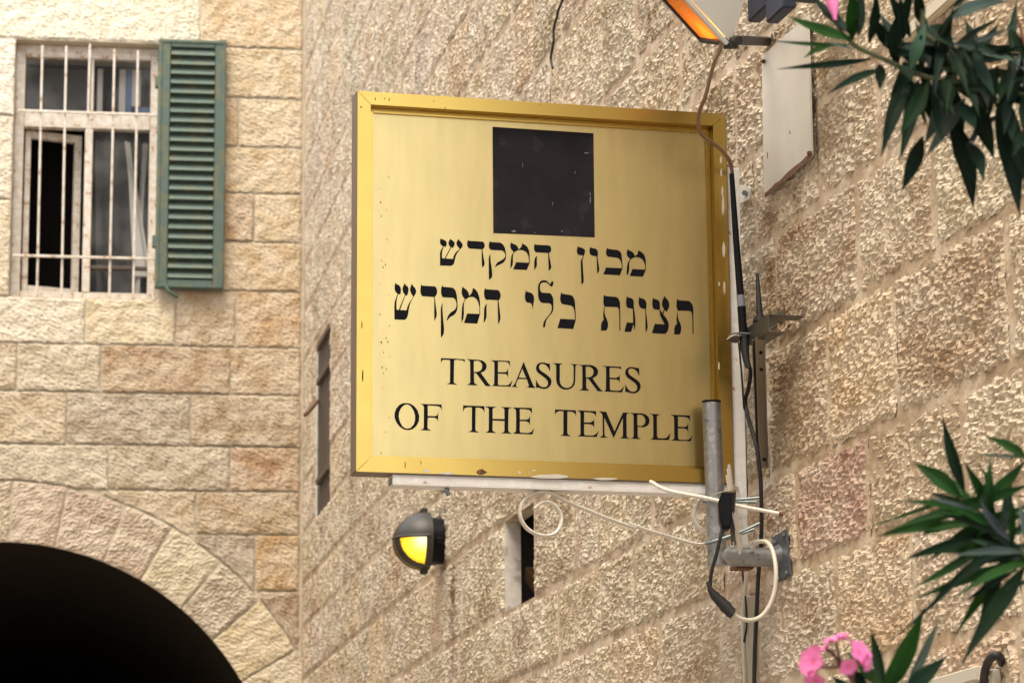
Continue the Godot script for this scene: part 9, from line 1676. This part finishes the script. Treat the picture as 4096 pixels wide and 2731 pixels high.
	leaf(oa, Vector3(0.5957,2.8654,-4.0721),Vector3(0.5623,2.9773,-4.1642), 0.0186, 0.05, Vector3(-0.171,0.3358,1), mats.leaf_dark)
	leaf(oa, Vector3(0.6583,2.852,-4.0463),Vector3(0.6741,2.7538,-3.9602), 0.0187, 0.05, Vector3(-0.0609,0.0613,1), mats.leaf_dark)
	leaf(oa, Vector3(0.6823,2.8772,-4.0234),Vector3(0.6894,2.7753,-3.9318), 0.018, -0.05, Vector3(-0.2036,0.3652,1), mats.leaf_dark)
	leaf(oa, Vector3(0.7347,2.812,-4.0093),Vector3(0.7762,2.7722,-3.9252), 0.0157, 0.05, Vector3(0.1912,0.393,1), mats.leaf_dark)
	leaf(oa, Vector3(0.5765,2.8847,-4.0413),Vector3(0.6441,2.9108,-4.1191), 0.0168, -0.05, Vector3(0.1942,0.3788,1), mats.leaf_pale)
	leaf(oa, Vector3(0.6331,2.8193,-4.0272),Vector3(0.6996,2.7893,-3.9446), 0.0148, -0.05, Vector3(0.2866,-0.2229,1), mats.leaf_dark)
	b = MB.new(); b.tube(smooth(PackedVector3Array([Vector3(-0.3413,0.1465,-0.04),Vector3(-0.3434,0.1621,-0.04),Vector3(-0.3459,0.1778,-0.04),Vector3(-0.3492,0.1915,-0.04)]), 4), 0.004, 10, PackedFloat32Array([0.0022, 0.0032, 0.0036, 0.005, 0.0062, 0.0075, 0.009, 0.0095, 0.0098, 0.009, 0.007, 0.004, 0.001])); part("bud", b.mesh(), mats.petal, oa)
	blossom(oa, Vector3(0.7062,2.7773,-4.15), 0.006, Vector3(0.6,-0.6,0.5), 0.4)
	var ob := thing("oleander_branch", "oleander branch with narrow green leaves reaching in from the lower right", "plant", Transform3D(Basis(),Vector3(0.7528,2.0469,-3.85)))
	b = MB.new(); b.tube(smooth(PackedVector3Array([Vector3(-0.1428,0.1411,-0.0054),Vector3(-0.1406,0.1307,-0.0044),Vector3(-0.1222,0.1134,0.0028),Vector3(-0.1002,0.0998,0.0113),Vector3(-0.0896,0.0831,0.0156),Vector3(-0.0698,0.0596,0.0235),Vector3(-0.0568,0.044,0.0288),Vector3(-0.0094,-0.0056,0.048)]), 5), 0.0046, 8); part("stem", b.mesh(), mats.twig, ob)
	leaf(ob, Vector3(0.6112,2.1925,-3.8445),Vector3(0.5795,2.2952,-3.8189), 0.0172, -0.03, Vector3(-0.1939,0.2665,1), mats.leaf_dark)
	leaf(ob, Vector3(0.6068,2.1895,-3.8563),Vector3(0.5452,2.2366,-3.8638), 0.024, 0.05, Vector3(-0.0644,0.2715,1), mats.leaf_green)
	leaf(ob, Vector3(0.6329,2.1685,-3.8451),Vector3(0.692,2.2365,-3.8257), 0.0187, -0.05, Vector3(-0.2883,-0.0866,1), mats.leaf_green)
	leaf(ob, Vector3(0.698,2.2366,-3.8327),Vector3(0.6121,2.2345,-3.7695), 0.0067, 0, Vector3(-0.3351,0.4392,1), mats.leaf_pale)
	leaf(ob, Vector3(0.6929,2.2367,-3.823),Vector3(0.625,2.2531,-3.7475), 0.0171, 0.05, Vector3(-0.2761,0.1926,1), mats.leaf_green)
	leaf(ob, Vector3(0.6264,2.1913,-3.8512),Vector3(0.4745,2.1556,-3.9141), 0.0056, -0.02, Vector3(-0.2557,-0.0312,1), mats.leaf_green)
	leaf(ob, Vector3(0.6923,2.2026,-3.8185),Vector3(0.4975,2.1385,-3.9046), 0.0193, 0.05, Vector3(-0.2912,-0.232,1), mats.leaf_green)
	leaf(ob, Vector3(0.6908,2.1742,-3.8274),Vector3(0.5712,2.1085,-3.9166), 0.0209, 0.12, Vector3(0.102,0.2424,1), mats.leaf_green)
	leaf(ob, Vector3(0.622,2.1632,-3.8524),Vector3(0.592,2.1701,-3.883), 0.0083, 0.02, Vector3(-0.3454,0.0624,1), mats.leaf_dark)
	leaf(ob, Vector3(0.6464,2.1223,-3.8261),Vector3(0.4808,1.9808,-3.7387), 0.0082, 0.09, Vector3(0.2065,-0.0864,1), mats.leaf_dark)
	leaf(ob, Vector3(0.6845,2.0964,-3.8112),Vector3(0.5389,2.0531,-3.8752), 0.0141, -0.06, Vector3(-0.2643,-0.1108,1), mats.leaf_green)
	leaf(ob, Vector3(0.684,2.0916,-3.8388),Vector3(0.5814,1.9484,-3.7423), 0.0239, 0.04, Vector3(0.1344,0.1875,1), mats.leaf_dark)
	leaf(ob, Vector3(0.6713,2.0852,-3.8147),Vector3(0.6014,2.0424,-3.8577), 0.0074, 0.03, Vector3(0.1331,0.1705,1), mats.leaf_dark)
	leaf(ob, Vector3(0.6827,2.0692,-3.8078),Vector3(0.6417,2.047,-3.7375), 0.0096, -0.02, Vector3(-0.2747,0.1048,1), mats.leaf_dark)
	leaf(ob, Vector3(0.6846,2.1191,-3.8251),Vector3(0.6028,2.086,-3.7771), 0.0112, 0.04, Vector3(-0.0926,0.4127,1), mats.leaf_dark)
	leaf(ob, Vector3(0.6908,2.1614,-3.8307),Vector3(0.633,2.1326,-3.731), 0.0082, -0.02, Vector3(0.1981,0.4,1), mats.leaf_dark)
	leaf(ob, Vector3(0.6972,2.183,-3.8233),Vector3(0.6759,2.198,-3.8924), 0.0097, -0.02, Vector3(0.3109,-0.0786,1), mats.leaf_dark)
	leaf(ob, Vector3(0.695,2.1444,-3.83),Vector3(0.6703,2.1374,-3.8631), 0.0179, -0.03, Vector3(0.17,0.3792,1), mats.leaf_green)
	leaf(ob, Vector3(0.6343,2.1941,-3.8255),Vector3(0.6284,2.1616,-3.8055), 0.0075, -0.01, Vector3(-0.3457,0.0846,1), mats.leaf_dark)
	leaf(ob, Vector3(0.6542,2.148,-3.8484),Vector3(0.6962,2.1793,-3.9162), 0.0127, 0.03, Vector3(-0.1401,0.3859,1), mats.leaf_dark)
	leaf(ob, Vector3(0.6725,2.1196,-3.8326),Vector3(0.6374,2.1316,-3.8198), 0.0112, -0.02, Vector3(0.3363,0.284,1), mats.leaf_pale)
	leaf(ob, Vector3(0.6657,2.1215,-3.816),Vector3(0.6119,2.1703,-3.7323), 0.0149, -0.0783, Vector3(-0.1267,0.3838,1), mats.leaf_pale)
	leaf(ob, Vector3(0.6443,2.1539,-3.8512),Vector3(0.611,2.1091,-3.8838), 0.0151, 0.0352, Vector3(0.0645,-0.2213,1), mats.leaf_green)
	leaf(ob, Vector3(0.6808,2.1127,-3.8388),Vector3(0.6126,2.0867,-3.7902), 0.0164, 0.0963, Vector3(-0.3092,-0.0082,1), mats.leaf_dark)
	leaf(ob, Vector3(0.6794,2.1049,-3.8098),Vector3(0.5766,2.0958,-3.7388), 0.0127, 0.0359, Vector3(-0.12,0.2068,1), mats.leaf_pale)
	leaf(ob, Vector3(0.6794,2.1166,-3.8462),Vector3(0.5623,2.1107,-3.8596), 0.0163, 0.0765, Vector3(-0.2259,0.1634,1), mats.leaf_green)
	leaf(ob, Vector3(0.6583,2.1295,-3.8152),Vector3(0.6735,2.2243,-3.8443), 0.0149, -0.065, Vector3(0.1404,-0.1951,1), mats.leaf_dark)
	leaf(ob, Vector3(0.6805,2.1115,-3.8341),Vector3(0.6269,2.1543,-3.8471), 0.0135, 0.0827, Vector3(-0.0288,0.0698,1), mats.leaf_dark)
	leaf(ob, Vector3(0.6355,2.1621,-3.8663),Vector3(0.5498,2.1421,-3.8862), 0.0118, 0.0538, Vector3(0.0638,-0.1205,1), mats.leaf_green)
	leaf(ob, Vector3(0.6805,2.1163,-3.8488),Vector3(0.7391,2.1497,-3.8373), 0.0147, 0.0454, Vector3(-0.0202,0.2831,1), mats.leaf_pale)
	leaf(ob, Vector3(0.6274,2.1592,-3.834),Vector3(0.5486,2.1737,-3.7566), 0.0098, 0.0553, Vector3(-0.0883,0.2748,1), mats.leaf_pale)
	leaf(ob, Vector3(0.6877,2.1025,-3.8298),Vector3(0.6275,2.1336,-3.8639), 0.0129, -0.0634, Vector3(-0.2553,0.3584,1), mats.leaf_green)
	leaf(ob, Vector3(0.663,2.1379,-3.8544),Vector3(0.5883,2.1316,-3.8571), 0.0161, 0.0661, Vector3(-0.1694,0.1005,1), mats.leaf_green)
	leaf(ob, Vector3(0.6461,2.1498,-3.8375),Vector3(0.6428,2.247,-3.9266), 0.0108, 0.0605, Vector3(0.3282,-0.1258,1), mats.leaf_dark)
	leaf(ob, Vector3(0.6996,2.0912,-3.8339),Vector3(0.6135,2.127,-3.8367), 0.0157, 0.0852, Vector3(-0.1298,0.2609,1), mats.leaf_pale)
	leaf(ob, Vector3(0.6885,2.0939,-3.8058),Vector3(0.5711,2.0326,-3.7147), 0.0148, 0.0928, Vector3(-0.3164,0.2793,1), mats.leaf_green)
	leaf(ob, Vector3(0.6886,2.101,-3.8281),Vector3(0.7478,2.1792,-3.7416), 0.0141, 0.0679, Vector3(0.3056,0.5943,1), mats.leaf_pale)
	leaf(ob, Vector3(0.687,2.1035,-3.8305),Vector3(0.6256,2.1485,-3.8731), 0.0096, 0.0533, Vector3(0.0726,-0.2852,1), mats.leaf_dark)
	leaf(ob, Vector3(0.6537,2.1397,-3.8247),Vector3(0.6084,2.1171,-3.8704), 0.0126, -0.0611, Vector3(-0.0403,-0.2557,1), mats.leaf_dark)
	leaf(ob, Vector3(0.6262,2.1677,-3.8607),Vector3(0.507,2.144,-3.8521), 0.0118, 0.0894, Vector3(-0.3315,0.4896,1), mats.leaf_green)
	leaf(ob, Vector3(0.6578,2.1454,-3.8551),Vector3(0.5714,2.1686,-3.7653), 0.0128, 0.0794, Vector3(-0.0498,-0.0404,1), mats.leaf_green)
	leaf(ob, Vector3(0.6759,2.1095,-3.8126),Vector3(0.6179,2.1766,-3.8334), 0.0122, -0.0337, Vector3(0.2963,-0.0649,1), mats.leaf_dark)
	leaf(ob, Vector3(0.6937,2.087,-3.8015),Vector3(0.6741,2.181,-3.7963), 0.0101, 0.0634, Vector3(-0.2397,0.2721,1), mats.leaf_pale)
	leaf(ob, Vector3(0.6356,2.1565,-3.8422),Vector3(0.6435,2.2343,-3.8136), 0.0155, 0.0928, Vector3(0.0382,0.2871,1), mats.leaf_green)
	leaf(ob, Vector3(0.6342,2.1593,-3.8513),Vector3(0.593,2.2375,-3.9411), 0.0139, 0.0538, Vector3(0.1509,-0.0271,1), mats.leaf_green)
	leaf(ob, Vector3(0.6674,2.1183,-3.812),Vector3(0.6568,2.1731,-3.7496), 0.0109, 0.0921, Vector3(-0.2649,0.0053,1), mats.leaf_green)
	leaf(ob, Vector3(0.6597,2.133,-3.8295),Vector3(0.5693,2.1582,-3.8074), 0.0093, 0.0867, Vector3(0.093,-0.0217,1), mats.leaf_dark)
	leaf(ob, Vector3(0.6419,2.1534,-3.8421),Vector3(0.5024,2.1392,-3.8776), 0.015, 0.06, Vector3(0.2984,0.4658,1), mats.leaf_green)
	leaf(ob, Vector3(0.6539,2.1466,-3.8552),Vector3(0.5183,2.0947,-3.8043), 0.0165, -0.06, Vector3(0.0463,-0.0066,1), mats.leaf_dark)
	leaf(ob, Vector3(0.6601,2.1363,-3.8545),Vector3(0.5227,2.0557,-3.7679), 0.0135, -0.06, Vector3(0.0655,-0.0527,1), mats.leaf_green)
	leaf(ob, Vector3(0.6654,2.1258,-3.8287),Vector3(0.5516,2.0341,-3.8299), 0.0157, 0.06, Vector3(-0.1234,0.171,1), mats.leaf_dark)
	leaf(ob, Vector3(0.6214,2.1647,-3.8373),Vector3(0.51,2.1665,-3.7492), 0.0135, 0.06, Vector3(0.1766,0.3645,1), mats.leaf_green)
	leaf(ob, Vector3(0.6805,2.1107,-3.8425),Vector3(0.6015,2.0086,-3.923), 0.0172, -0.06, Vector3(0.1987,-0.123,1), mats.leaf_green)
	leaf(ob, Vector3(0.6388,2.1615,-3.8626),Vector3(0.5656,2.2053,-3.8982), 0.0128, 0.06, Vector3(0.0513,0.1754,1), mats.leaf_dark)
	leaf(ob, Vector3(0.6573,2.1482,-3.8548),Vector3(0.5997,2.2266,-3.7884), 0.0165, -0.06, Vector3(-0.2644,-0.1974,1), mats.leaf_green)
	leaf(ob, Vector3(0.6688,2.1167,-3.8116),Vector3(0.628,2.0179,-3.9016), 0.0163, 0.06, Vector3(-0.2033,-0.1148,1), mats.leaf_dark)
	var oc := thing("oleander_shoot", "oleander shoot with pink blossoms and upright leaves at the bottom edge", "plant", Transform3D(Basis(),Vector3(0.4985,1.8823,-3.85)))
	b = MB.new(); b.tube(smooth(PackedVector3Array([Vector3(-0.0833,0.1038,0),Vector3(-0.0735,0.0964,0),Vector3(-0.0639,0.0836,0),Vector3(-0.0527,0.0668,0),Vector3(-0.0385,0.0434,0),Vector3(0,0,0)]), 5), 0.0026, 8); part("stem", b.mesh(), mats.twig_red, oc)
	b = MB.new(); b.tube(smooth(PackedVector3Array([Vector3(-0.0679,0.113,0),Vector3(-0.066,0.1003,0),Vector3(-0.0622,0.0836,0)]), 5), 0.0018, 8); part("stem", b.mesh(), mats.twig_red, oc)
	b = MB.new(); b.tube(smooth(PackedVector3Array([Vector3(-0.0369,0.09,0),Vector3(-0.0424,0.0767,0),Vector3(-0.0479,0.0618,0)]), 5), 0.0018, 8); part("stem", b.mesh(), mats.twig_red, oc)
	b = MB.new(); b.tube(smooth(PackedVector3Array([Vector3(-0.0939,0.0839,0),Vector3(-0.0841,0.0771,0),Vector3(-0.0607,0.0786,0)]), 5), 0.0018, 8); part("stem", b.mesh(), mats.twig_red, oc)
	b = MB.new(); b.tube(smooth(PackedVector3Array([Vector3(0,0,0),Vector3(0.0021,0.0397,0)]), 5), 0.006, 8); part("stem", b.mesh(), mats.twig, oc)
	leaf(oc, Vector3(0.4936,1.9245,-3.8389),Vector3(0.535,2.028,-3.7511), 0.0292, 0.05, Vector3(0.2549,0.0073,1), mats.leaf_green)
	leaf(oc, Vector3(0.5176,1.9262,-3.8612),Vector3(0.5847,2.0305,-3.9318), 0.0128, 0.06, Vector3(0.2096,0.2905,1), mats.leaf_pale)
	leaf(oc, Vector3(0.5227,1.9247,-3.8448),Vector3(0.5852,1.9784,-3.8957), 0.0232, -0.06, Vector3(-0.3171,-0.0419,1), mats.leaf_dark)
	leaf(oc, Vector3(0.4942,1.9259,-3.8561),Vector3(0.4795,2.016,-3.8835), 0.0158, -0.03, Vector3(-0.348,-0.2099,1), mats.leaf_dark)
	leaf(oc, Vector3(0.4875,1.9265,-3.8424),Vector3(0.4467,1.9856,-3.8743), 0.0172, 0.05, Vector3(0.1669,0.3199,1), mats.leaf_green)
	leaf(oc, Vector3(0.4746,1.9264,-3.8597),Vector3(0.4333,1.9702,-3.8881), 0.018, 0.05, Vector3(-0.0306,0.4808,1), mats.leaf_dark)
	leaf(oc, Vector3(0.452,1.9183,-3.8399),Vector3(0.4233,1.9487,-3.8427), 0.015, -0.03, Vector3(0.0438,0.2378,1), mats.leaf_dark)
	blossom(oc, Vector3(0.3985,1.965,-3.83), 0.022, Vector3(-0.75,0.2,0.6), 0.3)
	blossom(oc, Vector3(0.43,1.9933,-3.83), 0.0176, Vector3(-0.3,0.9,0.2), 1)
	blossom(oc, Vector3(0.458,1.9751,-3.83), 0.0185, Vector3(0.6,0.35,0.7), 0.1)
	blossom(oc, Vector3(0.4011,1.9404,-3.83), 0.0167, Vector3(-0.6,-0.5,0.6), 0.7)
	blossom(oc, Vector3(0.413,1.9808,-3.83), 0.0141, Vector3(-0.6,0.8,0.1), 0.2)
	blossom(oc, Vector3(0.4429,1.9599,-3.83), 0.0132, Vector3(0.2,-0.6,0.7), 0.5)
	blossom(oc, Vector3(0.4663,1.9637,-3.83), 0.0123, Vector3(0.8,-0.1,0.5), 0.9)
	blossom(oc, Vector3(0.4384,1.9939,-3.83), 0.0106, Vector3(0.3,0.9,0.2), 0.4)
